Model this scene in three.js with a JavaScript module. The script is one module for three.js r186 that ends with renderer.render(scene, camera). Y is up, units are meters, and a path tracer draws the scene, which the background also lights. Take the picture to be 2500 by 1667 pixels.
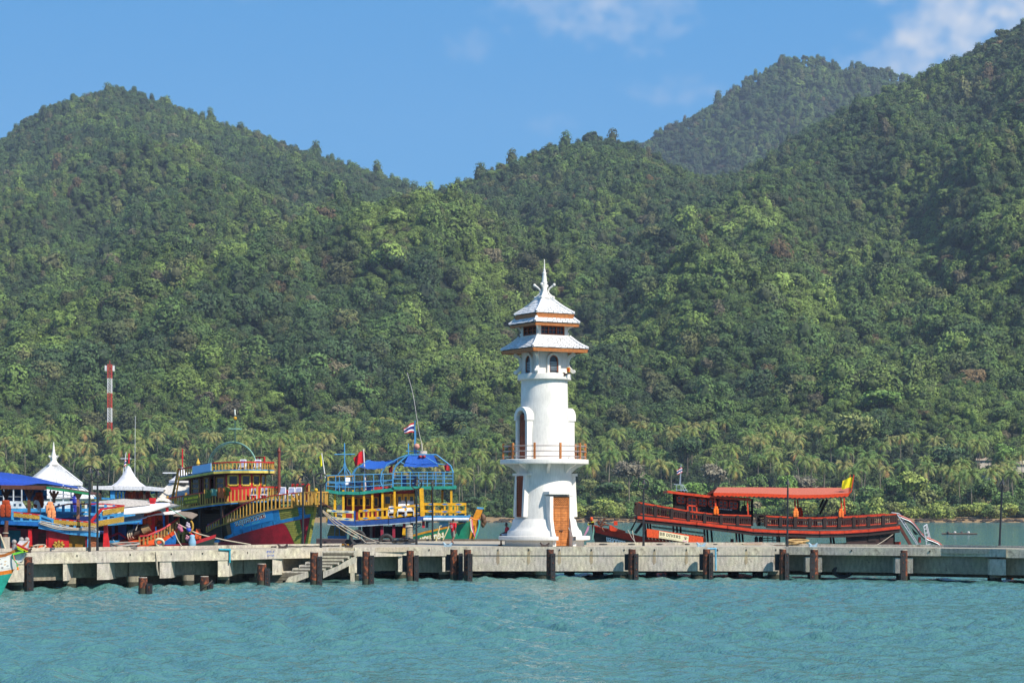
import * as THREE from 'three';
import { mergeGeometries, toCreasedNormals } from 'three/addons/utils/BufferGeometryUtils.js';
import { MarchingCubes } from 'three/addons/objects/MarchingCubes.js';
import { createNoise2D, createNoise3D } from 'simplex-noise';

// ---------------------------------------------------------------- camera, sky, sun, exposure
const F = 5320, HZ = 1240, EYE = 4.55;          // focal length and horizon in photo pixels, eye height in metres
const scene = new THREE.Scene();
const camera = new THREE.PerspectiveCamera(2 * Math.atan(HZ / F) * 180 / Math.PI, 2500 / (2 * HZ), 0.5, 12000);
camera.position.set(0, EYE, 0);
camera.lookAt(0, EYE, -100);
camera.setViewOffset(2500, 2 * HZ, 0, 0, 2500, 1665);
const renderer = new THREE.WebGLRenderer({ antialias: true });
renderer.setSize(1024, 682);
renderer.toneMapping = THREE.LinearToneMapping;
renderer.toneMappingExposure = 1.36;
renderer.shadowMap.enabled = true;
const SUN_AZ = 46 * Math.PI / 180, SUN_EL = 45 * Math.PI / 180;
const SUN = new THREE.Vector3(Math.sin(SUN_AZ) * Math.cos(SUN_EL), Math.sin(SUN_EL), Math.cos(SUN_AZ) * Math.cos(SUN_EL));
const sun = new THREE.DirectionalLight(new THREE.Color(1, 0.925, 0.80), 5);
sun.name = 'sun';
sun.position.copy(SUN).multiplyScalar(300).add(new THREE.Vector3(0, 0, -140));
sun.target.position.set(0, 0, -140);
sun.castShadow = true;
Object.assign(sun.shadow.camera, { left: -60, right: 60, top: 60, bottom: -60, near: 1, far: 800 });
sun.shadow.mapSize.set(2048, 2048);
scene.add(sun, sun.target);

function rng(seed) { let a = seed >>> 0; return () => { a = (a + 0x6d2b79f5) | 0; let t = Math.imul(a ^ (a >>> 15), 1 | a); t = (t + Math.imul(t ^ (t >>> 7), 61 | t)) ^ t; return ((t ^ (t >>> 14)) >>> 0) / 4294967296; }; }
const noise2 = createNoise2D(rng(11)), noise2b = createNoise2D(rng(12)), noise3 = createNoise3D(rng(13));
const fbm = (x, y, n = 4, f = noise2) => { let s = 0, a = 0.5; for (let i = 0; i < n; i++, a *= 0.5, x *= 2.03, y *= 2.03) s += a * f(x + i * 7.3, y - i * 3.1); return s; };
const clamp = THREE.MathUtils.clamp, lerp = THREE.MathUtils.lerp, sstep = (x, a, b) => { const t = clamp((x - a) / (b - a), 0, 1); return t * t * (3 - 2 * t); };
const V = (x, y, z) => new THREE.Vector3(x, y, z);
function curve(pts) {                             // piecewise linear y(x)
  return (x) => { let i = 1; while (i < pts.length - 1 && pts[i][0] < x) i++; const [x0, y0] = pts[i - 1], [x1, y1] = pts[i]; return y0 + (y1 - y0) * (x - x0) / (x1 - x0); };
}

{ // sky: clear tropical blue, paler towards the horizon, thin clouds
  const W = 4096, H = 2048, data = new Float32Array(W * H * 4);
  const top = [0.062, 0.185, 0.45], mid = [0.066, 0.258, 0.55], low = [0.105, 0.318, 0.60], hor = [0.27, 0.43, 0.63];
  // clouds seen over the hills: [azimuth deg, elevation deg, half width, half height, strength, grain]
  const cl = [[11.5, 12.2, 1.9, 1.3, 0.72, 0.8], [12.9, 13.3, 1.7, 1.0, 0.8, 0.8], [10.4, 11.3, 1.7, 0.8, 0.32, 1.1], [1.4, 13.0, 1.7, 0.75, 0.28, 1.2], [3.1, 12.75, 1.5, 0.8, 0.28, 1.2], [-1.1, 11.9, 0.6, 0.45, 0.14, 1.3],
    [4.3, 10.8, 1.2, 0.35, 0.2, 1.2], [0.9, 10.0, 0.7, 0.25, 0.1, 1.2], [-7.4, 13.3, 1.3, 0.25, 0.16, 1.2], [4.1, 15.5, 9, 0.9, 0.25, 0.8]];
  const thin = new Float32Array(W / 4);
  for (let r = 0; r < H; r++) {
    const el = ((r + 0.5) / H - 0.5) * Math.PI, y = Math.sin(el), ed = el * 180 / Math.PI;
    for (let c = 0; c < W; c++) {
      const round = ((c + 0.5) / W - 0.5) * 2 * Math.PI, o = (r * W + c) * 4;
      let R, G, B;
      if (y < 0) { R = 0.15; G = 0.24; B = 0.26; }
      else {
        const x = Math.cos(round) * Math.cos(el), z = Math.sin(round) * Math.cos(el);
        const k = (i) => ed < 7 ? lerp(hor[i], low[i], sstep(ed, 0, 7)) : ed < 15 ? lerp(low[i], mid[i], sstep(ed, 5, 15)) : lerp(mid[i], top[i], sstep(ed, 15, 75));
        const s = x * SUN.x + y * SUN.y + z * SUN.z, glow = Math.pow(Math.max(0, s), 8) * 0.10 + Math.pow(Math.max(0, s), 60) * 0.5;
        R = k(0) + glow; G = k(1) + glow; B = k(2) + glow * 0.9;
        let az = (round + Math.PI / 2) * 180 / Math.PI, a = 0;
        if (ed > 8 && ed < 17 && Math.abs(az) < 20) {
          for (const [ca, ce, wa, he, st, gr] of cl) {
            const u = (az - ca) / wa, v = (ed - ce) / he, q = u * u + v * v;
            if (q > 2.4) continue;
            const n = fbm(az * 0.9 * gr + ca, ed * 1.3 * gr, 5) * 1.15 + fbm(az * 2.6 + 9, ed * 3, 3) * 0.2;
            a += st * sstep(1 - q * 0.62 + n * 0.95, -0.05, 1.6);
          }
        }
        if (ed > 16) {                            // the same thin, scattered cloud over the rest of the sky
          if (r % 4 === 0 && c % 4 === 0) thin[c >> 2] = 0.4 * sstep(fbm(x / (y + 0.12) * 0.8, z / (y + 0.12) * 0.8, 4) + 0.12 * noise2b(x * 9, z * 9), 0.22, 0.75) * sstep(ed, 16, 24);
          a += thin[c >> 2];
        }
        a = clamp(a, 0, 0.95);
        R = lerp(R, 0.52, a); G = lerp(G, 0.56, a); B = lerp(B, 0.63, a);
      }
      data[o] = R; data[o + 1] = G; data[o + 2] = B; data[o + 3] = 1;
    }
  }
  const t = new THREE.DataTexture(data, W, H, THREE.RGBAFormat, THREE.FloatType);
  t.mapping = THREE.EquirectangularReflectionMapping; t.magFilter = t.minFilter = THREE.LinearFilter; t.needsUpdate = true;
  scene.background = t; scene.environment = t;
}
scene.fog = new THREE.FogExp2(new THREE.Color(0.62, 0.76, 0.98), 0.00008);

// ---------------------------------------------------------------- helpers: names, labels, parts
const used = new Map();
function numbered(name) { const n = used.get(name) ?? 0; used.set(name, n + 1); return n ? name + '_' + String(n).padStart(3, '0') : name; }
function tag(o, label, category, group, kind) { if (label) o.userData.label = label; if (category) o.userData.category = category; if (group) o.userData.group = group; if (kind) o.userData.kind = kind; return o; }
function thing(name, label, category, at = [0, 0, 0], group) { const o = new THREE.Group(); o.name = numbered(name); o.position.set(...(at.isVector3 ? at.toArray() : at)); scene.add(o); return tag(o, label, category, group); }
function copyOf(o, label, pos, ry, group) { const c = o.clone(); c.userData = { ...o.userData }; c.name = numbered(o.name.replace(/_\d{3}$/, '')); scene.add(c); if (pos) c.position.copy(pos.isVector3 ? pos : V(...pos)); if (ry !== undefined) c.rotation.y = ry; return tag(c, label, null, group); }
const plain = (g) => { let q = g.index ? g.toNonIndexed() : g; for (const k of Object.keys(q.attributes)) if (!['position', 'normal', 'uv'].includes(k)) q.deleteAttribute(k); if (!q.attributes.normal) q.computeVertexNormals(); return q; };
function boxUV(g) {                               // uv in metres by the dominant axis of each face
  const p = g.attributes.position, n = g.attributes.normal, uv = new Float32Array(p.count * 2);
  for (let i = 0; i < p.count; i++) {
    const a = Math.abs(n.getX(i)), b = Math.abs(n.getY(i)), c = Math.abs(n.getZ(i));
    const [u, v] = b > a && b > c ? [p.getX(i), p.getZ(i)] : a > c ? [p.getZ(i), p.getY(i)] : [p.getX(i), p.getY(i)];
    uv[2 * i] = u; uv[2 * i + 1] = v;
  }
  g.setAttribute('uv', new THREE.BufferAttribute(uv, 2));
  return g;
}
// world-space geometries become one mesh under parent; the parent's place is taken off
function part(name, geos, mat, parent, o = {}) {
  const list = [].concat(geos).filter(Boolean).map(plain);
  for (const g of list) if (!g.attributes.uv) g.setAttribute('uv', new THREE.BufferAttribute(new Float32Array(g.attributes.position.count * 2), 2));
  let g = list.length > 1 ? mergeGeometries(list) : list[0];
  if (!o.uv) boxUV(g);
  let off = V(0, 0, 0);
  for (let q = parent; q && q !== scene; q = q.parent) off.add(q.position);
  g.translate(-off.x, -off.y, -off.z);
  const m = new THREE.Mesh(g, mat); m.castShadow = m.receiveShadow = true;
  m.name = parent === scene || !parent ? numbered(name) : name;
  (parent ?? scene).add(m);
  if (o.label) m.userData.label = o.label;
  if (o.kind) m.userData.kind = o.kind;
  return m;
}
function shared(name, geo, mat, parent, pos, rot) {   // a repeated piece with a shared geometry, placed in the parent's frame
  const m = new THREE.Mesh(geo, mat); m.name = name; m.castShadow = m.receiveShadow = true;
  let off = V(0, 0, 0);
  for (let q = parent; q && q !== scene; q = q.parent) off.add(q.position);
  m.position.copy(pos).sub(off); if (rot) m.rotation.copy(rot);
  parent.add(m); return m;
}
// ---------------------------------------------------------------- helpers: geometry
const bx = (w, h, d, x, y, z) => new THREE.BoxGeometry(w, h, d).translate(x, y, z);
const between = (x0, x1, y0, y1, z0, z1) => bx(Math.abs(x1 - x0), Math.abs(y1 - y0), Math.abs(z1 - z0), (x0 + x1) / 2, (y0 + y1) / 2, (z0 + z1) / 2);
function frameOf(p, q, up = V(0, 1, 0)) {
  const y = q.clone().sub(p).normalize(); let u = Math.abs(y.dot(up)) > 0.95 ? V(0, 0, 1) : up;
  const x = V().crossVectors(y, u).normalize(), z = V().crossVectors(x, y);
  return new THREE.Matrix4().makeBasis(x, y, z).setPosition(p.clone().add(q).multiplyScalar(0.5));
}
function bar(p, q, w = 0.06, d = w, up) { return new THREE.BoxGeometry(w, p.distanceTo(q), d).applyMatrix4(frameOf(p, q, up)); }
function rod(p, q, r = 0.03, r2 = r, n = 7) { return new THREE.CylinderGeometry(r2, r, p.distanceTo(q), n, 1).applyMatrix4(frameOf(p, q)); }
function tube(pts, r = 0.03, n = 6, smooth = true, seg) {
  const c = smooth ? new THREE.CatmullRomCurve3(pts) : (() => { const cp = new THREE.CurvePath(); for (let i = 1; i < pts.length; i++) cp.add(new THREE.LineCurve3(pts[i - 1], pts[i])); return cp; })();
  if (!smooth) return mergeGeometries(pts.slice(1).map((q, i) => plain(rod(pts[i], q, r, r, n))));
  return new THREE.TubeGeometry(c, seg ?? Math.max(6, pts.length * 5), r, n, false);
}
const lathe = (pts, x, y, z, n = 24, a0 = 0, a1 = Math.PI * 2) => new THREE.LatheGeometry(pts.map(([r, h]) => new THREE.Vector2(r, h)), n, a0, a1).translate(x, y, z);
function prism(pts, dir) {                          // polygon of coplanar 3-D points, thickened along dir
  const o = pts[0], n = V();
  for (let i = 0; i < pts.length; i++) { const a = pts[i], b = pts[(i + 1) % pts.length]; n.add(V((a.y - b.y) * (a.z + b.z), (a.z - b.z) * (a.x + b.x), (a.x - b.x) * (a.y + b.y))); }
  n.normalize();
  const u = pts[1].clone().sub(o).normalize(), w = V().crossVectors(n, u);
  const flat = pts.map((p) => { const d = p.clone().sub(o); return new THREE.Vector2(d.dot(u), d.dot(w)); });
  const tris = THREE.ShapeUtils.triangulateShape(flat, []), pos = [], add = (...v) => v.forEach((p) => pos.push(p.x, p.y, p.z)), back = pts.map((p) => p.clone().add(dir)), flip = n.dot(dir) > 0;
  for (const [a, b, c] of tris) { if (flip) { add(pts[a], pts[c], pts[b]); add(back[a], back[b], back[c]); } else { add(pts[a], pts[b], pts[c]); add(back[a], back[c], back[b]); } }
  for (let i = 0; i < pts.length; i++) { const j = (i + 1) % pts.length; if (flip) { add(pts[i], pts[j], back[j]); add(pts[i], back[j], back[i]); } else { add(pts[i], back[j], pts[j]); add(pts[i], back[i], back[j]); } }
  const g = new THREE.BufferGeometry(); g.setAttribute('position', new THREE.Float32BufferAttribute(pos, 3)); g.computeVertexNormals();
  return g;
}
// a surface through rows of points (rows of equal length)
function sheet(rows, smooth = true) {
  const n = rows[0].length, pos = [], idx = [], uv = [];
  rows.forEach((r, i) => r.forEach((p, j) => { pos.push(p.x, p.y, p.z); uv.push(j / (n - 1), i / (rows.length - 1)); }));
  for (let i = 0; i + 1 < rows.length; i++) for (let j = 0; j + 1 < n; j++) { const a = i * n + j; idx.push(a, a + 1, a + n, a + 1, a + n + 1, a + n); }
  const g = new THREE.BufferGeometry(); g.setAttribute('position', new THREE.Float32BufferAttribute(pos, 3)); g.setAttribute('uv', new THREE.Float32BufferAttribute(uv, 2)); g.setIndex(idx); g.computeVertexNormals();
  return g;
}
// a vertical plane through the photograph's column px0 at depth d0, its right end swung towards the camera by turn degrees:
// (px, py, off) is the point where the sight line of that pixel meets the plane set back by off metres
function vplane(px0, d0, turn = 0) {
  const a = turn * Math.PI / 180, n = V(-Math.sin(a), 0, Math.cos(a)), o = V((px0 - 1250) / F * d0, 0, -d0);
  // the wall runs along (cos a, 0, sin a)
  const f = (px, py, off = 0) => { const dir = V((px - 1250) / F, (HZ - py) / F, -1), e = V(0, EYE, 0), q = o.clone().addScaledVector(n, -off); return e.addScaledVector(dir, q.clone().sub(e).dot(n) / dir.dot(n)); };
  f.n = n; f.along = V(Math.cos(a), 0, Math.sin(a)); f.back = n.clone().negate();
  return f;
}
const panel = (pl, pts, off = 0, thick = 0.06) => prism(pts.map(([x, y]) => pl(x, y, off)), pl.back.clone().multiplyScalar(thick));
const rect = (pl, x0, x1, y0, y1, off = 0, thick = 0.06) => panel(pl, [[x0, y0], [x1, y0], [x1, y1], [x0, y1]], off, thick);
const at = (px, py, d) => V((px - 1250) / F * d, EYE + (HZ - py) / F * d, -d);
function alongLine(pts, n) {                       // n points evenly spaced along a 2-D or 3-D polyline
  const L = [0]; const dist = (a, b) => a.isVector3 ? a.distanceTo(b) : Math.hypot(a[0] - b[0], a[1] - b[1]);
  for (let i = 1; i < pts.length; i++) L.push(L[i - 1] + dist(pts[i - 1], pts[i]));
  return Array.from({ length: n }, (_, k) => { const s = L.at(-1) * k / (n - 1); let i = 1; while (i < pts.length - 1 && L[i] < s) i++; const t = (s - L[i - 1]) / (L[i] - L[i - 1] || 1); return pts[0].isVector3 ? pts[i - 1].clone().lerp(pts[i], t) : [lerp(pts[i - 1][0], pts[i][0], t), lerp(pts[i - 1][1], pts[i][1], t)]; });
}
// ---------------------------------------------------------------- materials
function tex(n, fn, repeat, srgb = true, h = n) {
  const d = new Uint8Array(n * h * 4);
  for (let y = 0; y < h; y++) for (let x = 0; x < n; x++) { const v = fn(x / n, y / h), o = (y * n + x) * 4; for (let c = 0; c < 3; c++) d[o + c] = clamp((v[c] ?? v) * 255, 0, 255); d[o + 3] = 255; }
  const t = new THREE.DataTexture(d, n, h); t.wrapS = t.wrapT = THREE.RepeatWrapping; t.magFilter = t.minFilter = THREE.LinearFilter; if (srgb) t.colorSpace = THREE.SRGBColorSpace;
  t.repeat.set(repeat, repeat); t.needsUpdate = true; return t;
}
const tile = (u, v, s, n = 4) => {                  // noise that repeats over the unit square
  const w = sstep(u, 0.8, 1), q = sstep(v, 0.8, 1), f = (a, b) => fbm(a * s, b * s, n);
  return lerp(lerp(f(u, v), f(u - 1, v), w), lerp(f(u, v - 1), f(u - 1, v - 1), w), q);
};
const grimeT = tex(512, (u, v) => { const a = tile(u, v, 5), b = tile(u * 1, v, 22, 3); return 0.90 + a * 0.16 + b * 0.10; }, 1 / 4.3);
const streakT = tex(512, (u, v) => { const a = tile(u, v, 4), b = tile(u, v * 0.25, 40, 3), c = tile(u + 0.3, v, 18, 3); const g = 0.83 + a * 0.22 + b * 0.16 + c * 0.14; return [g, g * 0.985, g * 0.95]; }, 1 / 5.7);
const concreteT = tex(1024, (u, v) => {
  const a = tile(u, v, 3), b = tile(u, v * 0.3, 26, 3), c = tile(u + 0.4, v + 0.2, 13, 4), d = tile(u + 0.1, v + 0.7, 60, 2), pit = sstep(tile(u + 0.6, v, 34, 2), 0.42, 0.55);
  const dark = sstep(a * 0.5 + c * 0.6 + b * 0.25, 0.24, 0.6) * 0.22, g = 0.86 + a * 0.1 + b * 0.16 + d * 0.08 - dark - pit * 0.18;
  return [g, g * (0.965 - 0.02 * c), g * (0.895 - 0.06 * a)];
}, 1 / 7.3);
const rustT = tex(512, (u, v) => { const a = tile(u, v, 6), b = tile(u, v, 30, 3), k = sstep(a + b * 0.5, -0.25, 0.35); return [lerp(0.22, 0.56, k ** 1.4), lerp(0.14, 0.29, k ** 1.4), lerp(0.115, 0.16, k ** 1.4)]; }, 1 / 2.1);
const plankT = tex(512, (u, v) => { const k = Math.floor(v * 16), e = (v * 16) % 1, j = Math.abs(e - 0.5) > 0.44 ? 0.62 : 1, n = tile(u * 1, v, 8, 3), m = noise2(k * 3.1, 7) * 0.07; return (0.86 + m + n * 0.15) * j; }, 1 / 2.4);
const clothT = tex(256, (u, v) => 0.92 + tile(u, v, 9, 3) * 0.14, 1 / 2);
const corrT = tex(64, (u) => 0.5 + 0.5 * Math.sin(u * Math.PI * 8), 1, false, 64);
const roughB = tex(256, (u, v) => 0.5 + tile(u, v, 20, 4) * 0.5, 1 / 1.7, false);
const mats = new Map();
function paint(hex, o = {}) {                       // weathered paint or timber in a flat colour
  const key = hex + JSON.stringify(o, (k, v) => v?.uuid ?? v);
  if (!mats.has(key)) mats.set(key, new THREE.MeshStandardMaterial({ color: hex, roughness: 0.62, map: grimeT, ...o }));
  return mats.get(key);
}
const timber = (hex, o = {}) => paint(hex, { map: plankT, roughness: 0.75, ...o });
const cloth = (hex, o = {}) => paint(hex, { map: clothT, roughness: 0.95, side: THREE.DoubleSide, ...o });
const metal = (hex, o = {}) => paint(hex, { roughness: 0.4, metalness: 0.6, ...o });
const M = {
  white: new THREE.MeshStandardMaterial({ color: new THREE.Color(0.83, 0.805, 0.765), roughness: 0.8, map: tex(512, (u, v) => { const k = 0.945 + tile(u, v, 3) * 0.06 + tile(u, v * 0.22, 26, 3) * 0.05 - sstep(tile(u + 0.4, v * 0.15, 34, 2), 0.34, 0.62) * 0.05; return [k, k * 0.995, k * 0.985]; }, 1 / 5), bumpMap: roughB, bumpScale: 0.01 }),
  roofWhite: new THREE.MeshStandardMaterial({ color: new THREE.Color(0.78, 0.78, 0.79), roughness: 0.6, map: grimeT }),
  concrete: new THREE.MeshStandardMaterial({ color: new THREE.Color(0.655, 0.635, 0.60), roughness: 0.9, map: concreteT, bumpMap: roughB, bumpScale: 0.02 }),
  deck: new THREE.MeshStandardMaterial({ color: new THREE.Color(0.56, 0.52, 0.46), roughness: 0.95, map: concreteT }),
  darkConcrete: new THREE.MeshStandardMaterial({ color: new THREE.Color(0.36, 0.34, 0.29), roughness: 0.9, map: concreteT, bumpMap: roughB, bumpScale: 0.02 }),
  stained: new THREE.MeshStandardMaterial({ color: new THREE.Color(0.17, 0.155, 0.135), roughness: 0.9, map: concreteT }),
  weed: new THREE.MeshStandardMaterial({ color: new THREE.Color(0.045, 0.05, 0.03), roughness: 0.8, map: streakT }),
  rust: new THREE.MeshStandardMaterial({ color: 0xffffff, roughness: 0.85, map: rustT, bumpMap: roughB, bumpScale: 0.02 }),
  rubber: new THREE.MeshStandardMaterial({ color: new THREE.Color(0.028, 0.028, 0.032), roughness: 0.7, map: streakT }),
  black: new THREE.MeshStandardMaterial({ color: new THREE.Color(0.02, 0.022, 0.026), roughness: 0.45, map: grimeT }),
  glass: new THREE.MeshPhysicalMaterial({ color: new THREE.Color(0.03, 0.035, 0.04), roughness: 0.08, ior: 1.5 }),
  dark: new THREE.MeshStandardMaterial({ color: new THREE.Color(0.015, 0.014, 0.014), roughness: 0.8 }),
  steel: metal('#c9cdd2', { roughness: 0.35 }),
  orangeWood: timber('#d07f3c', { roughness: 0.55 }),
  redWood: timber('#a9542f', { roughness: 0.55 }),
  rope: new THREE.MeshStandardMaterial({ color: new THREE.Color(0.55, 0.47, 0.36), roughness: 0.95, map: clothT }),
};
// ---------------------------------------------------------------- water
function waveAt() {
  const r = rng(5), W = [];
  for (let i = 0; i < 46; i++) { const L = 0.5 * Math.pow(9, r() * 0.95), a = (r() - 0.5) * 2.3 + 1.25, k = 2 * Math.PI / L; W.push([Math.cos(a) * k, Math.sin(a) * k, r() * 6.28, L * 0.0085 * (0.5 + r()) * (L < 3 ? 1.25 : 0.8)]); }
  return (x, z) => {
    const w = 0.75 * noise2(x * 0.055, z * 0.055) + 0.55 * noise2b(x * 0.17, z * 0.17), q = 0.8 + 0.45 * noise2b(x * 0.028 + 9, z * 0.028);
    let h = 0; for (const [kx, kz, p, A] of W) { const s = Math.sin(kx * x + kz * z + p + w * 1.4); h += A * (s - 0.28 * (2 * s * s - 1)); }
    return h * q;
  };
}
const waterBump = tex(1024, (u, v) => 0.5 + tile(u, v, 16, 4) * 0.42 + Math.abs(tile(u + 0.5, v + 0.3, 30, 3)) * 0.3, 1 / 7, false);
const waterMat = new THREE.MeshPhysicalMaterial({ color: new THREE.Color(0.070, 0.182, 0.166), roughness: 0.07, ior: 1.33, bumpMap: waterBump, bumpScale: 0.1 });
{
  const wave = waveAt(), xs = [], zs = [];
  for (let x = -54; x <= 54.001; x += 0.24) xs.push(x);
  for (let d = 38; d < 182;) { zs.push(d); d += d < 55 ? 0.3 : 0.085 + (d - 55) * 0.0026; }
  zs.push(182);
  const n = xs.length, pos = new Float32Array(n * zs.length * 3), uv = new Float32Array(n * zs.length * 2), idx = new Uint32Array((n - 1) * (zs.length - 1) * 6);
  let o = 0, k = 0;
  for (const d of zs) for (const x of xs) { const fade = sstep(x + 54, 0, 6) * sstep(54 - x, 0, 6) * sstep(d - 38, 0, 6) * sstep(182 - d, 0, 15); pos[o * 3] = x; pos[o * 3 + 1] = wave(x, d) * fade; pos[o * 3 + 2] = -d; uv[o * 2] = x; uv[o * 2 + 1] = -d; o++; }
  for (let i = 0; i + 1 < zs.length; i++) for (let j = 0; j + 1 < n; j++) { const a = i * n + j; idx.set([a, a + 1, a + n, a + 1, a + n + 1, a + n], k); k += 6; }
  const g = new THREE.BufferGeometry(); g.setAttribute('position', new THREE.BufferAttribute(pos, 3)); g.setAttribute('uv', new THREE.BufferAttribute(uv, 2)); g.setIndex(new THREE.BufferAttribute(idx, 1)); g.computeVertexNormals();
  const quad = (x0, x1, d0, d1) => { const q = new THREE.PlaneGeometry(x1 - x0, d1 - d0, 1, 1).rotateX(-Math.PI / 2).translate((x0 + x1) / 2, 0, -(d0 + d1) / 2); return boxUV(plain(q)); };
  const near = new THREE.Mesh(g, waterMat); near.name = 'water'; near.receiveShadow = true; tag(near, 'choppy turquoise sea in front of the concrete pier', null, null, 'structure'); scene.add(near);
  const far = part('sea_water', [quad(-2500, 2500, 182, 760), quad(-2500, -54, -600, 182), quad(54, 2500, -600, 182), quad(-54, 54, -600, 38)], waterMat, scene, { uv: true }); tag(far, 'calm blue bay water between the pier and the wooded shore', null, null, 'structure');
}
// ---------------------------------------------------------------- hills
const ySky = {
  left: curve([[-900, 620], [-300, 470], [0, 352], [60, 300], [120, 262], [200, 240], [280, 218], [330, 225], [380, 250], [450, 272], [540, 303], [620, 330], [700, 360], [760, 374], [820, 398], [900, 424], [960, 440], [1000, 466], [1050, 478], [1200, 540], [1500, 640], [2200, 900], [3400, 900]]),
  front: curve([[-900, 930], [0, 880], [200, 860], [400, 810], [520, 760], [620, 700], [720, 640], [800, 592], [900, 540], [1000, 492], [1050, 476], [1100, 459], [1170, 432], [1250, 400], [1300, 384], [1350, 364], [1420, 348], [1480, 345], [1530, 352], [1580, 378], [1650, 418], [1720, 440], [1800, 428], [1880, 388], [1920, 350], [2000, 308], [2080, 260], [2150, 230], [2230, 196], [2330, 150], [2400, 112], [2500, 54], [2700, -60], [3400, -160]]),
  far: curve([[-900, 950], [1200, 560], [1450, 408], [1560, 355], [1640, 310], [1700, 280], [1760, 245], [1800, 212], [1850, 180], [1920, 146], [1960, 140], [2020, 150], [2060, 166], [2100, 156], [2150, 170], [2230, 190], [2330, 240], [2500, 330], [3400, 420]]),
};
const ridgeD = { left: curve([[-900, 2100], [300, 2350], [1050, 2150], [3400, 2200]]), front: curve([[-900, 1350], [0, 1380], [400, 1420], [700, 1600], [1000, 1800], [1480, 1850], [1720, 1750], [2000, 1900], [2500, 1850], [3400, 1700]]), far: () => 3300 };
const groundBase = curve([[0, -6], [690, -6], [716, -0.4], [722, 0.7], [740, 1.4], [780, 4], [850, 12], [960, 27], [1050, 43], [1300, 80], [3400, 100]]);
const pxOf = (x, d) => 1250 + x / d * F;
function hill(kind, px, d) {
  const R = ridgeD[kind](px), top = EYE + (HZ - ySky[kind](px)) / F * R - 6, start = kind === 'far' ? 2300 : 930;
  if (d > R) return top - (d - R) * 0.45;
  const t = clamp((d - start) / (R - start), 0, 1), b = groundBase(d), x = (px - 1250) / F * d;
  const spur = (noise2(x / 210 + (kind === 'left' ? 9 : 0), d / 420) * 44 + noise2b(x / 75, d / 190) * 16) * Math.sin(Math.PI * Math.min(1, t * 1.05)) * (kind === 'front' && px < 700 ? 0.5 : 1);
  return lerp(b, Math.max(b, top), Math.pow(t, 1.12) * 0.75 + t * t * 0.25) + spur * (t < 1 ? 1 : 0);
}
const landAt = (px, d) => Math.max(hill('front', px, d), hill('left', px, d), groundBase(d));
const soil = new THREE.MeshStandardMaterial({ color: new THREE.Color(0.026, 0.038, 0.015), roughness: 1, map: streakT });
function fan(name, label, hf, d0, d1, nd, mat) {
  const rows = []; for (let i = 0; i <= nd; i++) { const d = d0 + (d1 - d0) * i / nd, r = []; for (let px = -900; px <= 3400; px += 25) r.push(V((px - 1250) / F * d, hf(px, d), -d)); rows.push(r); }
  const g = boxUV(plain(sheet(rows))); return tag(part(name, g, mat, scene, { uv: true }), label, null, null, 'structure');
}
fan('beach', 'strip of orange sand and dark stones along the far shore', (px, d) => groundBase(d) + fbm(px / 40, d / 9) * 0.5, 690, 745, 12, new THREE.MeshStandardMaterial({ color: new THREE.Color(0.38, 0.25, 0.12), roughness: 1, map: streakT }));
fan('hills', 'steep green jungle hills rising behind the bay', landAt, 745, 2600, 110, soil);
fan('mountain', 'farther hazy forested mountain in the gap of the ridges', (px, d) => hill('far', px, d), 2300, 3700, 40, soil);

// ---------------------------------------------------------------- forest: crowns of leaf clumps
function crownGeo(seed, { lobes = 7, quads = 620, size = 0.105, flat = 0.75, spread = 0.62, core = 0.6, jit = 0.5 } = {}) {
  const r = rng(seed), pos = [], col = [], L = [], c3 = (p, v) => { pos.push(p.x, p.y, p.z); col.push(v, v, v); };
  for (let i = 0; i < lobes; i++) { const a = r() * 6.283, q = Math.sqrt(r()) * spread, y = (r() - 0.35) * flat * 0.9; L.push({ c: V(Math.cos(a) * q, y, Math.sin(a) * q), s: 0.34 + r() * 0.24, t: 0.8 + r() * 0.4 }); }
  L.push({ c: V(0, 0, 0), s: core, t: 0.9 });
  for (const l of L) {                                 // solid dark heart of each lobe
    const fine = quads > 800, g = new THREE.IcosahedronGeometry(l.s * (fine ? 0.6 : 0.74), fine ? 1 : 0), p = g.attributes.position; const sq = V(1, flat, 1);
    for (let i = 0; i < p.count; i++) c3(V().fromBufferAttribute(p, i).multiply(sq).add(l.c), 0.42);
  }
  for (let i = 0; i < quads; i++) {
    const l = L[Math.floor(r() * L.length)], n = V(r() - 0.5, r() * 1.25 - 0.42, r() - 0.5).normalize();
    const p = l.c.clone().addScaledVector(n.clone().multiply(V(1, flat, 1)), l.s * (0.86 + r() * 0.3)), m = n.clone().add(V(r() - 0.5, r() - 0.5, r() - 0.5).multiplyScalar(jit * 1.5)).normalize();
    const u = V().crossVectors(m, V(r() - 0.5, r() - 0.5, r() - 0.5)).normalize(), w = V().crossVectors(m, u), s = size * (0.55 + r() * 0.8), v = l.t * (0.72 + r() * 0.56), k = () => s * (0.6 + r() * 0.7);
    const a = p.clone().addScaledVector(u, -k()), b = p.clone().addScaledVector(w, k() * 0.7).addScaledVector(m, -s * 0.25), c = p.clone().addScaledVector(u, k()), d = p.clone().addScaledVector(w, -k() * 0.7).addScaledVector(m, -s * 0.25);
    for (const q of [a, c, b]) c3(q, v); for (const q of [a, d, c]) c3(q, v);
  }
  const g = new THREE.BufferGeometry(); g.setAttribute('position', new THREE.Float32BufferAttribute(pos, 3)); g.setAttribute('color', new THREE.Float32BufferAttribute(col, 3)); g.computeVertexNormals();
  return g;
}
const leafMat = new THREE.MeshStandardMaterial({ color: 0xffffff, roughness: 0.8, vertexColors: true, side: THREE.DoubleSide });
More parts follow.
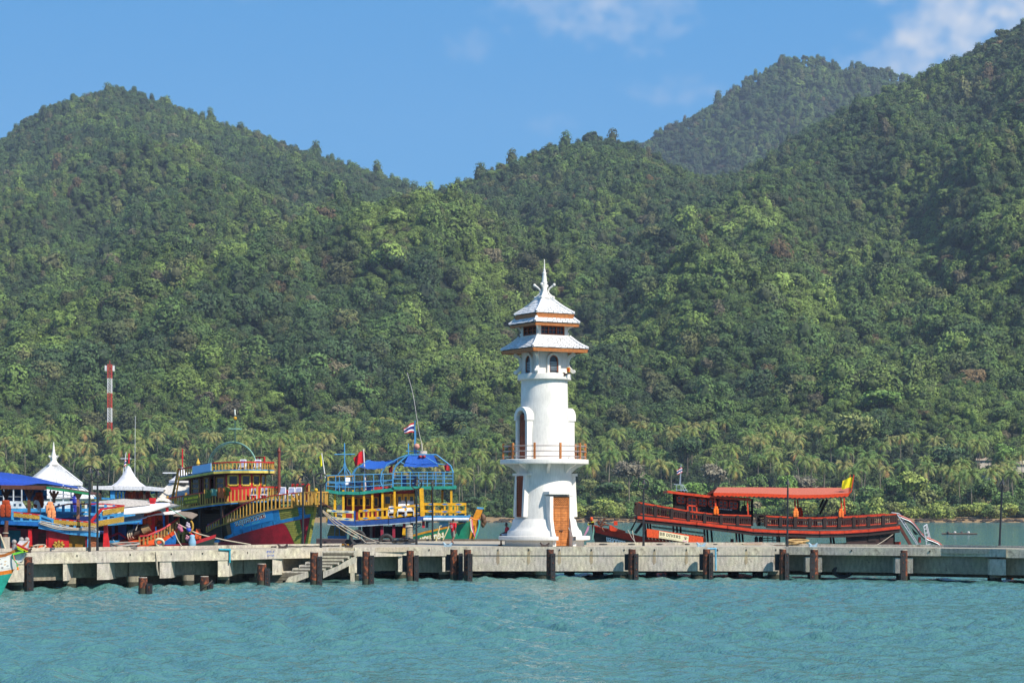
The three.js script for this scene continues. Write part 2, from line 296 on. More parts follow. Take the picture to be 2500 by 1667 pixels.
const crowns = [crownGeo(1), crownGeo(2, { lobes: 9, flat: 0.9, spread: 0.55 }), crownGeo(3, { lobes: 5, flat: 1.15, spread: 0.4, size: 0.1 }), crownGeo(4, { lobes: 10, flat: 0.55, spread: 0.75, size: 0.095 }), crownGeo(5, { lobes: 8, flat: 0.8, spread: 0.66, size: 0.115 }), crownGeo(6, { lobes: 6, flat: 1.4, spread: 0.36, size: 0.105 }), ...[7, 8, 9, 10].map((k) => crownGeo(k, { lobes: 9 + k % 3 * 3, quads: 1700, size: 0.078, flat: 0.6 + (k % 4) * 0.15, spread: 0.64, core: 0.5, jit: 0.7 }))];
const greens = [[0.050, 0.088, 0.024], [0.038, 0.072, 0.022], [0.066, 0.105, 0.026], [0.085, 0.125, 0.028], [0.056, 0.075, 0.028], [0.032, 0.060, 0.024], [0.125, 0.175, 0.045], [0.08, 0.085, 0.036]];
function leafColor(r, x, d, bright = 0) {
  const n = fbm(x / 130, d / 170, 3) + bright + (r() - 0.5) * 0.6;
  let c = greens[n > 0.5 ? 6 : n > 0.3 ? 3 : n > 0.08 ? 2 : n > -0.12 ? 0 : n > -0.3 ? 1 : 5];
  if (r() < 0.13) c = greens[r() < 0.5 ? 4 : 7];
  if (r() < 0.007) c = [0.10, 0.066, 0.036]; else if (r() < 0.012) c = [0.10, 0.085, 0.06];
  const k = 0.66 + r() * 0.68; return c.map((v, j) => v * k * [1.3, 1.33, 0.98][j]);
}
function forest(label, seed, kind, area, d0, d1, p0, p1, size) {
  const r = rng(seed), lists = crowns.map(() => []), horizon = new Map();
  const hid = (px, d) => { const b = Math.round(px / 20); if (!horizon.has(b)) { const e = []; let m = -1; for (let q = 740; q < 3800; q += 20) { m = Math.max(m, ((q < 2600 ? landAt(b * 20, q) : -99) - EYE) / q, q >= 2300 ? (hill('far', b * 20, q) - EYE) / q : -1); e.push(m); } horizon.set(b, e); } return horizon.get(b)[clamp(Math.floor((d - 760) / 20), 0, 152)]; };
  const n = Math.round((p1 - p0) / F * (d1 * d1 - d0 * d0) / 2 / area);
  for (let i = 0; i < n; i++) {
    const d = Math.sqrt(lerp(d0 * d0, d1 * d1, r())), px = lerp(p0, p1, r()), h = hill(kind, px, d), x = (px - 1250) / F * d, R = ridgeD[kind](px);
    const big = r(), s = size * (big > 0.95 ? 1.3 + r() * 0.6 : 0.55 + r() * 0.6) * (d < 1000 ? 0.8 : d < 1320 && big > 0.8 ? 1.2 : 1), tall = 0.85 + r() * 0.5, yaw = r() * 6.283, v = d < 1320 && r() < 0.85 ? 6 + Math.floor(r() * 4) : Math.floor(r() * 6), tilt = (r() - 0.5) * 0.3, up = r();
    const patch = kind === 'front' && px < 1150 && d < 1330 ? 0.75 * sstep(1 - Math.hypot((px - 740) / 420, (d - 1130) / 190) + 0.5 * noise2(px / 150, d / 90), -0.1, 0.5) : kind === 'front' && d < 1400 ? 0.2 : d < 1500 ? 0.04 : -0.18;
    const c = leafColor(r, x, d, patch - (kind === 'front' && px > 1500 && d > 1250 ? 0.06 : 0));
    if (Math.abs(px - 268) < 80 && d < 965) continue;
    if (d > R + 25 || (kind === 'front' && hill('left', px, d) > h + 3) || (kind === 'left' && hill('front', px, d) > h + 3)) continue;
    if ((h + 14 - EYE) / d < hid(px, d) - 0.002) continue;
    lists[v].push([x, h + s * 0.5 + up * 4.2, -d, s, s * tall * 0.95, yaw, tilt, c]);
  }
  const o = new THREE.Group(); o.name = numbered('hillside_forest'); tag(o, label, 'forest', null, 'stuff'); scene.add(o);
  const m4 = new THREE.Matrix4(), q = new THREE.Quaternion(), e = new THREE.Euler(), col = new THREE.Color();
  lists.forEach((l, k) => {
    const im = new THREE.InstancedMesh(crowns[k], leafMat, l.length); im.name = 'tree_crowns'; im.userData.kind = 'stuff';
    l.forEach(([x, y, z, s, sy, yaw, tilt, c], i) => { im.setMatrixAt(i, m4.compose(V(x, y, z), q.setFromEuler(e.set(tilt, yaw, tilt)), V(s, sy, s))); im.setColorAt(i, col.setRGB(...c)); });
    im.castShadow = im.receiveShadow = true; o.add(im);
  });
  return lists.reduce((a, l) => a + l.length, 0);
}
const nTrees = [forest('dense green jungle covering the nearer slopes and the right-hand ridge', 21, 'front', 17, 930, 1960, -420, 2920, 4.7), forest('dark green jungle covering the tall rounded hill on the left', 22, 'left', 19, 930, 2420, -420, 1250, 4.8), forest('hazy bluish jungle on the distant middle mountain', 23, 'far', 30, 2350, 3340, 1400, 2450, 5.6)];
console.log('forest', nTrees.join(' '));
// ---------------------------------------------------------------- shore trees, palms, far buildings
const bark = (c) => new THREE.MeshStandardMaterial({ color: new THREE.Color(...c), roughness: 0.95, map: streakT });
const barkPale = bark([0.30, 0.27, 0.21]), barkGrey = bark([0.16, 0.14, 0.11]), barkDark = bark([0.07, 0.055, 0.04]);
const leafMats = new Map();
const leafOf = (c) => { const k = c.join(); if (!leafMats.has(k)) leafMats.set(k, new THREE.MeshStandardMaterial({ color: new THREE.Color(...c), roughness: 0.75, vertexColors: true, side: THREE.DoubleSide })); return leafMats.get(k); };
// says where a plant stands: its row, the landmark before it, and its place among its neighbours there
const MARKS = [[-60, 'the left edge'], [60, 'the blue tin roof'], [131, 'the white pavilion'], [200, 'the pair of lamps'], [268, 'the radio mast'], [330, 'the white peaked tent'], [395, 'the white awnings'], [445, 'the canvas shelter'], [500, 'the ship stern'], [560, 'the green arch'], [640, 'the red cabin'], [700, 'the tall brown post'], [750, 'the ship bow'], [800, 'the yellow pennant'], [850, 'the blue cross mast'], [895, 'the red flag'], [950, 'the blue tarps'], [1015, 'the flag mast'], [1065, 'the blue hoops'], [1120, 'the yellow stem'], [1180, 'the seated person'], [1400, 'the lighthouse balcony'], [1470, 'the dive boat prow'], [1570, 'the first right lamp'], [1620, 'the BB banner'], [1690, 'the dark cabin'], [1760, 'the awning left end'], [1850, 'the red awning'], [1920, 'the edge-on lamp'], [1990, 'the awning posts'], [2068, 'the yellow flag'], [2130, 'the dive boat stern rail'], [2190, 'the boarding ladder'], [2250, 'the water slide'], [2330, 'the log raft'], [2400, 'the small house'], [2440, 'the last lamp'], [2500, 'the pale house'], [2580, 'the right edge']];
function placeNames(list) {
  const cells = new Map(), out = [];
  list.forEach(([px, d, [d0, d1]], i) => { let m = 0; MARKS.forEach(([x], k) => { if (Math.abs(x - px) < Math.abs(MARKS[m][0] - px)) m = k; }); const t = (d - d0) / (d1 - d0), row = t < 0.34 ? 'in the front row' : t < 0.67 ? 'in the middle row' : 'in the back row', key = row + ' behind ' + MARKS[m][1].replace('the BB banner', 'the red banner'); if (!cells.has(key)) cells.set(key, []); cells.get(key).push([px, i]); });
  for (const [key, l] of cells) { l.sort((a, b) => a[0] - b[0]); l.forEach(([, i], k) => { out[i] = key + (l.length === 1 ? '' : ', ' + (l.length === 2 ? ['left one of two', 'right one of two'] : ['first', 'second', 'third', 'fourth', 'fifth', 'sixth', 'seventh', 'eighth', 'ninth', 'tenth'].map((w) => w + ' from the left'))[k]); }); }
  return out;
}
function palmCrown(seed, n = 20, len = 5.2) {
  const r = rng(seed), pos = [], col = [];
  const tri = (a, b, c, v, v2 = v) => { [a, b, c].forEach((p, i) => { pos.push(p.x, p.y, p.z); const t = i === 2 ? v2 : v; col.push(t[0], t[1], t[2]); }); };
  for (let i = 0; i < n; i++) {
    const a = i * 2.39996 + r() * 0.4, t = i / n, lift = 1.35 - t * 1.7 + (r() - 0.5) * 0.25, L = len * (0.85 + r() * 0.3) * (t < 0.2 ? 0.8 : 1), dry = t > 0.9 && r() < 0.7;
    const out = V(Math.cos(a), 0, Math.sin(a)), side = V(-out.z, 0, out.x), P = [];
    for (let k = 0, p = V(0, 0, 0), ang = lift; k <= 7; k++) { P.push(p.clone()); p.addScaledVector(out, Math.cos(ang) * L / 7).addScaledVector(V(0, 1, 0), Math.sin(ang) * L / 7); ang -= 0.20 + 0.03 * k + (1 - t) * 0.02; }
    const base = dry ? [1.5, 0.85, 0.8] : [0.75 + r() * 0.35, 0.85 + r() * 0.3, 0.7 + r() * 0.3], rib = dry ? [1.5, 0.9, 0.9] : [1.8, 1.35, 1.1], tip = base.map((q, j) => q * (j === 0 ? 1.3 : 1.12));
    for (let k = 0; k < 7; k++) {
      const p = P[k], q = P[k + 1], f = 0.5 + k, w = (k < 1 ? 0.5 : k < 5 ? 1 : 0.75) * L * 0.21, up = V(0, 0.035, 0);
      tri(p.clone().addScaledVector(side, 0.05), p.clone().addScaledVector(side, -0.05), q.clone().add(up), rib);
      for (const s of [-1, 1]) for (const h of [0, 0.5]) {
        const b = p.clone().lerp(q, h), e = p.clone().lerp(q, h + 0.38), z = p.clone().lerp(q, h + 0.75).addScaledVector(side, s * w * (0.85 + r() * 0.3)).addScaledVector(V(0, -1, 0), w * (0.35 + r() * 0.5 + f * 0.03));
        tri(b, e, z, base, tip);
      }
    }
  }
  const nut = new THREE.IcosahedronGeometry(0.17, 0).attributes.position;
  for (let k = 0; k < 8; k++) { const a = k * 0.8, c = V(Math.cos(a) * 0.3, -0.35 - r() * 0.25, Math.sin(a) * 0.3); for (let i = 0; i < nut.count; i += 3) tri(V().fromBufferAttribute(nut, i).add(c), V().fromBufferAttribute(nut, i + 1).add(c), V().fromBufferAttribute(nut, i + 2).add(c), [1.2, 0.75, 0.4]); }
  const g = new THREE.BufferGeometry(); g.setAttribute('position', new THREE.Float32BufferAttribute(pos, 3)); g.setAttribute('color', new THREE.Float32BufferAttribute(col, 3)); g.computeVertexNormals();
  return g;
}
const palmCrowns = [palmCrown(31), palmCrown(32, 23, 5.5), palmCrown(33, 17, 4.9), palmCrown(34, 21, 5.2)];
const trunkGeos = [0, 1, 2, 3].map((k) => { const b = [0, 0.7, -0.9, 1.5][k]; return { g: boxUV(plain(new THREE.TubeGeometry(new THREE.CatmullRomCurve3([V(0, -1, 0), V(b * 0.25, 3, 0.1), V(b * 0.7, 8, 0.2), V(b, 12.9, 0)]), 8, 0.17, 6))), b }; });
const palmLeaf = [[0.20, 0.245, 0.06], [0.155, 0.22, 0.052], [0.25, 0.255, 0.085], [0.125, 0.195, 0.046]].map(leafOf);
function palm(px, d, h, k, yaw, label, group) {
  const x = (px - 1250) / F * d, y = groundBase(d), o = thing('coconut_palm', label, 'palm tree', [x, y, -d], group), s = h / 13;
  o.rotation.y = yaw; o.scale.setScalar(1);
  const t = trunkGeos[k % 4], tr = new THREE.Mesh(t.g, barkPale); tr.name = 'trunk'; tr.scale.set(1, s, 1); o.add(tr);
  const c = new THREE.Mesh(palmCrowns[(k * 7 + (k >> 2)) % 4], palmLeaf[(k * 5 + (k >> 1)) % 4]); c.name = 'crown'; c.position.set(t.b, 12.9 * s, 0); c.rotation.y = k; const cs = 0.76 + (k % 6) * 0.065; c.scale.setScalar(cs); o.add(c);
  tr.castShadow = c.castShadow = true;
}
{
  const r = rng(41), spots = [];
  const place = (n, p0, p1, d0, d1, gap) => { let tries = 0, got = 0; while (got < n && tries++ < n * 60) { const d = lerp(d0, d1, Math.pow(r(), 0.9)), px = lerp(p0, p1, r()); if (spots.some(([a, b]) => Math.hypot((a - px) / F * d, (b - d) * 0.6) < gap)) continue; spots.push([px, d]); got++; } };
  place(150, -60, 1225, 775, 985, 4.2); const nl = spots.length;
  place(72, 1370, 2080, 790, 985, 4.6); place(34, 2060, 2540, 770, 940, 6); const nr = spots.length;
  place(16, 950, 1180, 1030, 1150, 4.5);
  const names = placeNames(spots.map(([px, d], i) => [px, d, i < nl ? [775, 985] : i < nr ? [780, 970] : [1030, 1150]]));
  spots.forEach(([px, d], i) => {
    const h = (11 + r() * 4.5) * (i < nr ? 1 : 0.9), g = i < nl ? 'palms of the grove left of the lighthouse' : i < nr ? 'palms of the shore woods right of the lighthouse' : 'palms on the lower hillside';
    palm(px, d, h, Math.floor(r() * 40), r() * 6.28, (i < nr ? 'coconut palm ' : 'hillside coconut palm ') + names[i], g);
  });
  // palms that stand out one by one
  for (const [px, d, h, label] of [[776, 900, 16.5, 'tall lone palm above the yellow flag at the prow of the red ship'], [52, 930, 16, 'tall palm with a long pale trunk above the white pavilion spire, leftmost of the grove'], [1160, 800, 15.5, 'tall palm with a bare trunk beside the lighthouse balcony'], [1442, 790, 15, 'palm with a bare trunk just right of the lighthouse balcony'], [1620, 800, 14.5, 'palm right behind the small mast and flag of the dive boat'], [2108, 800, 15, 'tall palm with a dark trunk right of the yellow flag'], [2397, 860, 17, 'tall palm with spreading golden fronds near the pale hillside house'], [2372, 752, 14.5, 'palm with two crossing trunks at the shore beside the last lamp post'], [2346, 765, 12.5, 'leaning palm at the shore between the water slide and the last lamp post'], [2420, 775, 13.5, 'shore palm directly behind the last lamp post'], [2475, 780, 13, 'shore palm below the pale house at the right edge']]) palm(px, d, h, Math.floor(r() * 40), r() * 6, label);
}
// broadleaf trees and mangroves, each with trunk, limbs and crown
function tree(px, py, d, R, tall, k, c, label, group, trunkM = barkGrey, name = 'broadleaf_tree', category = 'tree') {
  const g = landAt(px, d), x = (px - 1250) / F * d, y = EYE + (HZ - py) / F * d, o = thing(name, label, category, [x, g, -d], group), H = Math.max(1.2, y - g);
  const tg = [tube([V(0, -0.6, 0), V(0.15, H * 0.4, 0.1), V(-0.1, H * 0.8, 0), V(0, H + R * 0.4, 0)], 0.03 * R + 0.06, 6, true, 6)];
  for (let i = 0; i < 4; i++) { const a = i * 1.7 + k; tg.push(rod(V(0, H * 0.62, 0), V(Math.cos(a) * R * 0.6, H + R * tall * 0.1 * i, Math.sin(a) * R * 0.6), 0.022 * R + 0.02, 0.02, 5)); }
  const t = new THREE.Mesh(boxUV(mergeGeometries(tg.map(plain))), trunkM); t.name = 'trunk'; o.add(t);
  const cr = new THREE.Mesh(fineCrowns[k % fineCrowns.length], leafOf(c)); cr.name = 'crown'; cr.position.set(0, H, 0); cr.scale.set(R, R * tall, R); cr.rotation.y = k * 1.9; o.add(cr);
  t.castShadow = cr.castShadow = true; return o;
}
const fineCrowns = [crownGeo(51, { quads: 900, size: 0.10, lobes: 12, jit: 0.9, core: 0.5 }), crownGeo(52, { quads: 900, size: 0.10, lobes: 9, flat: 0.95, spread: 0.5, jit: 0.9 }), crownGeo(53, { quads: 800, size: 0.11, lobes: 14, flat: 0.6, spread: 0.72, jit: 0.9, core: 0.45 }), crownGeo(54, { quads: 900, size: 0.09, lobes: 11, flat: 0.85, spread: 0.6, jit: 1, core: 0.4 })];
const G = { dark: [0.046, 0.095, 0.028], mid: [0.11, 0.19, 0.042], bright: [0.14, 0.25, 0.04], olive: [0.19, 0.22, 0.058], grey: [0.21, 0.185, 0.125], yellow: [0.26, 0.32, 0.06], brown: [0.16, 0.125, 0.055] };
for (const a of [
  [1535, 1148, 765, 5.6, 0.9, 0, G.grey, 'grey-leaved tree with a pale trunk just right of the lighthouse, behind a lamp', barkPale], [1746, 1160, 770, 6.2, 0.85, 1, G.grey, 'broad grey-brown tree standing behind the roof of the dive boat cabin', barkPale],
  [2082, 1055, 900, 10.5, 0.95, 3, G.olive, 'huge rounded olive-brown tree above the yellow flag of the dive boat'], [2148, 975, 985, 9, 0.7, 2, G.bright, 'bright light-green domed tree high above the dive boat stern'], [2430, 990, 1000, 7, 0.5, 2, G.bright, 'flat-topped bright green tree above the pale house'],
  [2232, 1180, 748, 7.2, 0.75, 1, G.yellow, 'wide bright olive tree on the shore above the water slide'], [1678, 1090, 850, 6.4, 0.9, 0, G.dark, 'dark round tree among palms above the dive boat flag'], [1110, 1030, 960, 10, 0.7, 3, G.dark, 'large dark green tree right of the whip antenna, above the palm grove'],
  [1060, 1050, 960, 7, 0.7, 1, G.mid, 'mid-green tree beside the flagpole on the blue-roofed boat'], [238, 985, 1060, 6.5, 0.9, 0, G.brown, 'brownish tree just left of the red and white radio mast'], [325, 1035, 1010, 5, 0.9, 1, G.mid, 'dense round green tree just right of the red and white radio mast'], [1485, 1195, 752, 5, 0.8, 2, G.dark, 'dark green bushy tree beside the pale-trunked tree'],
  [2310, 1130, 830, 9, 0.95, 3, G.dark, 'tall dark tree above the dive boat stern, left of the golden palm'], [2455, 1105, 850, 5.5, 0.85, 1, G.bright, 'fresh green tree beside the pale house'], [1958, 1180, 775, 5.5, 0.8, 0, G.grey, 'grey-green tree right behind the middle of the red awning'], [1850, 1130, 860, 5, 0.9, 3, G.mid, 'green tree behind the left end of the red awning'],
  [2180, 1185, 760, 4.5, 0.8, 1, G.mid, 'green tree right of the yellow flag'], [1590, 1020, 1010, 8, 0.75, 0, G.mid, 'green tree on the slope above the palms right of the lighthouse'], [1800, 1010, 1020, 9, 0.7, 3, G.dark, 'dark tree on the slope above the middle of the palm belt'], [1950, 1020, 1010, 7.5, 0.8, 1, G.mid, 'green tree at the upper edge of the palm belt, left of the huge olive tree'],
  [510, 1000, 1040, 7, 0.9, 3, G.olive, 'feathery olive tree above the green arch mast'], [640, 1005, 1040, 7, 0.9, 2, G.olive, 'olive tree above the tall brown post of the ship'], [900, 1005, 1030, 8, 0.75, 1, G.mid, 'green tree above the red flag'], [60, 1010, 1020, 7, 0.8, 0, G.mid, 'green tree at the left edge above the palm grove'], [140, 1000, 1040, 6, 0.8, 1, G.olive, 'olive tree between the left edge and the radio mast']]) tree(a[0], a[1], a[2], a[3], a[4], a[5], a[6], a[7], null, a[8]);
{
  const r = rng(61), plant = (n, f, rows, kind, what, group, name, category) => { const L = Array.from({ length: n }, (_, i) => f(i)), names = placeNames(L.map((q) => [q.px, q.d, rows])); L.forEach((q, i) => tree(q.px, HZ - (q.y - EYE) / q.d * F, q.d, q.R, q.tall, q.k, kind[q.c], what + ' ' + names[i], group, barkGrey, name, category)); };
  plant(46, (i) => { const d = 722 + r() * 22, R = 2.9 + r() * 1.9; return { px: 1380 + i * 25.5 + r() * 18, d, R, y: 0.6 + R * (0.45 + r() * 0.55), tall: 0.75 + r() * 0.3, k: i, c: Math.floor(r() * 4) }; }, [722, 744], [G.yellow, G.olive, G.yellow, G.mid], 'yellow-green mangrove', 'mangroves along the right shore', 'mangrove', 'mangrove');
  plant(34, (i) => { const d = 748 + r() * 50, R = 3.2 + r() * 2.4; return { px: 1350 + i * 35 + r() * 28, d, R, y: groundBase(d) + 3.4 + r() * 5, tall: 0.8 + r() * 0.4, k: i + 1, c: Math.floor(r() * 5) }; }, [748, 798], [G.mid, G.olive, G.dark, G.bright, G.mid], 'green shore tree', 'trees behind the right shore mangroves', 'broadleaf_tree', 'tree');
  plant(22, (i) => { const d = 735 + r() * 30, R = 3 + r() * 2; return { px: -30 + i * 58 + r() * 30, d, R, y: groundBase(d) + 2 + r() * 3, tall: 0.9, k: i + 2, c: Math.floor(r() * 3) }; }, [735, 765], [G.mid, G.olive, G.dark], 'bushy grove tree', 'bushy trees below the left palm grove', 'broadleaf_tree', 'tree');
}
{ // undergrowth
  const r = rng(71), o = new THREE.Group(); o.name = 'undergrowth'; tag(o, 'tangled green undergrowth between the palms and shore trees', 'undergrowth', null, 'stuff'); scene.add(o);
  const L = crowns.map(() => []);
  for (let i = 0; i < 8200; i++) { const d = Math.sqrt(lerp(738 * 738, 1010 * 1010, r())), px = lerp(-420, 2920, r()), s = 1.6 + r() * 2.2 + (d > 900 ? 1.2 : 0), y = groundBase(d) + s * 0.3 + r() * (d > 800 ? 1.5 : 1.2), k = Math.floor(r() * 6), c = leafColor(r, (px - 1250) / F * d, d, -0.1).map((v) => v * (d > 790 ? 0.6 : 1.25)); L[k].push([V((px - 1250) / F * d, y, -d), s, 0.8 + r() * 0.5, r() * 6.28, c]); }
  const m4 = new THREE.Matrix4(), q = new THREE.Quaternion(), col = new THREE.Color();
  L.forEach((l, k) => { const im = new THREE.InstancedMesh(crowns[k], leafMat, l.length); im.name = 'shrubs'; im.userData.kind = 'stuff'; l.forEach(([p, s, t, a, c], i) => { im.setMatrixAt(i, m4.compose(p, q.setFromAxisAngle(V(0, 1, 0), a), V(s, s * t, s))); im.setColorAt(i, col.setRGB(...c)); }); im.castShadow = im.receiveShadow = true; o.add(im); });
}
{ // dark shore rocks, bare bush and bare trunks
  const r = rng(77), gs = [];
  for (let i = 0; i < 420; i++) { const px = lerp(1050, 2620, r()), d = 716 + r() * 7, s = 0.25 + r() * 0.8; gs.push(plain(new THREE.IcosahedronGeometry(s, 0).scale(1.4, 0.6, 1).rotateY(r() * 6).translate((px - 1250) / F * d, groundBase(d) + 0.1, -d))); }
  tag(part('shore_rocks', gs, barkDark, scene), 'dark stones and roots scattered along the far waterline', 'rocks', null, 'stuff');
  const bare = (px, py0, py1, d, label, branch, m = barkPale) => {
    const b = at(px, py1, d), t = at(px, py0, d), H = t.y - b.y, o = thing('bare_tree', label, 'bare tree', b), g = [rod(b.clone().add(V(0, -1, 0)), t, H * 0.022 + 0.06, 0.05, 6)];
    for (let i = 0; i < branch; i++) { const k = 0.35 + 0.6 * i / branch, a = i * 2.4, p = b.clone().lerp(t, k), q = p.clone().add(V(Math.cos(a) * H * 0.25, H * (0.18 + 0.1 * (i % 3)), Math.sin(a) * H * 0.25)); g.push(rod(p, q, 0.1, 0.03, 5), rod(p.clone().lerp(q, 0.5), q.clone().add(V(0, H * 0.12, H * 0.05)), 0.06, 0.02, 4)); }
    part('trunk', g, m, o);
  };
  bare(2486, 510, 570, 1700, 'bare white dead trunk high on the right-hand ridge', 3); bare(517, 408, 450, 2200, 'pale bare trunk on the slope of the left mountain', 2); bare(1928, 480, 502, 1700, 'thin pale dead trunk on the middle of the right ridge', 2); bare(697, 795, 830, 1280, 'forked white dead tree at the edge of the light-green slope', 7); bare(548, 830, 880, 1200, 'pale bare dead tree left of the light-green slope', 6); bare(405, 985, 1045, 1030, 'bare pale tree right of the radio mast', 5); bare(350, 1000, 1050, 1030, 'leafless greyish tree near the radio mast', 9, barkGrey); bare(2318, 1238, 1266, 728, 'small leafless pinkish bush at the right shore', 12);
}
{ // radio mast
  const d = 950, b = at(268, 1080, d), o = thing('radio_mast', 'tall red and white lattice radio mast rising from the palm grove', 'radio mast', b), red = paint('#d8432c'), wh = paint('#f2f2f2'), W = 0.85;
  const ys = [1080, 1030, 995, 959, 923, 889].map((y) => at(268, y, d).y - b.y);
  for (let k = 0; k < 5; k++) {
    const g = [], y0 = ys[k], y1 = ys[k + 1], n = 5;
    for (const [sx, sz] of [[1, 1], [1, -1], [-1, 1], [-1, -1]]) g.push(rod(V(sx * W, y0, sz * W), V(sx * W, y1, sz * W), 0.11, 0.11, 5));
    for (let i = 0; i < n; i++) { const a = lerp(y0, y1, i / n), c = lerp(y0, y1, (i + 1) / n); for (let s = 0; s < 4; s++) { const q = [[-1, 1], [1, 1], [1, -1], [-1, -1]], [x0, z0] = q[s], [x1, z1] = q[(s + 1) % 4]; g.push(rod(V(x0 * W, a, z0 * W), V(x1 * W, c, z1 * W), 0.05, 0.05, 4), rod(V(x1 * W, a, z1 * W), V(x0 * W, c, z0 * W), 0.05, 0.05, 4), rod(V(x0 * W, c, z0 * W), V(x1 * W, c, z1 * W), 0.06, 0.06, 4)); } }
    g.forEach((q) => q.translate(b.x, b.y, b.z)); part('lattice_section', g, k % 2 ? wh : red, o, { label: k % 2 ? 'white lattice section' : 'red lattice section' });
  }
  for (const s of [-1, 1]) for (const z of [-1, 1]) part('antenna_panel', bx(0.5, 2.4, 0.4, b.x + s * 1.7, b.y + ys[5] - 1.6, b.z + z), wh, o);
  part('lightning_rod', rod(V(b.x, b.y + ys[5], b.z), V(b.x, b.y + ys[5] + 1.8, b.z), 0.1), red, o);
}
{ // houses half hidden on the right shore
  const house = (px, py, d, w, h, wallC, roofC, label, pitch = 0.35) => {
    const p = at(px, py, d), o = thing('house', label, 'house', p), x = p.x, y = p.y, z = p.z, dep = 7;
    part('wall', between(x - w / 2, x + w / 2, y - 4, y + h, z - dep, z), paint(wallC), o);
    part('roof', prism([V(x - w / 2 - 0.6, y + h, z + 0.7), V(x + w / 2 + 0.6, y + h, z + 0.7), V(x + w / 2 - 0.4, y + h + w * pitch * 0.6, z - dep / 2), V(x - w / 2 + 0.4, y + h + w * pitch * 0.6, z - dep / 2)], V(0, 0.2, -0.05)), paint(roofC), o);
    for (const s of [-0.25, 0.25]) part('window', between(x + s * w - 0.5, x + s * w + 0.5, y + h * 0.3, y + h * 0.75, z, z + 0.08), M.glass, o);
  };
  house(2492, 1148, 870, 7.5, 2.6, '#d8cfbd', '#c9b9a2', 'pale beige house at the right edge above the shore palms', 0.3); house(2403, 1132, 900, 6, 1.6, '#d5c7b4', '#b9a48c', 'small beige house behind the golden palm'); house(1938, 1118, 940, 6, 1.5, '#a06050', '#b5483c', 'house with a red roof showing between palms above the dive boat awning'); house(1885, 1128, 930, 5, 1.2, '#a06050', '#b5483c', 'smaller red-roofed hut left of the other red roof'); house(2420, 1168, 850, 5, 1.6, '#c8ccd0', '#b8c0c8', 'low grey-white house behind the shore palms near the last lamp');
}
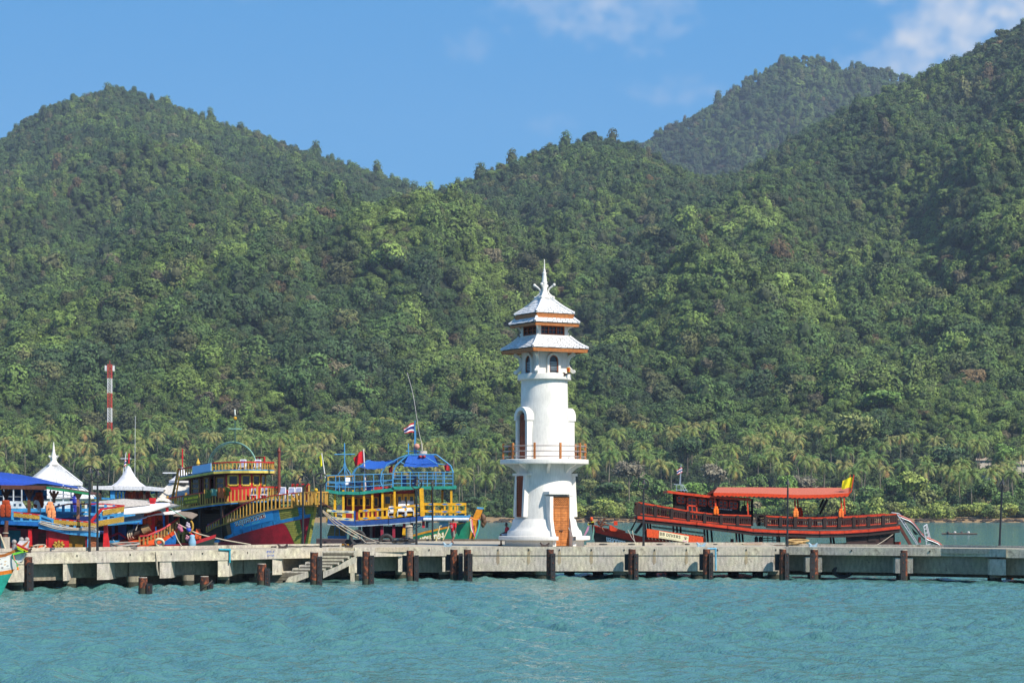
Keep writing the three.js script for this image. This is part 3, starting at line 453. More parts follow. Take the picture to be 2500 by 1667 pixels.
// ---------------------------------------------------------------- pier
const DECK = 2.08;
const frontD = curve([[-200, 115], [60, 120.5], [300, 125], [560, 130], [700, 134.2], [960, 139.6], [1090, 140.2], [1915, 140], [2350, 134.8], [2460, 132.2], [2700, 129]]);
const FP = (px, y = DECK, off = 0) => { const d = frontD(px) + off; return V((px - 1250) / F * d, y, -d); };
const backOff = (px) => (px < 835 ? 5.2 : px < 1432 ? 26 : px < 1918 ? 8 : 4.6);
{
  const pier = thing('pier', 'long weathered concrete pier on square beams with a lighthouse on its widened middle', 'pier', [0, 0, -135]);
  const stainM = new THREE.MeshStandardMaterial({ color: new THREE.Color(0.47, 0.41, 0.32), roughness: 0.95, map: concreteT });
  // deck slabs
  const slab = (p0, p1) => { const n = Math.max(1, Math.round((p1 - p0) / 150)), top = []; for (let i = 0; i <= n; i++) top.push(FP(lerp(p0, p1, i / n), DECK, 0.12)); const b = []; for (let i = n; i >= 0; i--) { const px = lerp(p0, p1, i / n), f = FP(px, DECK); b.push(V(f.x, DECK, f.z - backOff((p0 + p1) / 2))); } return prism([...top, ...b], V(0, -0.3, 0)); };
  const cuts = [-190, 60, 157, 352, 545, 700, 786, 866, 1010, 1090, 1338, 1535, 1730, 1916, 2096, 2280, 2457, 2690];
  for (let i = 0; i + 1 < cuts.length; i++) {
    let [a, b] = [cuts[i], cuts[i + 1]]; const gap = 0.35;
    if (a < 835 && b > 835) { part('deck_slab', slab(a, 835), M.deck, pier); a = 835; }
    part('deck_slab', slab(a + (i ? gap : 0), b), M.deck, pier);
  }
  // fascia beams and the walls below them
  const block = (p0, p1, y0, y1, off, thick, m, name, n = 1) => { const gs = []; for (let i = 0; i < n; i++) { const a = lerp(p0, p1, i / n), b = lerp(p0, p1, (i + 1) / n); gs.push(prism([FP(a, y0, off), FP(b, y0, off), FP(b, y1, off), FP(a, y1, off)], V(0, 0, -thick))); } return part(name, gs, m, pier); };
  const lowF = DECK - 0.60;
  for (const [a, b] of [[-190, 59], [59.5, 156.5], [157, 259.5], [260, 351], [351.5, 480], [480.5, 559.5], [560, 664.5], [665, 757], [757.5, 786]]) block(a, b, lowF, DECK + 0.02, 0, 0.45, M.concrete, 'fascia_beam');
  block(786.4, 801, DECK - 0.28, DECK + 0.02, 0, 0.45, M.concrete, 'fascia_beam');
  for (const [a, b] of [[866, 983], [983.5, 1086], [1086.5, 1089.5]]) block(a, b, lowF + 0.02, DECK + 0.02, 0, 0.45, M.concrete, 'fascia_beam');
  for (const [a, b] of [[1090, 1229.5], [1230, 1337.5], [1338, 1441], [1441.5, 1536], [1536.5, 1648], [1648.5, 1728], [1728.5, 1822], [1822.5, 1916]]) { block(a, b, DECK - 0.53, DECK + 0.02, 0, 0.45, M.concrete, 'fascia_beam'); }
  for (const [a, b] of [[1090, 1337.5], [1338, 1536], [1536.5, 1728], [1728.5, 1902]]) block(a, b, DECK - 1.55, DECK - 0.565, 0.05, 0.35, M.concrete, 'wall_panel');
  for (const [a, b] of [[1090, 1337.5], [1338, 1536], [1536.5, 1728], [1728.5, 1902]]) block(a, b, DECK - 0.565, DECK - 0.53, 0.09, 0.3, M.stained, 'joint');
  for (const [a, b] of [[1916.5, 2005], [2005.5, 2206], [2206.5, 2331], [2331.5, 2456]]) block(a, b, DECK - 0.48, DECK + 0.02, 0, 0.45, M.concrete, 'fascia_beam');
  for (const [a, b] of [[2456.5, 2560], [2560.5, 2690]]) block(a, b, DECK - 0.52, DECK + 0.02, 0.1, 0.45, M.concrete, 'fascia_beam');
  // recessed girders and cross-beam ends
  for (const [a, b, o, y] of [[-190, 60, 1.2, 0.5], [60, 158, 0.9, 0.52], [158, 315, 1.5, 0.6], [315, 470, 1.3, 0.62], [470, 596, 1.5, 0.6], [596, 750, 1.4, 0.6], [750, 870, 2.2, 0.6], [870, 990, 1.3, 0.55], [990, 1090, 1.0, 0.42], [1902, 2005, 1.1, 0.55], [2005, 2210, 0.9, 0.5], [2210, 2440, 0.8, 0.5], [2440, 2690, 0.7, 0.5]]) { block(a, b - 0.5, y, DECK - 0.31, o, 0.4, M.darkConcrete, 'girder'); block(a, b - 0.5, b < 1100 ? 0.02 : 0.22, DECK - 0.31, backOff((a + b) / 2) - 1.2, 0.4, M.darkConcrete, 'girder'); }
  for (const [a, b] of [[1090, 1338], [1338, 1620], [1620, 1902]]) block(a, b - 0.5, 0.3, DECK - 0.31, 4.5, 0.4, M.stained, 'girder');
  const beams = [[20, 62], [154, 163.5], [237, 267], [390, 418], [532, 559], [665, 688], [852, 873], [972, 983], [1080, 1087], [1967, 2007], [2186, 2229], [2417, 2456]];
  for (const [a, b] of beams) { const back = backOff((a + b) / 2) - 0.6; block(a, b, 0.5, DECK - 0.61, 0.06, back, M.concrete, 'cross_beam'); }
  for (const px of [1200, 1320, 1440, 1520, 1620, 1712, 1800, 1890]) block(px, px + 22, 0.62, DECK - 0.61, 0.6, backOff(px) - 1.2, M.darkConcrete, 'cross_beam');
  // round columns
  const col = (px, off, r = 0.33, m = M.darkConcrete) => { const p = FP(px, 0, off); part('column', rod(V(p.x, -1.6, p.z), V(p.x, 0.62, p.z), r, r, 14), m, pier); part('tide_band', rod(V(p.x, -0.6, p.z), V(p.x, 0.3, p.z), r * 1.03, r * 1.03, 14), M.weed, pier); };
  for (const px of [40, 170, 325, 459, 545, 676, 862, 978, 1084, 1325, 1515, 1705, 1893, 1990, 2207, 2430]) { col(px, px > 1089 && px < 1910 ? 0.75 : 1.1, px > 1089 && px < 1910 ? 0.5 : 0.36); col(px - 6, backOff(px) - 1.1); if (backOff(px) > 10) { col(px, 9); col(px, 17); } }
  for (const px of [1215, 1270, 1390, 1460, 1590, 1640, 1790, 1850]) col(px, backOff(px) > 10 ? 8 : 5, 0.36);
  // kerbs along the back edge
  const kerb = (p0, p1, off, h = 0.2) => { const n = Math.max(1, Math.round((p1 - p0) / 130)); for (let i = 0; i < n; i++) { const a = lerp(p0, p1, i / n), b = lerp(p0, p1, (i + 1) / n) - 0.3; part('kerb', prism([FP(a, DECK, off), FP(b, DECK, off), FP(b, DECK + h, off), FP(a, DECK + h, off)], V(0, 0, -0.25)), M.concrete, pier); } };
  kerb(-190, 834, 4.95); kerb(1432, 1917, 7.7, 0.18); kerb(1918, 2690, 4.3, 0.14);
  const n26 = 6; for (let i = 0; i < n26; i++) { const a = lerp(838, 1432, i / n26), b = lerp(838, 1432, (i + 1) / n26) - 0.3; part('kerb', prism([FP(a, DECK, 25.7), FP(b, DECK, 25.7), FP(b, DECK + 0.16, 25.7), FP(a, DECK + 0.16, 25.7)], V(0, 0, -0.3)), M.stained, pier); }
  // rust-coloured drain stains and bolt holes are small real fittings
  for (const px of [1216, 1291, 1366, 1444, 1524, 1598, 1676, 1752, 1822, 1894, 2079, 2270, 188, 318, 418, 494, 604, 905, 1048, 2365]) { const p = FP(px, DECK - 0.18, -0.004); part('drain_hole', bx(0.07, 0.1, 0.05, p.x, p.y, p.z + 0.01), M.dark, pier); if (px > 1200 && px < 1900 && px % 3) { const q = (u, v, k = 0.004) => V(p.x + u, v, p.z + 0.05 + k - 0.05); part('rust_stain', prism([q(-0.05, DECK - 0.22), q(-0.11, DECK - 0.5), q(0.1, DECK - 0.5), q(0.05, DECK - 0.22)], V(0, 0, -0.02)), stainM, pier); part('rust_stain', prism([q(-0.1, DECK - 0.58, -0.046), q(-0.13, DECK - 0.95, -0.046), q(-0.05, DECK - 1.15, -0.046), q(0.1, DECK - 1.0, -0.046), q(0.08, DECK - 0.58, -0.046)], V(0, 0, -0.02)), stainM, pier); } }
  // stairs to the water in front
  const st = new THREE.Group(); st.name = 'landing_stairs'; st.position.set(0, 0, 0); pier.add(st);
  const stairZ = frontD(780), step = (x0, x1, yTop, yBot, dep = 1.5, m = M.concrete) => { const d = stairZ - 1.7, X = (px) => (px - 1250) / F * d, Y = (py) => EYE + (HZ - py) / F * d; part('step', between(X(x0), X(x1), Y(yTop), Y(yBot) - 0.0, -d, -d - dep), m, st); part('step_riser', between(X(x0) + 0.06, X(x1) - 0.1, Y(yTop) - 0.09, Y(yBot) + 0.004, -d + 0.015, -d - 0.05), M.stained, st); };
  [[786, 867, 1344.5, 1354.8], [776, 853, 1355.4, 1362.4], [757, 839, 1363, 1370.2], [745, 828, 1370.8, 1377.4], [730, 811, 1378, 1385], [714, 795, 1385.6, 1392.4]].forEach((s) => step(...s));
  step(622, 752, 1393, 1407, 1.9); [[607, 705, 1407.6, 1415], [591, 690, 1415.6, 1423], [575, 674, 1423.6, 1431], [560, 660, 1431.6, 1440]].forEach((s) => step(...s, 1.5, M.stained));
  { const d = stairZ - 1.74, P = (x, y) => at(x, y, d); part('stringer', [prism([P(868, 1355), P(868, 1372), P(789, 1410), P(789, 1393), P(812, 1385), P(828, 1378), P(840, 1370), P(853, 1363)], V(0, 0, -0.3)), prism([P(752, 1394), P(752, 1408), P(706, 1425), P(690, 1428), P(705, 1407)], V(0, 0, -0.3))], M.concrete, st); part('landing_post', [bx(0.25, 1.6, 0.25, P(737, 0).x, -0.3, -d - 0.9), bx(0.25, 2.2, 0.25, P(858, 0).x, 0.1, -d - 0.9), bx(0.25, 1.6, 0.25, P(632, 0).x, -0.4, -d - 0.9)], M.concrete, st); }
  // blue painted scrawl on the fascia
}
// ---------------------------------------------------------------- street lamps on the pier
function lampAt(px, pyRing, pyBase, d, ringR, edgeOn, label, lean = 0) {
  const b = at(px, pyBase, d); b.y = DECK; const ringY = EYE + (HZ - pyRing) / F * d, h = ringY - ringR - DECK, o = thing('street_lamp', label, 'street lamp', b, 'black ring-headed lamp posts along the pier'), x = b.x, y = b.y, z = b.z;
  part('pole', [rod(V(x, y, z), V(x, y + h, z), 0.07, 0.058, 8), rod(V(x, y, z), V(x, y + 0.5, z), 0.085, 0.075, 8)], M.black, o);
  const ring = new THREE.TorusGeometry(ringR, 0.042, 6, 28); if (edgeOn) ring.rotateY(Math.PI / 2 - 0.18); part('ring', ring.translate(x, y + h + ringR, z), M.black, o);
  const c = y + h + ringR, s = ringR / 0.46, hx = x + (edgeOn ? 0 : ringR * 0.06);
  part('lamp_head', lathe([[0.02, 0.26 * s], [0.1 * s, 0.24 * s], [0.1 * s, 0.1 * s], [0.15 * s, 0.04 * s], [0.27 * s, -0.1 * s], [0.25 * s, -0.1 * s], [0.1 * s, 0.02 * s]], hx, c + 0.12 * s, z, 16), M.black, o);
  part('lamp_bulb', new THREE.SphereGeometry(0.11 * s, 10, 8).translate(hx, c + 0.02 * s, z), paint('#d9cfa8', { roughness: 0.3 }), o);
  part('bracket', rod(V(hx, c + 0.36 * s, z), V(hx, c + ringR, z), 0.03), M.black, o);
  o.rotation.z = lean;
}
const dOf = (py) => (EYE - DECK) * F / (py - HZ);
lampAt(218.5, 1154.5, 1346, dOf(1346), 0.41, false, 'black lamp post with the bigger ring, left of the close pair before the blue boats');
lampAt(238, 1160, 1343, dOf(1343), 0.38, false, 'black lamp post, right of the close pair before the blue boats');
lampAt(739.7, 1172.8, 1332.5, dOf(1332.5) - 2, 0.31, false, 'black lamp post in front of the red bow of the big ship');
lampAt(783.5, 1168, 1336, dOf(1336), 0.37, false, 'black lamp post at the very stem of the big red ship, above the stairs');
lampAt(1016.7, 1180, 1328, dOf(1328), 0.36, false, 'black lamp post before the white loungers of the yellow and blue boat');
lampAt(1056, 1181, 1319.5, dOf(1319.5), 0.33, true, 'thin black lamp post seen edge-on beside the walking man', 0);
lampAt(1571, 1179.7, 1331, dOf(1331), 0.33, false, 'black lamp post between the lighthouse and the banner of the dive boat');
lampAt(1922, 1182, 1332.5, dOf(1332.5) , 0.34, true, 'black lamp post seen edge-on in front of the long red awning', -0.01);
lampAt(2440, 1181, 1335.8, dOf(1335.8), 0.34, true, 'leaning black lamp post at the right end of the pier', -0.045);
// ---------------------------------------------------------------- steel fender piles
const fenderLabels = { 69: 'thick brown pile with a black fender beside the white longtail bow', 349: 'short rusty pile in the water below the pair of lamps', 499: 'short rusty pile with a rope, left of the landing stairs', 639: 'rusty pile standing through the lower landing of the stairs', 767: 'tall rusty pile in front of the upper flight of stairs', 894: 'orange-rusted pile just right of the stairs', 1001: 'rusty pile between the stairs and the walking man', 1108: 'rusty pile, left one of the close pair under the walking man', 1141: 'dark pile, right one of the close pair at the start of the solid wall', 1343: 'dark brown pile below the lighthouse door', 1543: 'pile with a rust-orange top below the first lamp right of the lighthouse', 1725: 'pile with a rusty top and a blue pipe beside it', 1911: 'pile with an orange top at the right end of the solid wall', 1988: 'pile with a bright rust edge right of the solid wall', 2207: 'dark pile with a pale blue stripe near the dive boat stern' };
for (const [px, yt, yb, fx, fyt, w, left] of [[69, 1357.6, 1446, 76, 1372, 20], [349, 1408.6, 1450, 366, 1423, 22], [499, 1406, 1440, 515.5, 1420, 22], [639, 1375.5, 1430, 654, 1386, 22], [767, 1347, 1428.6, 781, 1357, 20], [894, 1344.6, 1425, 908, 1354, 19, 876], [1001.5, 1342.5, 1418.6, 1017, 1353.5, 18, 987], [1108, 1340, 1415, 1125, 1349, 18, 1095], [1141, 1339.8, 1416, 1148, 1350, 18], [1343, 1339.4, 1416.5, 1350, 1349, 18], [1543, 1339, 1412, 1553, 1350, 18, 1531], [1725, 1339, 1412, 1735, 1349.5, 18, 1714], [1911, 1339, 1410, 1920, 1348.5, 17, 1899], [1988, 1340, 1412, 1982, 1349, 19], [2207, 1342, 1414.5, 2203, 1348, 17]]) {
  const key = Math.floor(px), d = Math.min(EYE * F / (yb - HZ), frontD(px) - 0.75), X = (p) => (p - 1250) / F * d, Y = (p) => EYE + (HZ - p) / F * d, r = w / 2 / F * d, x = X(px), o = thing('fender_pile', fenderLabels[key], 'pile', [x, 0, -d], 'rusty steel piles with black fenders along the pier front');
  part('pipe', [rod(V(x, -1.5, -d), V(x, Y(yt), -d), r, r, 20)], M.rust, o);
  part('pile_cap', new THREE.CylinderGeometry(r * 0.93, r * 0.93, 0.03, 20).translate(x, Y(yt) + 0.015, -d), M.concrete, o);
  part('tide_band', rod(V(x, -0.8, -d), V(x, 0.34, -d), r * 1.03, r * 1.03, 20), M.weed, o);
  const fw = Math.max(0.24, Math.abs(fx - px) > 8 ? 0.27 : 0.3);
  part('fender', [bx(fw, Y(fyt) + 1.2, 0.28, X(fx), (Y(fyt) - 1.2) / 2, -d + (Math.abs(fx - px) < 11 ? r : 0.12))], M.rubber, o);
  part('fender_bracket', [bx(X(fx) - x, Y(fyt) + 0.9, 0.08, (x + X(fx)) / 2, (Y(fyt) - 1.1) / 2, -d - 0.02)], M.rust, o);
  for (let k = 0; k < 4; k++) part('bolt', new THREE.CylinderGeometry(0.035, 0.035, 0.06, 6).rotateX(Math.PI / 2).translate(X(fx), lerp(Y(fyt) - 0.15, 0.25, k / 3), -d + (Math.abs(fx - px) < 11 ? r : 0.12) + 0.155), M.rust, o);
  if (left) part('back_plate', bx(0.28, Y(yt + 12) - 0.6, 0.1, X(left), (Y(yt + 12) + 0.6) / 2, -d - 0.35), M.rubber, o);
}
for (const [px, y0, d] of [[2465, 1390, 140], [2494, 1388, 139]]) { const p = at(px, y0, d), o = thing('steel_pile', px < 2480 ? 'short orange rusty pile showing under the right end of the pier, left one' : 'short orange rusty pile cut by the right picture edge', 'pile', [p.x, 0, p.z]); part('pipe', rod(V(p.x, -1.5, p.z), V(p.x, p.y + 0.3, p.z), 0.24, 0.24, 18), M.rust, o); part('pile_cap', new THREE.CylinderGeometry(0.22, 0.22, 0.03, 18).translate(p.x, p.y + 0.315, p.z), M.rust, o); }
// ---------------------------------------------------------------- lighthouse
{
  const D = 144.2, LX = (1329 - 1250) / F * D, LZ = -D, Yh = (py, d = D) => EYE + (HZ - py) / F * d, W = M.white;
  const L = thing('lighthouse', 'white round lighthouse with stacked Thai roofs and a spire, wooden doors and a balcony', 'lighthouse', [LX, DECK, LZ]);
  const a0 = 29.3 * Math.PI / 180, dir = (a) => V(Math.sin(a), 0, Math.cos(a)), tan = (a) => V(Math.cos(a), 0, -Math.sin(a)), C = V(LX, 0, LZ);
  const P = (a, r, y, t = 0) => C.clone().addScaledVector(dir(a), r).addScaledVector(tan(a), t).setY(y);
  const yB = DECK, yLed0 = 2.48, yLed1 = 2.74, yFl = 4.0, yBal = 7.47;
  // sector drum with the door opening (from angle a0 - g to a0 + g left open)
  const openLathe = (pts, g) => lathe(pts, LX, 0, LZ, 56, a0 + g, Math.PI * 2 - 2 * g);
  const gB = 0.23;
  part('plinth', openLathe([[2.3, yB], [2.62, yB], [2.62, yLed0]], gB), W, L);
  part('bench_ledge', openLathe([[2.5, yLed0], [3.0, yLed0], [3.03, yLed0 + 0.02], [3.03, yLed1 - 0.02], [3.0, yLed1], [2.3, yLed1]], gB * 0.95), W, L);
  part('flared_base', openLathe([[2.5, yLed1], [2.5, yLed1 + 0.1], [2.42, yLed1 + 0.36], [2.33, yLed1 + 0.4], [2.18, 3.4], [2.08, 3.84], [2.0, 3.86]], gB * 1.1), W, L);
  part('lower_tower', lathe([[2.0, 3.0], [1.98, 3.9], [1.92, 4.8], [1.80, 6.4], [1.76, yBal]], LX, 0, LZ, 56), W, L);
  part('balcony_slab', lathe([[0, yBal + 0.28], [1.9, yBal], [2.89, yBal], [2.93, yBal + 0.03], [2.93, yBal + 0.28], [2.9, yBal + 0.31], [0, yBal + 0.31]], LX, 0, LZ, 64), W, L);
  const br = [];
  for (let k = 0; k < 8; k++) { const a = a0 + 0.39 + k * Math.PI / 4, q = (r, y) => P(a, r, y, -0.09); br.push(prism([q(1.7, yBal), q(2.7, yBal), q(2.5, yBal - 0.1), q(2.15, yBal - 0.26), q(1.94, yBal - 0.45), q(1.8, yBal - 0.6), q(1.7, yBal - 0.6)], tan(a).multiplyScalar(0.18))); }
  br.forEach((g) => part('balcony_bracket', g, W, L));
  const yDk = yBal + 0.31, yRing = 13.02;
  part('upper_tower', lathe([[1.74, yDk], [1.70, yDk + 1.2], [1.58, 10.6], [1.535, yRing]], LX, 0, LZ, 56), W, L);
  part('ring_band', lathe([[1.5, yRing], [1.74, yRing], [1.77, yRing + 0.03], [1.77, yRing + 0.37], [1.74, yRing + 0.4], [1.4, yRing + 0.4]], LX, 0, LZ, 56), W, L);
  // square lantern room turned 29 degrees
  const faces = [0, 1, 2, 3].map((k) => a0 + k * Math.PI / 2), yR0 = yRing + 0.4, yR1 = 14.9, hr = 1.12;   // hr: half side
  const sq = (h, y0, y1) => { const g = new THREE.BoxGeometry(2 * h, y1 - y0, 2 * h); g.rotateY(a0).translate(LX, (y0 + y1) / 2, LZ); return g; };
  part('lantern_room', [sq(hr, yR0, yR1)], W, L);
  const arch = (a, r, t0, t1, y0, ySpring, thick, inner) => {   // arched plate on the face at angle a
    const hw = (t1 - t0) / 2, cx = (t0 + t1) / 2, pts = [P(a, r, y0, t0), P(a, r, y0, t1)]; for (let i = 0; i <= 12; i++) { const q = Math.PI * i / 12; pts.push(P(a, r, ySpring + Math.sin(q) * hw, cx + Math.cos(q) * hw)); } return prism(pts, dir(a).multiplyScalar(-thick));
  };
  const archRing = (a, r, hw, w, y0, ys, thick) => {          // moulding round an arched opening
    const gs = [], q = (x, y, rr) => P(a, rr, y, x), N = 14, rim = []; rim.push([hw, y0]); for (let i = 0; i <= N; i++) { const e = Math.PI * i / N; rim.push([Math.cos(e) * hw, ys + Math.sin(e) * hw]); } rim.push([-hw, y0]);
    const out = rim.map(([x, y], i) => (i === 0 ? [hw + w, y0] : i === rim.length - 1 ? [-hw - w, y0] : [x * (hw + w) / hw, ys + (y - ys) * (hw + w) / hw]));
    for (let i = 0; i + 1 < rim.length; i++) gs.push(prism([q(...rim[i], r), q(...out[i], r), q(...out[i + 1], r), q(...rim[i + 1], r)], dir(a).multiplyScalar(-thick)));
    return mergeGeometries(gs.map(plain));
  };
  faces.forEach((a, k) => {
    // arched window: surround, frame, glass, slats
    part('window_surround', archRing(a, hr + 0.16, 0.34, 0.16, yR0 + 0.0, yR0 + 0.86, 0.2), W, L);
    const w = part('arched_window', archRing(a, hr + 0.1, 0.27, 0.07, yR0 + 0.12, yR0 + 0.86, 0.1), M.redWood, L);
    part('pane', arch(a, hr + 0.03, -0.28, 0.28, yR0 + 0.1, yR0 + 0.86, 0.02), M.glass, w);
    for (let i = 0; i < 6; i++) { const y = yR0 + 0.2 + i * 0.1; part('louvre', prism([P(a, hr + 0.05, y, -0.26), P(a, hr + 0.05, y, 0.26), P(a, hr + 0.09, y + 0.035, 0.26), P(a, hr + 0.09, y + 0.035, -0.26)], V(0, 0.02, 0)), paint('#aebcc8', { roughness: 0.3 }), w); }
    // corner scroll bracket
    const ca = a + Math.PI / 4, cr = hr * Math.SQRT2, S = (x, y) => P(ca, cr - 0.06 + x, yR0 - 0.02 + y * 0.86), sc = [];
    for (let i = 0; i <= 16; i++) { const e = -1.15 + 2.3 * i / 16; sc.push(S(0.72 - Math.cos(e) * 0.66, 0.85 + Math.sin(e) * 0.72)); }
    const gs = []; for (let i = 0; i + 1 < sc.length; i++) { const w2 = 0.1; gs.push(bar(sc[i], sc[i + 1].clone().lerp(sc[i], -0.12), 0.2, 0.17, tan(ca))); }
    gs.push(new THREE.CylinderGeometry(0.13, 0.13, 0.2, 14).rotateX(Math.PI / 2).rotateY(ca + Math.PI / 2).translate(...sc[0].toArray()), new THREE.CylinderGeometry(0.13, 0.13, 0.2, 14).rotateX(Math.PI / 2).rotateY(ca + Math.PI / 2).translate(...sc[16].toArray()));
    part('scroll_bracket', gs, W, L);
  });
  // roofs: square hipped tiers of diagonal slates
  const corner = (k, r, y) => P(a0 + Math.PI / 4 + k * Math.PI / 2, r, y);
  const tier = (r0, y0, r1, y1, fas, rows, cols, sag = 0.12, tileName = 'slate') => {
    const rf = part('roof', [0, 1, 2, 3].map((k) => prism([corner(k, r0 - 0.1, y0 - 0.03), corner(k + 1, r0 - 0.1, y0 - 0.03), corner(k + 1, r1, y1 - 0.03), corner(k, r1, y1 - 0.03)], V(0, -0.07, 0))), M.stained, L);
    const at2 = (k, u, v) => { const e = lerp(r0, r1, v), y = lerp(y0, y1, v) - sag * Math.sin(Math.PI * v) * 0.6; return corner(k, e, y).lerp(corner(k + 1, e, y), u); };
    for (let k = 0; k < 4; k++) {
      const n = dir(a0 + (k + 1) * Math.PI / 2);
      for (let i = 0; i < rows; i++) for (let j = 0; j < cols + 1; j++) {
        const v0 = i / rows, v1 = (i + 1) / rows, sh = -0.55 / cols * 0 ; // slanted slates: each course leans
        const lean = 0.42 / cols * (cols / 6), u = (q, v) => clamp((j - 0.5 + q) / cols + (v - 0.5 / rows) * 0.0 + (v * rows - i) * 0.35 / cols, 0, 1), g = 0.06;
        const ua = u(g, v0), ub = u(1 - g, v0), uc = u(1 - g, v1), ud = u(g, v1); if (ub - ua < 0.01 && uc - ud < 0.01) continue;
        const h = V(0, 0.02 + ((i * 7 + j * 3) % 5) * 0.004, 0), q = [at2(k, ua, v0 - 0.02), at2(k, ub, v0 - 0.02), at2(k, uc, v1 - g * 0.4), at2(k, ud, v1 - g * 0.4)];
        if (q[0].distanceTo(q[1]) < 0.02) q.splice(1, 1); else if (q[2].distanceTo(q[3]) < 0.02) q.splice(3, 1);
        q[0].y += 0.03; if (q.length === 4) q[1].y += 0.03;
        part(tileName, prism(q.map((p) => p.clone().add(h)), V(0, -0.03, 0)), M.roofWhite, rf);
      }
      const rim = []; for (let i = 0; i <= 5; i++) rim.push(at2(k, 0, i / 5).add(V(0, 0.05, 0)));
      part('hip_ridge', tube(rim, 0.095, 7), M.roofWhite, rf);
      const A = corner(k, r0 - 0.05, y0 - 0.05), B = corner(k + 1, r0 - 0.05, y0 - 0.05), dn = V(0, -fas, 0);
      part('fascia_board', prism([A, B, B.clone().add(dn), A.clone().add(dn)], dir(a0 + (k + 1) * Math.PI / 2).multiplyScalar(-0.06)), M.orangeWood, rf);
      const A2 = corner(k, r0 - 0.02, y0 - 0.05), B2 = corner(k + 1, r0 - 0.02, y0 - 0.05), d2 = V(0, -fas * 0.38, 0);
      part('eave_trim', prism([A2, B2, B2.clone().add(d2), A2.clone().add(d2)], dir(a0 + (k + 1) * Math.PI / 2).multiplyScalar(-0.06)), M.orangeWood, rf);
    }
    part('soffit', prism([0, 1, 2, 3].map((k) => corner(k, r0 - 0.12, y0 - fas + 0.02)), V(0, 0.04, 0)), M.orangeWood, rf);
    return rf;
  };
  tier(3.0, 15.04, 1.72, 15.84, 0.2, 6, 9);
  part('sill_band', sq(1.2, 15.8, 15.94), W, L);
  const yW0 = 15.94, yW1 = 16.6;
  part('window_band', sq(1.0, yW0, yW1), M.glass, L);
  faces.forEach((a) => {
    const cs = [-1.02, 1.02];
    for (const t of cs) part('corner_post', bar(P(a, 1.03, yW0, t), P(a, 1.03, yW1, t), 0.24, 0.2, dir(a)), W, L);
    const w = part('lantern_window', [bar(P(a, 1.04, yW0 + 0.05, -0.9), P(a, 1.04, yW0 + 0.05, 0.9), 0.1, 0.1), bar(P(a, 1.04, yW1 - 0.06, -0.9), P(a, 1.04, yW1 - 0.06, 0.9), 0.1, 0.12)], M.redWood, L);
    for (const t of [-0.87, -0.3, 0.3, 0.87]) part('mullion', bar(P(a, 1.05, yW0, t), P(a, 1.05, yW1, t), 0.07, 0.08, dir(a)), M.redWood, w);
    for (const t of [-0.6, 0, 0.6]) part('glazing_bar', [bar(P(a, 1.03, yW0, t), P(a, 1.03, yW1, t), 0.025, 0.04, dir(a)), bar(P(a, 1.03, (yW0 + yW1) / 2, t - 0.28), P(a, 1.03, (yW0 + yW1) / 2, t + 0.28), 0.025, 0.04)], M.redWood, w);
    const ca = a + Math.PI / 4, g = []; for (let i = 0; i < 7; i++) { const e0 = i / 7 * 1.5, e1 = (i + 1) / 7 * 1.5; g.push(bar(P(ca, 2.02 - Math.cos(e0) * 0.5, yW0 + 0.2 + Math.sin(e0) * 0.42), P(ca, 2.02 - Math.cos(e1) * 0.5, yW0 + 0.2 + Math.sin(e1) * 0.42), 0.12, 0.1, tan(ca))); }
    g.push(new THREE.CylinderGeometry(0.1, 0.1, 0.12, 12).rotateX(Math.PI / 2).rotateY(ca + Math.PI / 2).translate(...P(ca, 1.58, yW0 + 0.12).toArray()));
    part('scroll_bracket', g, W, L);
  });
  tier(2.42, 16.72, 1.98, 17.04, 0.17, 2, 9, 0.02);
  part('upper_band', sq(1.42, 16.98, 17.3), M.orangeWood, L);
  tier(2.06, 17.36, 0.28, 18.56, 0.2, 6, 8, 0.14);
  // spire
  part('spire', lathe([[0.42, 18.44], [0.40, 18.54], [0.27, 18.68], [0.19, 18.95], [0.16, 19.35], [0.2, 19.45], [0.2, 19.53], [0.165, 19.56], [0.14, 19.85], [0.11, 20.06], [0.14, 20.1], [0.11, 20.16], [0.08, 20.2], [0.07, 20.24], [0.1, 20.28], [0.06, 20.34], [0.05, 20.42], [0.022, 20.94], [0.045, 20.97], [0, 21.04]], LX, 0, LZ, 18), W, L);
  for (let k = 0; k < 4; k++) {
    const a = a0 + k * Math.PI / 2 + 0.785, g = [], pts = []; for (let i = 0; i <= 12; i++) { const t = i / 12; pts.push(P(a, 0.62 - Math.sin(t * Math.PI) * 0.36 + (t > 0.5 ? 0.1 * (t - 0.5) : 0), 18.48 + t * 0.84)); }
    g.push(tube(pts, 0.065, 6)); g.push(new THREE.SphereGeometry(0.1, 10, 8).translate(...pts[12].toArray()), new THREE.SphereGeometry(0.1, 10, 8).translate(...pts[0].toArray()));
    part('finial_scroll', g, W, L);
  }
  // balcony rails
  for (const [k, r] of [[0, 2.72], [1, 2.72], [2, 2.72]]) { const y = yDk + [0.17, 0.52, 0.86][k], pts = []; for (let i = 0; i <= 64; i++) { const a = i / 64 * 6.2832; pts.push(V(LX + Math.sin(a) * r, y, LZ + Math.cos(a) * r)); } part('balcony_rail', tube(pts, 0.032, 6, true, 96), paint('#a79a96', { roughness: 0.4 }), L); }
  for (let k = 0; k < 10; k++) { const a = -0.25 + k * Math.PI / 5 * 1; part('rail_post', bar(P(a, 2.72, yDk), P(a, 2.72, yDk + 1.06), 0.13, 0.13, dir(a)), M.orangeWood, L); }
  // ground door: cheeks, header, leaves, lattice
  const dr = 2.06, y0 = DECK + 0.02, yT = 5.36, hw = 0.62;
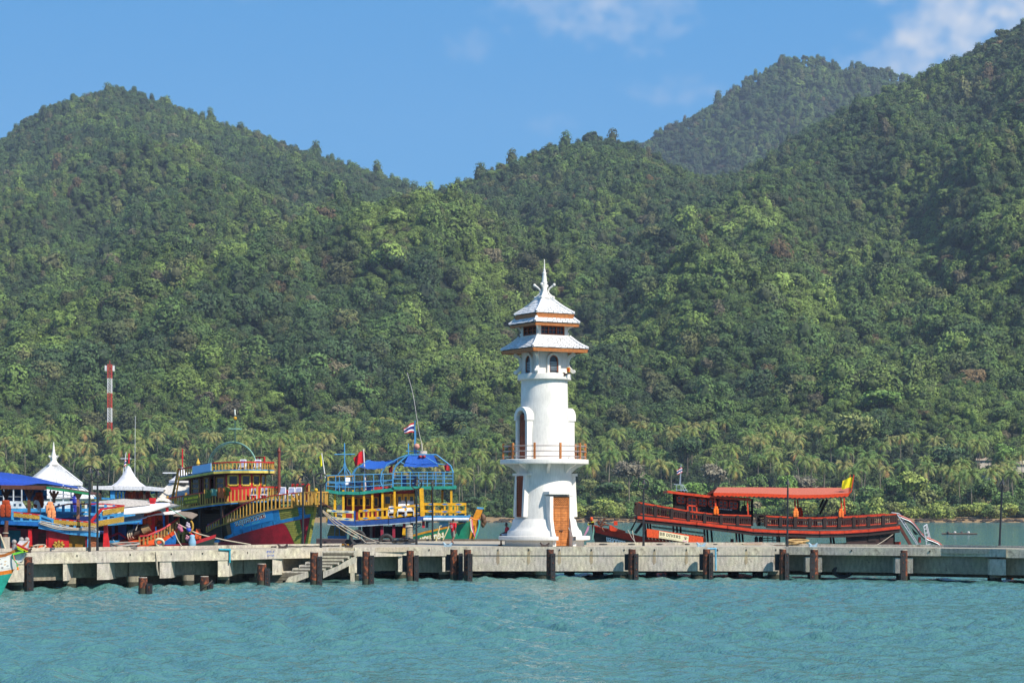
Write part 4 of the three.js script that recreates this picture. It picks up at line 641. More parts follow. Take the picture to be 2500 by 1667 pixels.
  for (const s of [-1, 1]) part('door_cheek', prism([P(a0, 1.6, y0, s * (hw + 0.02)), P(a0, 2.62, y0, s * (hw + 0.02)), P(a0, 2.62, 2.75, s * (hw + 0.02)), P(a0, 2.45, 3.05, s * (hw + 0.02)), P(a0, 2.24, 3.9, s * (hw + 0.02)), P(a0, 2.18, 4.4, s * (hw + 0.02)), P(a0, 2.18, yT, s * (hw + 0.02)), P(a0, 1.6, yT, s * (hw + 0.02))], tan(a0).multiplyScalar(s * 0.24)), W, L);
  part('door_header', prism([P(a0, 1.6, yT + 0.12, -1.0), P(a0, 2.36, yT + 0.12, -1.0), P(a0, 2.36, yT + 0.3, -1.0), P(a0, 1.6, yT + 0.3, -1.0)], tan(a0).multiplyScalar(2.0)), W, L);
  part('door_recess', prism([P(a0, dr - 0.02, y0, -hw), P(a0, dr - 0.02, y0, hw), P(a0, dr - 0.02, yT, hw), P(a0, dr - 0.02, yT, -hw)], dir(a0).multiplyScalar(-0.1)), M.dark, L);
  const plate = (a, r, t0, t1, ya, yb, th, m, nm, par) => part(nm, prism([P(a, r, ya, t0), P(a, r, ya, t1), P(a, r, yb, t1), P(a, r, yb, t0)], dir(a).multiplyScalar(-th)), m, par);
  const lattice = (a, r, t0, t1, ya, yb, n, m, par) => { const gs = [], w = t1 - t0, h = yb - ya, s = w / n; const cl = (p, q) => gs.push(bar(P(a, r, p[1], p[0]), P(a, r, q[1], q[0]), 0.045, 0.03, dir(a))); for (let c = -Math.ceil(h / s); c <= n; c++) for (const f of [1, -1]) { const k = (x) => f > 0 ? x : t0 + t1 - x; let xa = t0 + c * s, y = ya, xb = xa + h, y2 = yb; if (xa < t0) { y += t0 - xa; xa = t0; } if (xb > t1) { y2 -= xb - t1; xb = t1; } if (xb - xa > 0.02) cl([k(xa), y], [k(xb), y2]); } gs.push(bar(P(a, r, ya, t0), P(a, r, ya, t1), 0.05, 0.05), bar(P(a, r, yb, t0), P(a, r, yb, t1), 0.05, 0.05), bar(P(a, r, ya, t0), P(a, r, yb, t0), 0.05, 0.05, dir(a)), bar(P(a, r, ya, t1), P(a, r, yb, t1), 0.05, 0.05, dir(a))); return part('lattice', gs, m, par); };
  const door = part('door', [bar(P(a0, dr + 0.05, y0, -hw + 0.04), P(a0, dr + 0.05, yT, -hw + 0.04), 0.09, 0.09, dir(a0)), bar(P(a0, dr + 0.05, y0, hw - 0.04), P(a0, dr + 0.05, yT, hw - 0.04), 0.09, 0.09, dir(a0)), bar(P(a0, dr + 0.05, 4.66, -hw), P(a0, dr + 0.05, 4.66, hw), 0.09, 0.09)], M.orangeWood, L, { label: 'tall orange wooden double door with a lattice transom' });
  for (const s of [0, 1]) { const t0 = s ? 0.01 : -hw + 0.08, t1 = s ? hw - 0.08 : -0.01; const lf = plate(a0, dr + 0.06, t0, t1, y0 + 0.02, 4.62, 0.05, M.orangeWood, 'door_leaf', door);
    plate(a0, dr + 0.085, t0 + 0.08, t1 - 0.08, 3.72, 4.52, 0.04, M.orangeWood, 'door_panel', door); plate(a0, dr + 0.085, t0 + 0.08, t1 - 0.08, 2.3, 3.05, 0.04, M.orangeWood, 'door_panel', door); plate(a0, dr + 0.085, t0 + 0.08, t1 - 0.08, 3.14, 3.6, 0.04, M.orangeWood, 'door_panel', door); }
  lattice(a0, dr + 0.06, -hw + 0.07, hw - 0.07, 4.71, yT - 0.06, 7, M.orangeWood, door);
  part('door_handle', [new THREE.SphereGeometry(0.05, 8, 6).translate(...P(a0, dr + 0.12, 3.1, -0.07).toArray()), new THREE.SphereGeometry(0.05, 8, 6).translate(...P(a0, dr + 0.12, 3.1, 0.07).toArray())], M.black, door);
  for (const s of [-1, 1]) plate(a0, dr + 0.16, s > 0 ? hw : -hw - 0.24, s > 0 ? hw + 0.24 : -hw, 3.9, yT, 0.3, W, 'door_jamb', L);
  // lattice windows low on the left (and its twin round the far side), arched doors on the balcony
  for (const a of [a0 - Math.PI / 2 + 0.17, a0 + Math.PI / 2, a0 + Math.PI]) {
    const r = 1.93, ya = 4.0, yb = 6.7, tilt = 0.16;
    part('window_surround', [bar(P(a, r + 0.1, ya, -0.43), P(a, r - 0.05, yb, -0.43), 0.2, 0.4, dir(a)), bar(P(a, r + 0.1, ya, 0.43), P(a, r - 0.05, yb, 0.43), 0.2, 0.4, dir(a)), prism([P(a, r + 0.2, yb, -0.72), P(a, r + 0.2, yb, 0.72), P(a, r + 0.2, yb + 0.16, 0.72), P(a, r + 0.2, yb + 0.16, -0.72)], dir(a).multiplyScalar(-0.6))], W, L);
    const w = part('lattice_window', prism([P(a, r + 0.1, ya, -0.36), P(a, r + 0.1, ya, 0.36), P(a, r - 0.02, yb, 0.36), P(a, r - 0.02, yb, -0.36)], dir(a).multiplyScalar(-0.05)), M.dark, L);
    lattice(a, r + 0.14, -0.32, 0.32, ya + 0.03, yb - 0.05, 4, M.redWood, w);
    // balcony door
    const rb = 1.66, yd0 = yDk + 0.02, ys = yDk + 2.78;
    part('door_hood', archRing(a, rb + 0.38, 0.42, 0.24, ys - 0.22, ys, 0.95), W, L);
    part('door_jamb', [bar(P(a, rb + 0.06, yd0, -0.5), P(a, rb + 0.06, ys - 0.2, -0.5), 0.2, 0.5, dir(a)), bar(P(a, rb + 0.06, yd0, 0.5), P(a, rb + 0.06, ys - 0.2, 0.5), 0.2, 0.5, dir(a))], W, L);
    const dd = part('balcony_door', arch(a, rb + 0.12, -0.38, 0.38, yd0, ys - 0.1, 0.06), M.redWood, L);
    for (const s of [-1, 1]) for (const [p, q] of [[0.12, 1.05], [1.15, 1.55], [1.65, 2.4]]) plate(a, rb + 0.15, s > 0 ? 0.05 : -0.36, s > 0 ? 0.36 : -0.05, yd0 + p, yd0 + q, 0.04, M.redWood, 'door_panel', dd);
    const fan = arch(a, rb + 0.135, -0.32, 0.32, ys - 0.2, ys - 0.1, 0.02); part('fanlight', fan, M.dark, dd);
    lattice(a, rb + 0.15, -0.24, 0.24, ys - 0.2, ys + 0.12, 3, M.redWood, dd);
  }
  // small beacon box on the ring
  const bp = P(a0 + 0.42, 1.95, yRing + 0.5);
  const bcn = thing('alarm_beacon', 'small orange and yellow box on a bracket at the ring band of the lighthouse', 'beacon', bp);
  part('box', bx(0.22, 0.32, 0.2, bp.x, bp.y + 0.12, bp.z), paint('#e8a51c'), bcn); part('front_plate', bx(0.1, 0.2, 0.04, bp.x, bp.y + 0.12, bp.z + 0.12), paint('#d0301c'), bcn);
  part('bracket', [bar(P(a0 + 0.42, 1.6, yRing + 0.28), bp.clone().add(V(0, -0.1, 0)), 0.08), new THREE.CylinderGeometry(0.12, 0.15, 0.2, 10).rotateX(Math.PI / 2).translate(bp.x - 0.3, bp.y - 0.18, bp.z), bar(bp.clone().add(V(-0.3, -0.15, 0)), bp.clone().add(V(0.15, -0.12, 0)), 0.06)], paint('#4a3428'), bcn);
}
// ---------------------------------------------------------------- boat kit
// a zoomed window on the photograph: x, y of the window -> photo pixel -> point on the boat's own vertical plane
function Win(pl, ox, oy, s) {
  const w = (x, y, off = 0) => pl(ox + x * s, oy + y * s, off);
  w.pl = pl; w.line = (pts, off = 0) => pts.map(([x, y, o]) => w(x, y, o ?? off));
  w.poly = (pts, off = 0, th = 0.06) => prism(w.line(pts, off), pl.back.clone().multiplyScalar(th));
  w.rect = (x0, y0, x1, y1, off = 0, th = 0.06) => w.poly([[x0, y0], [x1, y0], [x1, y1], [x0, y1]], off, th);
  w.bar = (x0, y0, x1, y1, off = 0, t = 0.08, d = t) => bar(w(x0, y0, off), w(x1, y1, off), t, d, pl.n);
  w.px = (x, y) => [ox + x * s, oy + y * s];
  return w;
}
const shift = (pts, v) => pts.map((p) => p.clone().add(v));
// a deck or roof: strip between a near edge and the same edge moved back by dep metres (number or list)
function strip(near, backDir, dep, th, drop = 0) {
  const far = near.map((p, i) => p.clone().addScaledVector(backDir, Array.isArray(dep) ? dep[i] : dep).add(V(0, drop, 0))), gs = [];
  for (let i = 0; i + 1 < near.length; i++) gs.push(prism([near[i], near[i + 1], far[i + 1], far[i]], V(0, -th, 0)));
  return mergeGeometries(gs.map(plain));
}
function ribbonBar(pts, w, d, up) { const gs = []; for (let i = 0; i + 1 < pts.length; i++) gs.push(bar(pts[i], pts[i + 1].clone().lerp(pts[i], -0.02), up ? d : w, up ? w : d, up)); return mergeGeometries(gs.map(plain)); }
const balusterGeo = boxUV(plain(new THREE.LatheGeometry([[0.5, 0], [0.5, 0.1], [0.3, 0.14], [0.5, 0.3], [0.52, 0.36], [0.28, 0.5], [0.52, 0.64], [0.5, 0.7], [0.3, 0.86], [0.5, 0.9], [0.5, 1]].map(([a, b]) => new THREE.Vector2(a, b)), 7)));
const squareGeo = boxUV(plain(new THREE.BoxGeometry(1, 1, 1).translate(0, 0.5, 0)));
// a railing: top rail with single balusters and posts as its pieces
function railing(parent, top, bot, n, { railM, balM = railM, postM = railM, railW = 0.1, railH = 0.08, balW = 0.07, every = 0, postW = 0.12, turned = false, up, bottomRail, over = 0, name = 'railing', label } = {}) {
  const r = part(name, [ribbonBar(top, railW, railH, up), bottomRail ? ribbonBar(shift(bot, V(0, bottomRail, 0)), railW * 0.8, 0.06, up) : null], railM, parent, label ? { label } : {});
  const T = alongLine(top, n), B = alongLine(bot, n);
  for (let i = 0; i < n; i++) {
    const post = every && i % every === 0, m = new THREE.Mesh(post || !turned ? squareGeo : balusterGeo, post ? postM : balM); m.name = post ? 'rail_post' : 'baluster'; m.castShadow = m.receiveShadow = true;
    const off = V(0, 0, 0); for (let q = r; q && q !== scene; q = q.parent) off.add(q.position);
    m.position.copy(B[i]).sub(off); const w = post ? postW : balW; m.scale.set(w, Math.max(0.05, T[i].y - B[i].y) + (post ? over : 0), w); if (up) m.rotation.y = Math.atan2(up.x, up.z); r.add(m);
  }
  return r;
}
// hull surface: half width at station s and height y, bow towards +s
function hullForm({ s1, stemLow, stemHigh, yTop, bLow, bHigh, pow = 2.1, stern, sternTaper = 0.12 }) {
  const stem = (y) => lerp(stemLow, stemHigh, clamp(y / yTop, -0.2, 1.15));
  const f = (s, y) => { const b = lerp(bLow, bHigh, clamp(y / yTop, -0.3, 1)), t = clamp((s - s1) / (stem(y) - s1), 0, 1), a = clamp((stern + 2.5 - s) / 2.5, 0, 1); return b * (1 - Math.pow(t, pow)) * (1 - sternTaper * a * a); };
  f.stem = stem; return f;
}
function hullPatch(f, loc, s0, s1, lo, hi, side, off = 0, ns = 18, ny = 5) {
  const rows = [];
  for (let j = 0; j <= ny; j++) { const r = []; for (let i = 0; i <= ns; i++) { const t = i / ns; let s = lerp(s0, s1 === 'stem' ? 0 : s1, t), y; if (s1 === 'stem') { s = lerp(s0, f.stem(lerp(lo(f.stem(2)), hi(f.stem(3)), j / ny)), t); } y = lerp(lo(s), hi(s), j / ny); if (s1 === 'stem' && i === ns) s = f.stem(y); r.push(loc(s, y, side * (f(s, y) + off))); } rows.push(r); }
  return side > 0 ? sheet(rows) : sheet(rows.reverse());
}
// ---------------------------------------------------------------- lettering drawn with strokes
const GLYPH = {
  'น': [[[.18, .1], [.08, .16], [.16, .22], [.22, .12], [.22, .95], [.35, .8], [.5, .78], [.62, .9], [.5, 1], [.42, .88]], [[.62, .9], [.62, .05]]], 'ก': [[[.05, 1], [.05, .35], [.18, .25], [.05, .15], [.3, 0], [.6, .15], [.62, 1]]], 'ย': [[[.2, .1], [.08, .15], [.15, .25], [.2, .4], [.08, .5], [.08, .9], [.3, 1], [.62, .95], [.62, .05]]],
  'ง': [[[.35, .1], [.25, .2], [.38, .28], [.45, .1], [.45, .95], [.1, .7]]], 'ท': [[[.15, .1], [.05, .2], [.15, .3], [.2, .1], [.2, 1]], [[.2, .4], [.45, .1], [.6, .2], [.6, 1]]], 'อ': [[[.2, .5], [.3, .42], [.2, .35], [.08, .5], [.08, .85], [.3, 1], [.58, .9], [.6, .3], [.35, 0], [.1, .15]]],
  'บ': [[[.2, .05], [.08, .1], [.15, .2], [.2, .1], [.15, .95], [.6, .95], [.6, .05]]], 'ล': [[[.25, .75], [.35, .85], [.2, .95], [.1, .7], [.3, .5], [.6, .7], [.6, .2], [.35, 0], [.08, .15]], [[.6, .6], [.6, 1]]], 'พ': [[[.12, .1], [.02, .16], [.1, .22], [.16, .1], [.2, 1], [.38, .45], [.55, 1], [.62, .05]]], 'ร': [[[.35, .9], [.25, 1], [.4, 1], [.45, .85], [.45, .5], [.1, .3], [.15, .08], [.5, .1]]],
  'ณ': [[[.2, .75], [.1, .9], [.02, .8], [.05, .2], [.25, .05], [.35, .3], [.35, 1]], [[.45, .05], [.5, .95], [.6, .8], [.72, .9]], [[.72, .95], [.72, .05]]], 'ข': [[[.15, .15], [.05, .1], [.15, .02], [.25, .15], [.12, .35], [.2, .95], [.6, .95], [.6, .05]]], 'า': [[[.05, .2], [.25, 0], [.45, .2], [.45, 1]]], 'ค': [[[.3, .6], [.4, .5], [.3, .42], [.2, .6], [.05, 1], [.05, .3], [.3, 0], [.6, .2], [.6, 1]]],
  'ว': [[[.2, .85], [.3, .95], [.4, .9], [.42, .3], [.25, .05], [.05, .2]]], 'เ': [[[.2, .95], [.3, .88], [.2, .8], [.12, .9], [.12, .05]]], 'ด': [[[.3, .55], [.4, .62], [.3, .7], [.15, 1], [.05, .3], [.3, 0], [.6, .2], [.6, 1]]], 'ม': [[[.15, .1], [.05, .18], [.2, .25], [.2, .95], [.08, .85], [.2, .75], [.6, .95], [.6, .05]]],
  'ุ': [[[-.18, 1.12], [-.26, 1.2], [-.14, 1.2], [-.14, 1.4]]], 'ู': [[[-.35, 1.12], [-.35, 1.35], [-.1, 1.35], [-.1, 1.12]]], '.': [[[.1, .92], [.16, .98]]], ' ': [], '-': [[[.05, .55], [.4, .55]]],
};
function scrawl(g, text, x, y, h, lw, color, sx = 1) {
  g.strokeStyle = color; g.lineWidth = lw; g.lineCap = g.lineJoin = 'round';
  for (const ch of text) {
    const gl = GLYPH[ch];
    if (!gl) { g.fillStyle = color; g.font = 'bold ' + Math.round(h * 1.25) + 'px sans-serif'; g.fillText(ch, x, y + h); x += g.measureText(ch).width; continue; }
    for (const line of gl) { g.beginPath(); line.forEach(([a, b], i) => g[i ? 'lineTo' : 'moveTo'](x + a * h * sx, y + b * h)); g.stroke(); }
    x += (ch === 'ุ' || ch === 'ู') ? 0 : (ch === '.' || ch === ' ' ? 0.3 : ch === 'ง' || ch === 'า' || ch === 'ว' || ch === 'ร' ? 0.62 : ch === 'ณ' ? 0.92 : 0.8) * h * sx;
  }
  return x;
}
function canvasTex(w, h, draw) { const c = document.createElement('canvas'); c.width = w; c.height = h; draw(c.getContext('2d'), w, h); const t = new THREE.CanvasTexture(c); t.colorSpace = THREE.SRGBColorSpace; return t; }
const printed = (w, h, draw, o = {}) => new THREE.MeshStandardMaterial({ roughness: 0.7, map: canvasTex(w, h, draw), side: THREE.DoubleSide, ...o });
const quadSheet = (a, b, c, d, nu = 1, nv = 1) => { const rows = []; for (let j = 0; j <= nv; j++) { const r = []; for (let i = 0; i <= nu; i++) r.push(a.clone().lerp(b, i / nu).lerp(d.clone().lerp(c, i / nu), j / nv)); rows.push(r); } return sheet(rows); };  // a: bottom left, b: bottom right, c: top right, d: top left
// ---------------------------------------------------------------- small things carried by the boats
function lifeJacket(p, label, hex = '#e9661f', s = 1, turn = 0) { s *= 0.72;
  const o = thing('life_jacket', label, 'life jacket', p), M1 = cloth(hex), B = M.black, x = p.x, y = p.y, z = p.z, c = Math.cos(turn), sn = Math.sin(turn), T = (g) => g.translate(-x, -y, -z).rotateY(turn).translate(x, y, z);
  const pad = (w, h, d, dx, dy, dz) => { const g = new THREE.SphereGeometry(0.5, 10, 8), pp = g.attributes.position; for (let i = 0; i < pp.count; i++) { const f = (v) => Math.sign(v) * Math.pow(Math.abs(v * 2), 0.5) / 2; pp.setXYZ(i, f(pp.getX(i)), f(pp.getY(i)), f(pp.getZ(i))); } g.computeVertexNormals(); g.scale(w, h, d).translate(x + dx * s, y + dy * s, z + dz * s); return T(g); };
  part('vest', [pad(0.26 * s, 0.6 * s, 0.2 * s, -0.12, -0.05, 0.06), pad(0.26 * s, 0.6 * s, 0.2 * s, 0.12, -0.05, 0.06), pad(0.46 * s, 0.62 * s, 0.18 * s, 0, -0.03, -0.1)], M1, o);
  part('collar', [pad(0.36 * s, 0.26 * s, 0.24 * s, 0, 0.32, -0.05)], M1, o);
  for (const dy of [-0.16, 0.04]) part('strap', T(bx(0.48 * s, 0.035 * s, 0.3 * s, x, y + dy * s, z)), B, o);
  return o;
}
function waver(a, b, c, d, amp, nu = 14) { const rows = []; const n = V().crossVectors(b.clone().sub(a), d.clone().sub(a)).normalize(); for (let j = 0; j <= 6; j++) { const r = []; for (let i = 0; i <= nu; i++) { const u = i / nu, p = a.clone().lerp(b, u).lerp(d.clone().lerp(c, u), j / 6); r.push(p.addScaledVector(n, amp * Math.sin(u * 7 + j * 0.35) * u).add(V(0, amp * 0.35 * Math.sin(u * 5), 0))); } rows.push(r); } return sheet(rows); }
const thaiFlagM = printed(96, 64, (g, w, h) => { [['#c8202c', 0, 1], ['#f4f3f2', 1, 2], ['#2b2f78', 2, 4], ['#f4f3f2', 4, 5], ['#c8202c', 5, 6]].forEach(([c, a, b]) => { g.fillStyle = c; g.fillRect(0, a * h / 6, w, (b - a) * h / 6 + 1); }); });
function flag(label, quad, mat, pole, amp = 0.12) { const o = thing('flag', label, 'flag', pole ? pole[0] : quad[0]); part('flag_cloth', waver(...quad, amp), mat, o, { uv: true }); if (pole) part('flag_pole', rod(pole[0], pole[1], pole[2] ?? 0.035), pole[3] ?? paint('#e5e2da'), o); return o; }
function rope(label, pts, r = 0.03, m = M.rope, name = 'mooring_rope', cat = 'rope') { return tag(part(name, tube(pts, r, 6), m, scene), label, cat); }
// ================================================================ dark red dive boat right of the lighthouse
{
  const pl = vplane(1860, 154.6, 0), A = Win(pl, 1400, 1120, 0.19558), B = Win(pl, 1840, 1120, 0.21259), back = pl.back;
  const O = thing('dive_boat', 'long two-deck dark brown and red dive boat with a long red awning', 'boat', [pl(1860, 1300).x, 0, -157]);
  const dk = timber('#3a2420'), dkP = timber('#2c1c1a'), red = paint('#b8301a', { roughness: 0.55 }), or = paint('#dc4212', { roughness: 0.55 }), blk = paint('#1d1a20', { roughness: 0.45 }), wine = timber('#7a1f1c'), blueG = paint('#8fb0cf');
  // hull, bow to the left
  const x0 = pl(1860, 1300).x, mid = -157.2, S = (px) => -((px - 1250) / F * 157 - x0), loc = (s, y, w) => V(x0 - s, y, mid + w);
  const hf = hullForm({ s1: S(1720), stemLow: S(1466), stemHigh: S(1444), yTop: 3.4, bLow: 1.5, bHigh: 2.25, pow: 2.0, stern: S(2190), sternTaper: 0.15 });
  const sheer = curve([[S(2190), 2.2], [S(2060), 2.02], [S(1750), 1.9], [S(1640), 2.05], [S(1570), 2.45], [S(1520), 2.8], [S(1470), 3.12], [S(1447), 3.33], [S(1420), 3.4]]);
  const band = (name, a, b, m) => part(name, [hullPatch(hf, loc, S(2190), 'stem', (s) => a(s), (s) => b(s), 1, 0, 44), hullPatch(hf, loc, S(2190), 'stem', (s) => a(s), (s) => b(s), -1, 0, 44)], m, O);
  band('sheer_strake', (s) => sheer(s) - 0.42, sheer, paint('#c62c16')); band('hull_side', (s) => sheer(s) - 1.5, (s) => sheer(s) - 0.42, blk); band('hull_bottom', () => -0.7, (s) => Math.max(0.3, sheer(s) - 1.5), dkP);
  { const rows = []; for (let i = 0; i <= 40; i++) { const s = lerp(S(2190), S(1449), i / 40), y = sheer(s) - 0.12, w = Math.max(0.02, hf(s, y) - 0.04); rows.push([loc(s, y, -w), loc(s, y, w)]); } part('main_deck', sheet(rows), wine, O); const w2 = hf(S(2190), 2) ; part('transom', prism([loc(S(2189.5), -0.7, -1.3), loc(S(2189.5), -0.7, 1.3), loc(S(2189.5), 2.1, w2), loc(S(2189.5), 2.1, -w2)], V(-0.08, 0, 0)), dkP, O); }
  part('prow', prism([loc(S(1452), 2.6, 0.1), loc(S(1446), 3.35, 0.12), loc(S(1440), 3.55, 0.12), loc(S(1428), 3.86, 0.12), loc(S(1443), 3.9, 0.12), loc(S(1450), 3.4, 0.1), loc(S(1458), 3.1, 0.1)], V(0, 0, -0.24)), blk, O, { label: 'black pointed prow' });
  part('sheer_cap', ribbonBar(Array.from({ length: 24 }, (_, i) => { const s = lerp(S(1640), S(1449), i / 23); return loc(s, sheer(s) + 0.03, hf(s, sheer(s))); }), 0.1, 0.08), or, O);
  // white Thai lettering on the black bow
  part('name_lettering', hullPatch(hf, loc, S(1478), S(1568), (s) => sheer(s) - 1.02, (s) => sheer(s) - 0.45, 1, 0.012, 12, 2), printed(512, 96, (g, w, h) => { g.fillStyle = '#1d1a20'; g.fillRect(0, 0, w, h); g.save(); scrawl(g, 'ขลุลากุบาล', 12, 20, 46, 12, '#eceef4', 0.95); g.restore(); }), O, { uv: true });
  // bow fittings
  part('bow_deck_house', [A.poly([[452, 822], [470, 820], [545, 862], [650, 892], [650, 912], [560, 900], [470, 892], [452, 880]], 1.6, 1.1)], or, O); part('windlass_box', A.rect(505, 770, 550, 822, 2.0, 0.5), or, O);
  // upper deck: orange edge, dark soffit
  const lineA = [[1556, 1257.5], [1600, 1262], [1700, 1272], [1775, 1281], [1838, 1289], [1900, 1292], [2000, 1294.5], [2060, 1293.5], [2120, 1290], [2195, 1282]], near = lineA.map(([x, y]) => pl(x, y)), dep = [3.6, 4.4, 5, 5.2, 5.2, 5.2, 5.2, 5.2, 5.1, 4.6];
  part('upper_deck', strip(near, back, dep, 0.12), timber('#6b5a52'), O); part('deck_rim', ribbonBar(shift(near, V(0, -0.12, 0.04)), 0.09, 0.22, pl.n), or, O); part('deck_rim', ribbonBar(shift(near, V(0, -0.2, 0.09)), 0.05, 0.05, pl.n), red, O); part('deck_beam', ribbonBar(shift(near, V(0, -0.36, -0.02)), 0.12, 0.24, pl.n), dk, O); part('deck_rim', ribbonBar(near.map((p, i) => p.clone().addScaledVector(back, dep[i]).add(V(0, -0.12, 0))), 0.09, 0.22, pl.n), or, O);
  for (let i = 0; i < 24; i++) { const [x, y] = alongLine(lineA, 24)[i]; part('deck_joist', bar(pl(x, y + 8, 0.1), pl(x, y + 8, 4.4), 0.09, 0.12), dk, O); }
  // front bulwark
  const bw = [[1558, 1226], [1572, 1228], [1572, 1260], [1560, 1257]]; part('bow_panel', [panel(pl, bw, 0, 0.1), prism([pl(1558, 1226), pl(1560, 1257), pl(1560, 1257, 3.5), pl(1558, 1226, 3.5)], V(0.08, 0, 0))], dk, O);
  // railings
  const R1t = A.line([[820, 540], [1100, 588], [1450, 648], [1800, 690], [2210, 702]]), R1b = A.line([[890, 700], [1100, 728], [1450, 775], [1800, 812], [2210, 838]]).map((p, i) => p); R1b[0] = pl(1560, 1256);
  const up = pl.n;
  railing(O, R1t, R1b, 62, { railM: or, balM: timber('#4e1f1a'), postM: dk, railW: 0.1, railH: 0.1, balW: 0.085, every: 9, postW: 0.2, turned: true, up, bottomRail: 0.1 });
  railing(O, shift(R1t.slice(0, 3), back.clone().multiplyScalar(4.2)), shift(R1b.slice(0, 3), back.clone().multiplyScalar(4.2)), 34, { railM: or, balM: timber('#4e1f1a'), postM: dk, railH: 0.1, balW: 0.085, every: 9, postW: 0.2, turned: true, up });
  part('front_rail', bar(R1t[0], R1t[0].clone().addScaledVector(back, 4.2), 0.1, 0.1), or, O);
  const R2t = B.line([[140, 652], [430, 666], [700, 674], [950, 668], [1200, 658], [1420, 645], [1635, 628]]), R2b = B.line([[140, 770], [430, 780], [700, 786], [950, 786], [1200, 778], [1420, 765], [1635, 748]]);
  railing(O, R2t, R2b, 72, { railM: or, balM: timber('#58221a'), postM: dk, railH: 0.1, balW: 0.085, every: 8, postW: 0.22, turned: true, up, bottomRail: 0.12 });
  railing(O, shift(R2t, back.clone().multiplyScalar(4.6)), shift(R2b, back.clone().multiplyScalar(4.6)), 72, { railM: red, balM: timber('#5a241c'), postM: dkP, railH: 0.1, balW: 0.09, every: 8, postW: 0.2, turned: true, up, bottomRail: 0.12 });
  part('rail_skirt', [ribbonBar(shift(R2b, V(0, -0.02, 0.02)), 0.1, 0.2, up), ribbonBar(shift(R1b, V(0, -0.04, 0.02)), 0.1, 0.2, up), ribbonBar(shift(R2t, V(0, -0.14, 0)), 0.07, 0.12, up), ribbonBar(shift(R1t, V(0, -0.14, 0)), 0.07, 0.12, up)], dk, O);
  part('stern_panel', [panel(pl, [[2172, 1258], [2190, 1253], [2194, 1279], [2174, 1283]], -0.02, 0.12), prism([pl(2190, 1253), pl(2194, 1279), pl(2194, 1279, 4.4), pl(2190, 1253, 4.4)], V(-0.08, 0, 0))], dk, O);
  part('gate_frame', [B.bar(0, 632, 185, 640, 0.1, 0.07), B.bar(20, 632, 40, 760, 0.1, 0.09), B.bar(40, 730, 180, 640, 0.1, 0.05), B.bar(40, 650, 130, 730, 0.1, 0.05), B.bar(135, 640, 140, 770, 0.1, 0.1), B.bar(140, 660, 190, 770, 0.1, 0.05)], dkP, O);
  // cabin
  const cab = [[1238, 425], [2075, 500], [2075, 640], [2090, 815], [1800, 800], [1450, 760], [1252, 735]];
  part('cabin_wall', [A.poly(cab, 1.0, 0.1), A.poly(cab, 4.0, 0.1)], dkP, O);
  part('cabin_front', prism(A.line([[1238, 425], [1250, 735]], 1.0).concat(A.line([[1250, 735], [1238, 425]], 4.1)), V(0.1, 0, 0)), dk, O);
  for (let i = 0; i < 17; i++) { const x = 1262 + i * 50; part('plank_joint', A.rect(x, 440 + i * 4.2, x + 5, 735 + i * 4, 0.985, 0.02), M.dark, O); }
  part('cabin_end', [A.rect(2215, 490, 2245, 830, 1.0, 0.14), A.rect(2215, 490, 2245, 830, 4.0, 0.14), A.rect(2075, 640, 2230, 820, 1.0, 0.06), A.rect(2190, 490, 2200, 640, 3, 0.1), A.rect(2130, 490, 2140, 640, 3.9, 0.1)], dkP, O);
  part('steering_gear', [A.poly([[2100, 640], [2110, 580], [2150, 570], [2165, 600], [2160, 640]], 2.4, 0.5)], paint('#3d4046'), O);
  const roofN = A.line([[1175, 390], [1500, 428], [1850, 468], [2210, 490]], 0.55); part('cabin_roof', strip(roofN, back, 4.2, 0.08), blueG, O); part('roof_fascia', [ribbonBar(shift(roofN, V(0, -0.08, 0.04)), 0.06, 0.17, up), bar(roofN[0].clone().add(V(0, -0.08, 0)), roofN[0].clone().addScaledVector(back, 4.2).add(V(0, -0.08, 0)), 0.06, 0.17)], or, O); part('wall_band', A.poly([[1240, 432], [1700, 480], [2075, 505], [2200, 512], [2200, 480], [1700, 455]], 0.97, 0.06), red, O);
  const win = (x, y, w, h, sl) => { const f = part('window', [A.poly([[x, y], [x + w, y + sl], [x + w, y + sl + 14], [x, y + 14]], 0.9, 0.12), A.poly([[x, y + h - 16], [x + w, y + h + sl - 16], [x + w, y + h + sl], [x, y + h]], 0.9, 0.12), A.poly([[x, y], [x + 14, y], [x + 14, y + h], [x, y + h]], 0.9, 0.12), A.poly([[x + w - 14, y + sl], [x + w, y + sl], [x + w, y + h + sl], [x + w - 14, y + h + sl]], 0.9, 0.12), A.poly([[x + w / 2 - 6, y + 5], [x + w / 2 + 6, y + 5], [x + w / 2 + 6, y + h], [x + w / 2 - 6, y + h]], 0.905, 0.1), A.poly([[x, y + h / 2 - 5], [x + w, y + h / 2 + sl - 5], [x + w, y + h / 2 + sl + 7], [x, y + h / 2 + 7]], 0.905, 0.1)], or, O); for (const u of [0, 1]) for (const v of [0, 1]) part('pane', A.rect(x + 14 + u * (w / 2 - 7), y + 14 + v * (h / 2 - 8), x + w / 2 - 6 + u * (w / 2 - 8), y + h / 2 - 5 + v * (h / 2 - 10) + sl / 2, 0.96, 0.02), M.glass, f); };
  for (const [x, y] of [[1288, 450], [1553, 480], [1680, 492], [1812, 505], [1942, 516]]) win(x, y, 112, 98, 12);
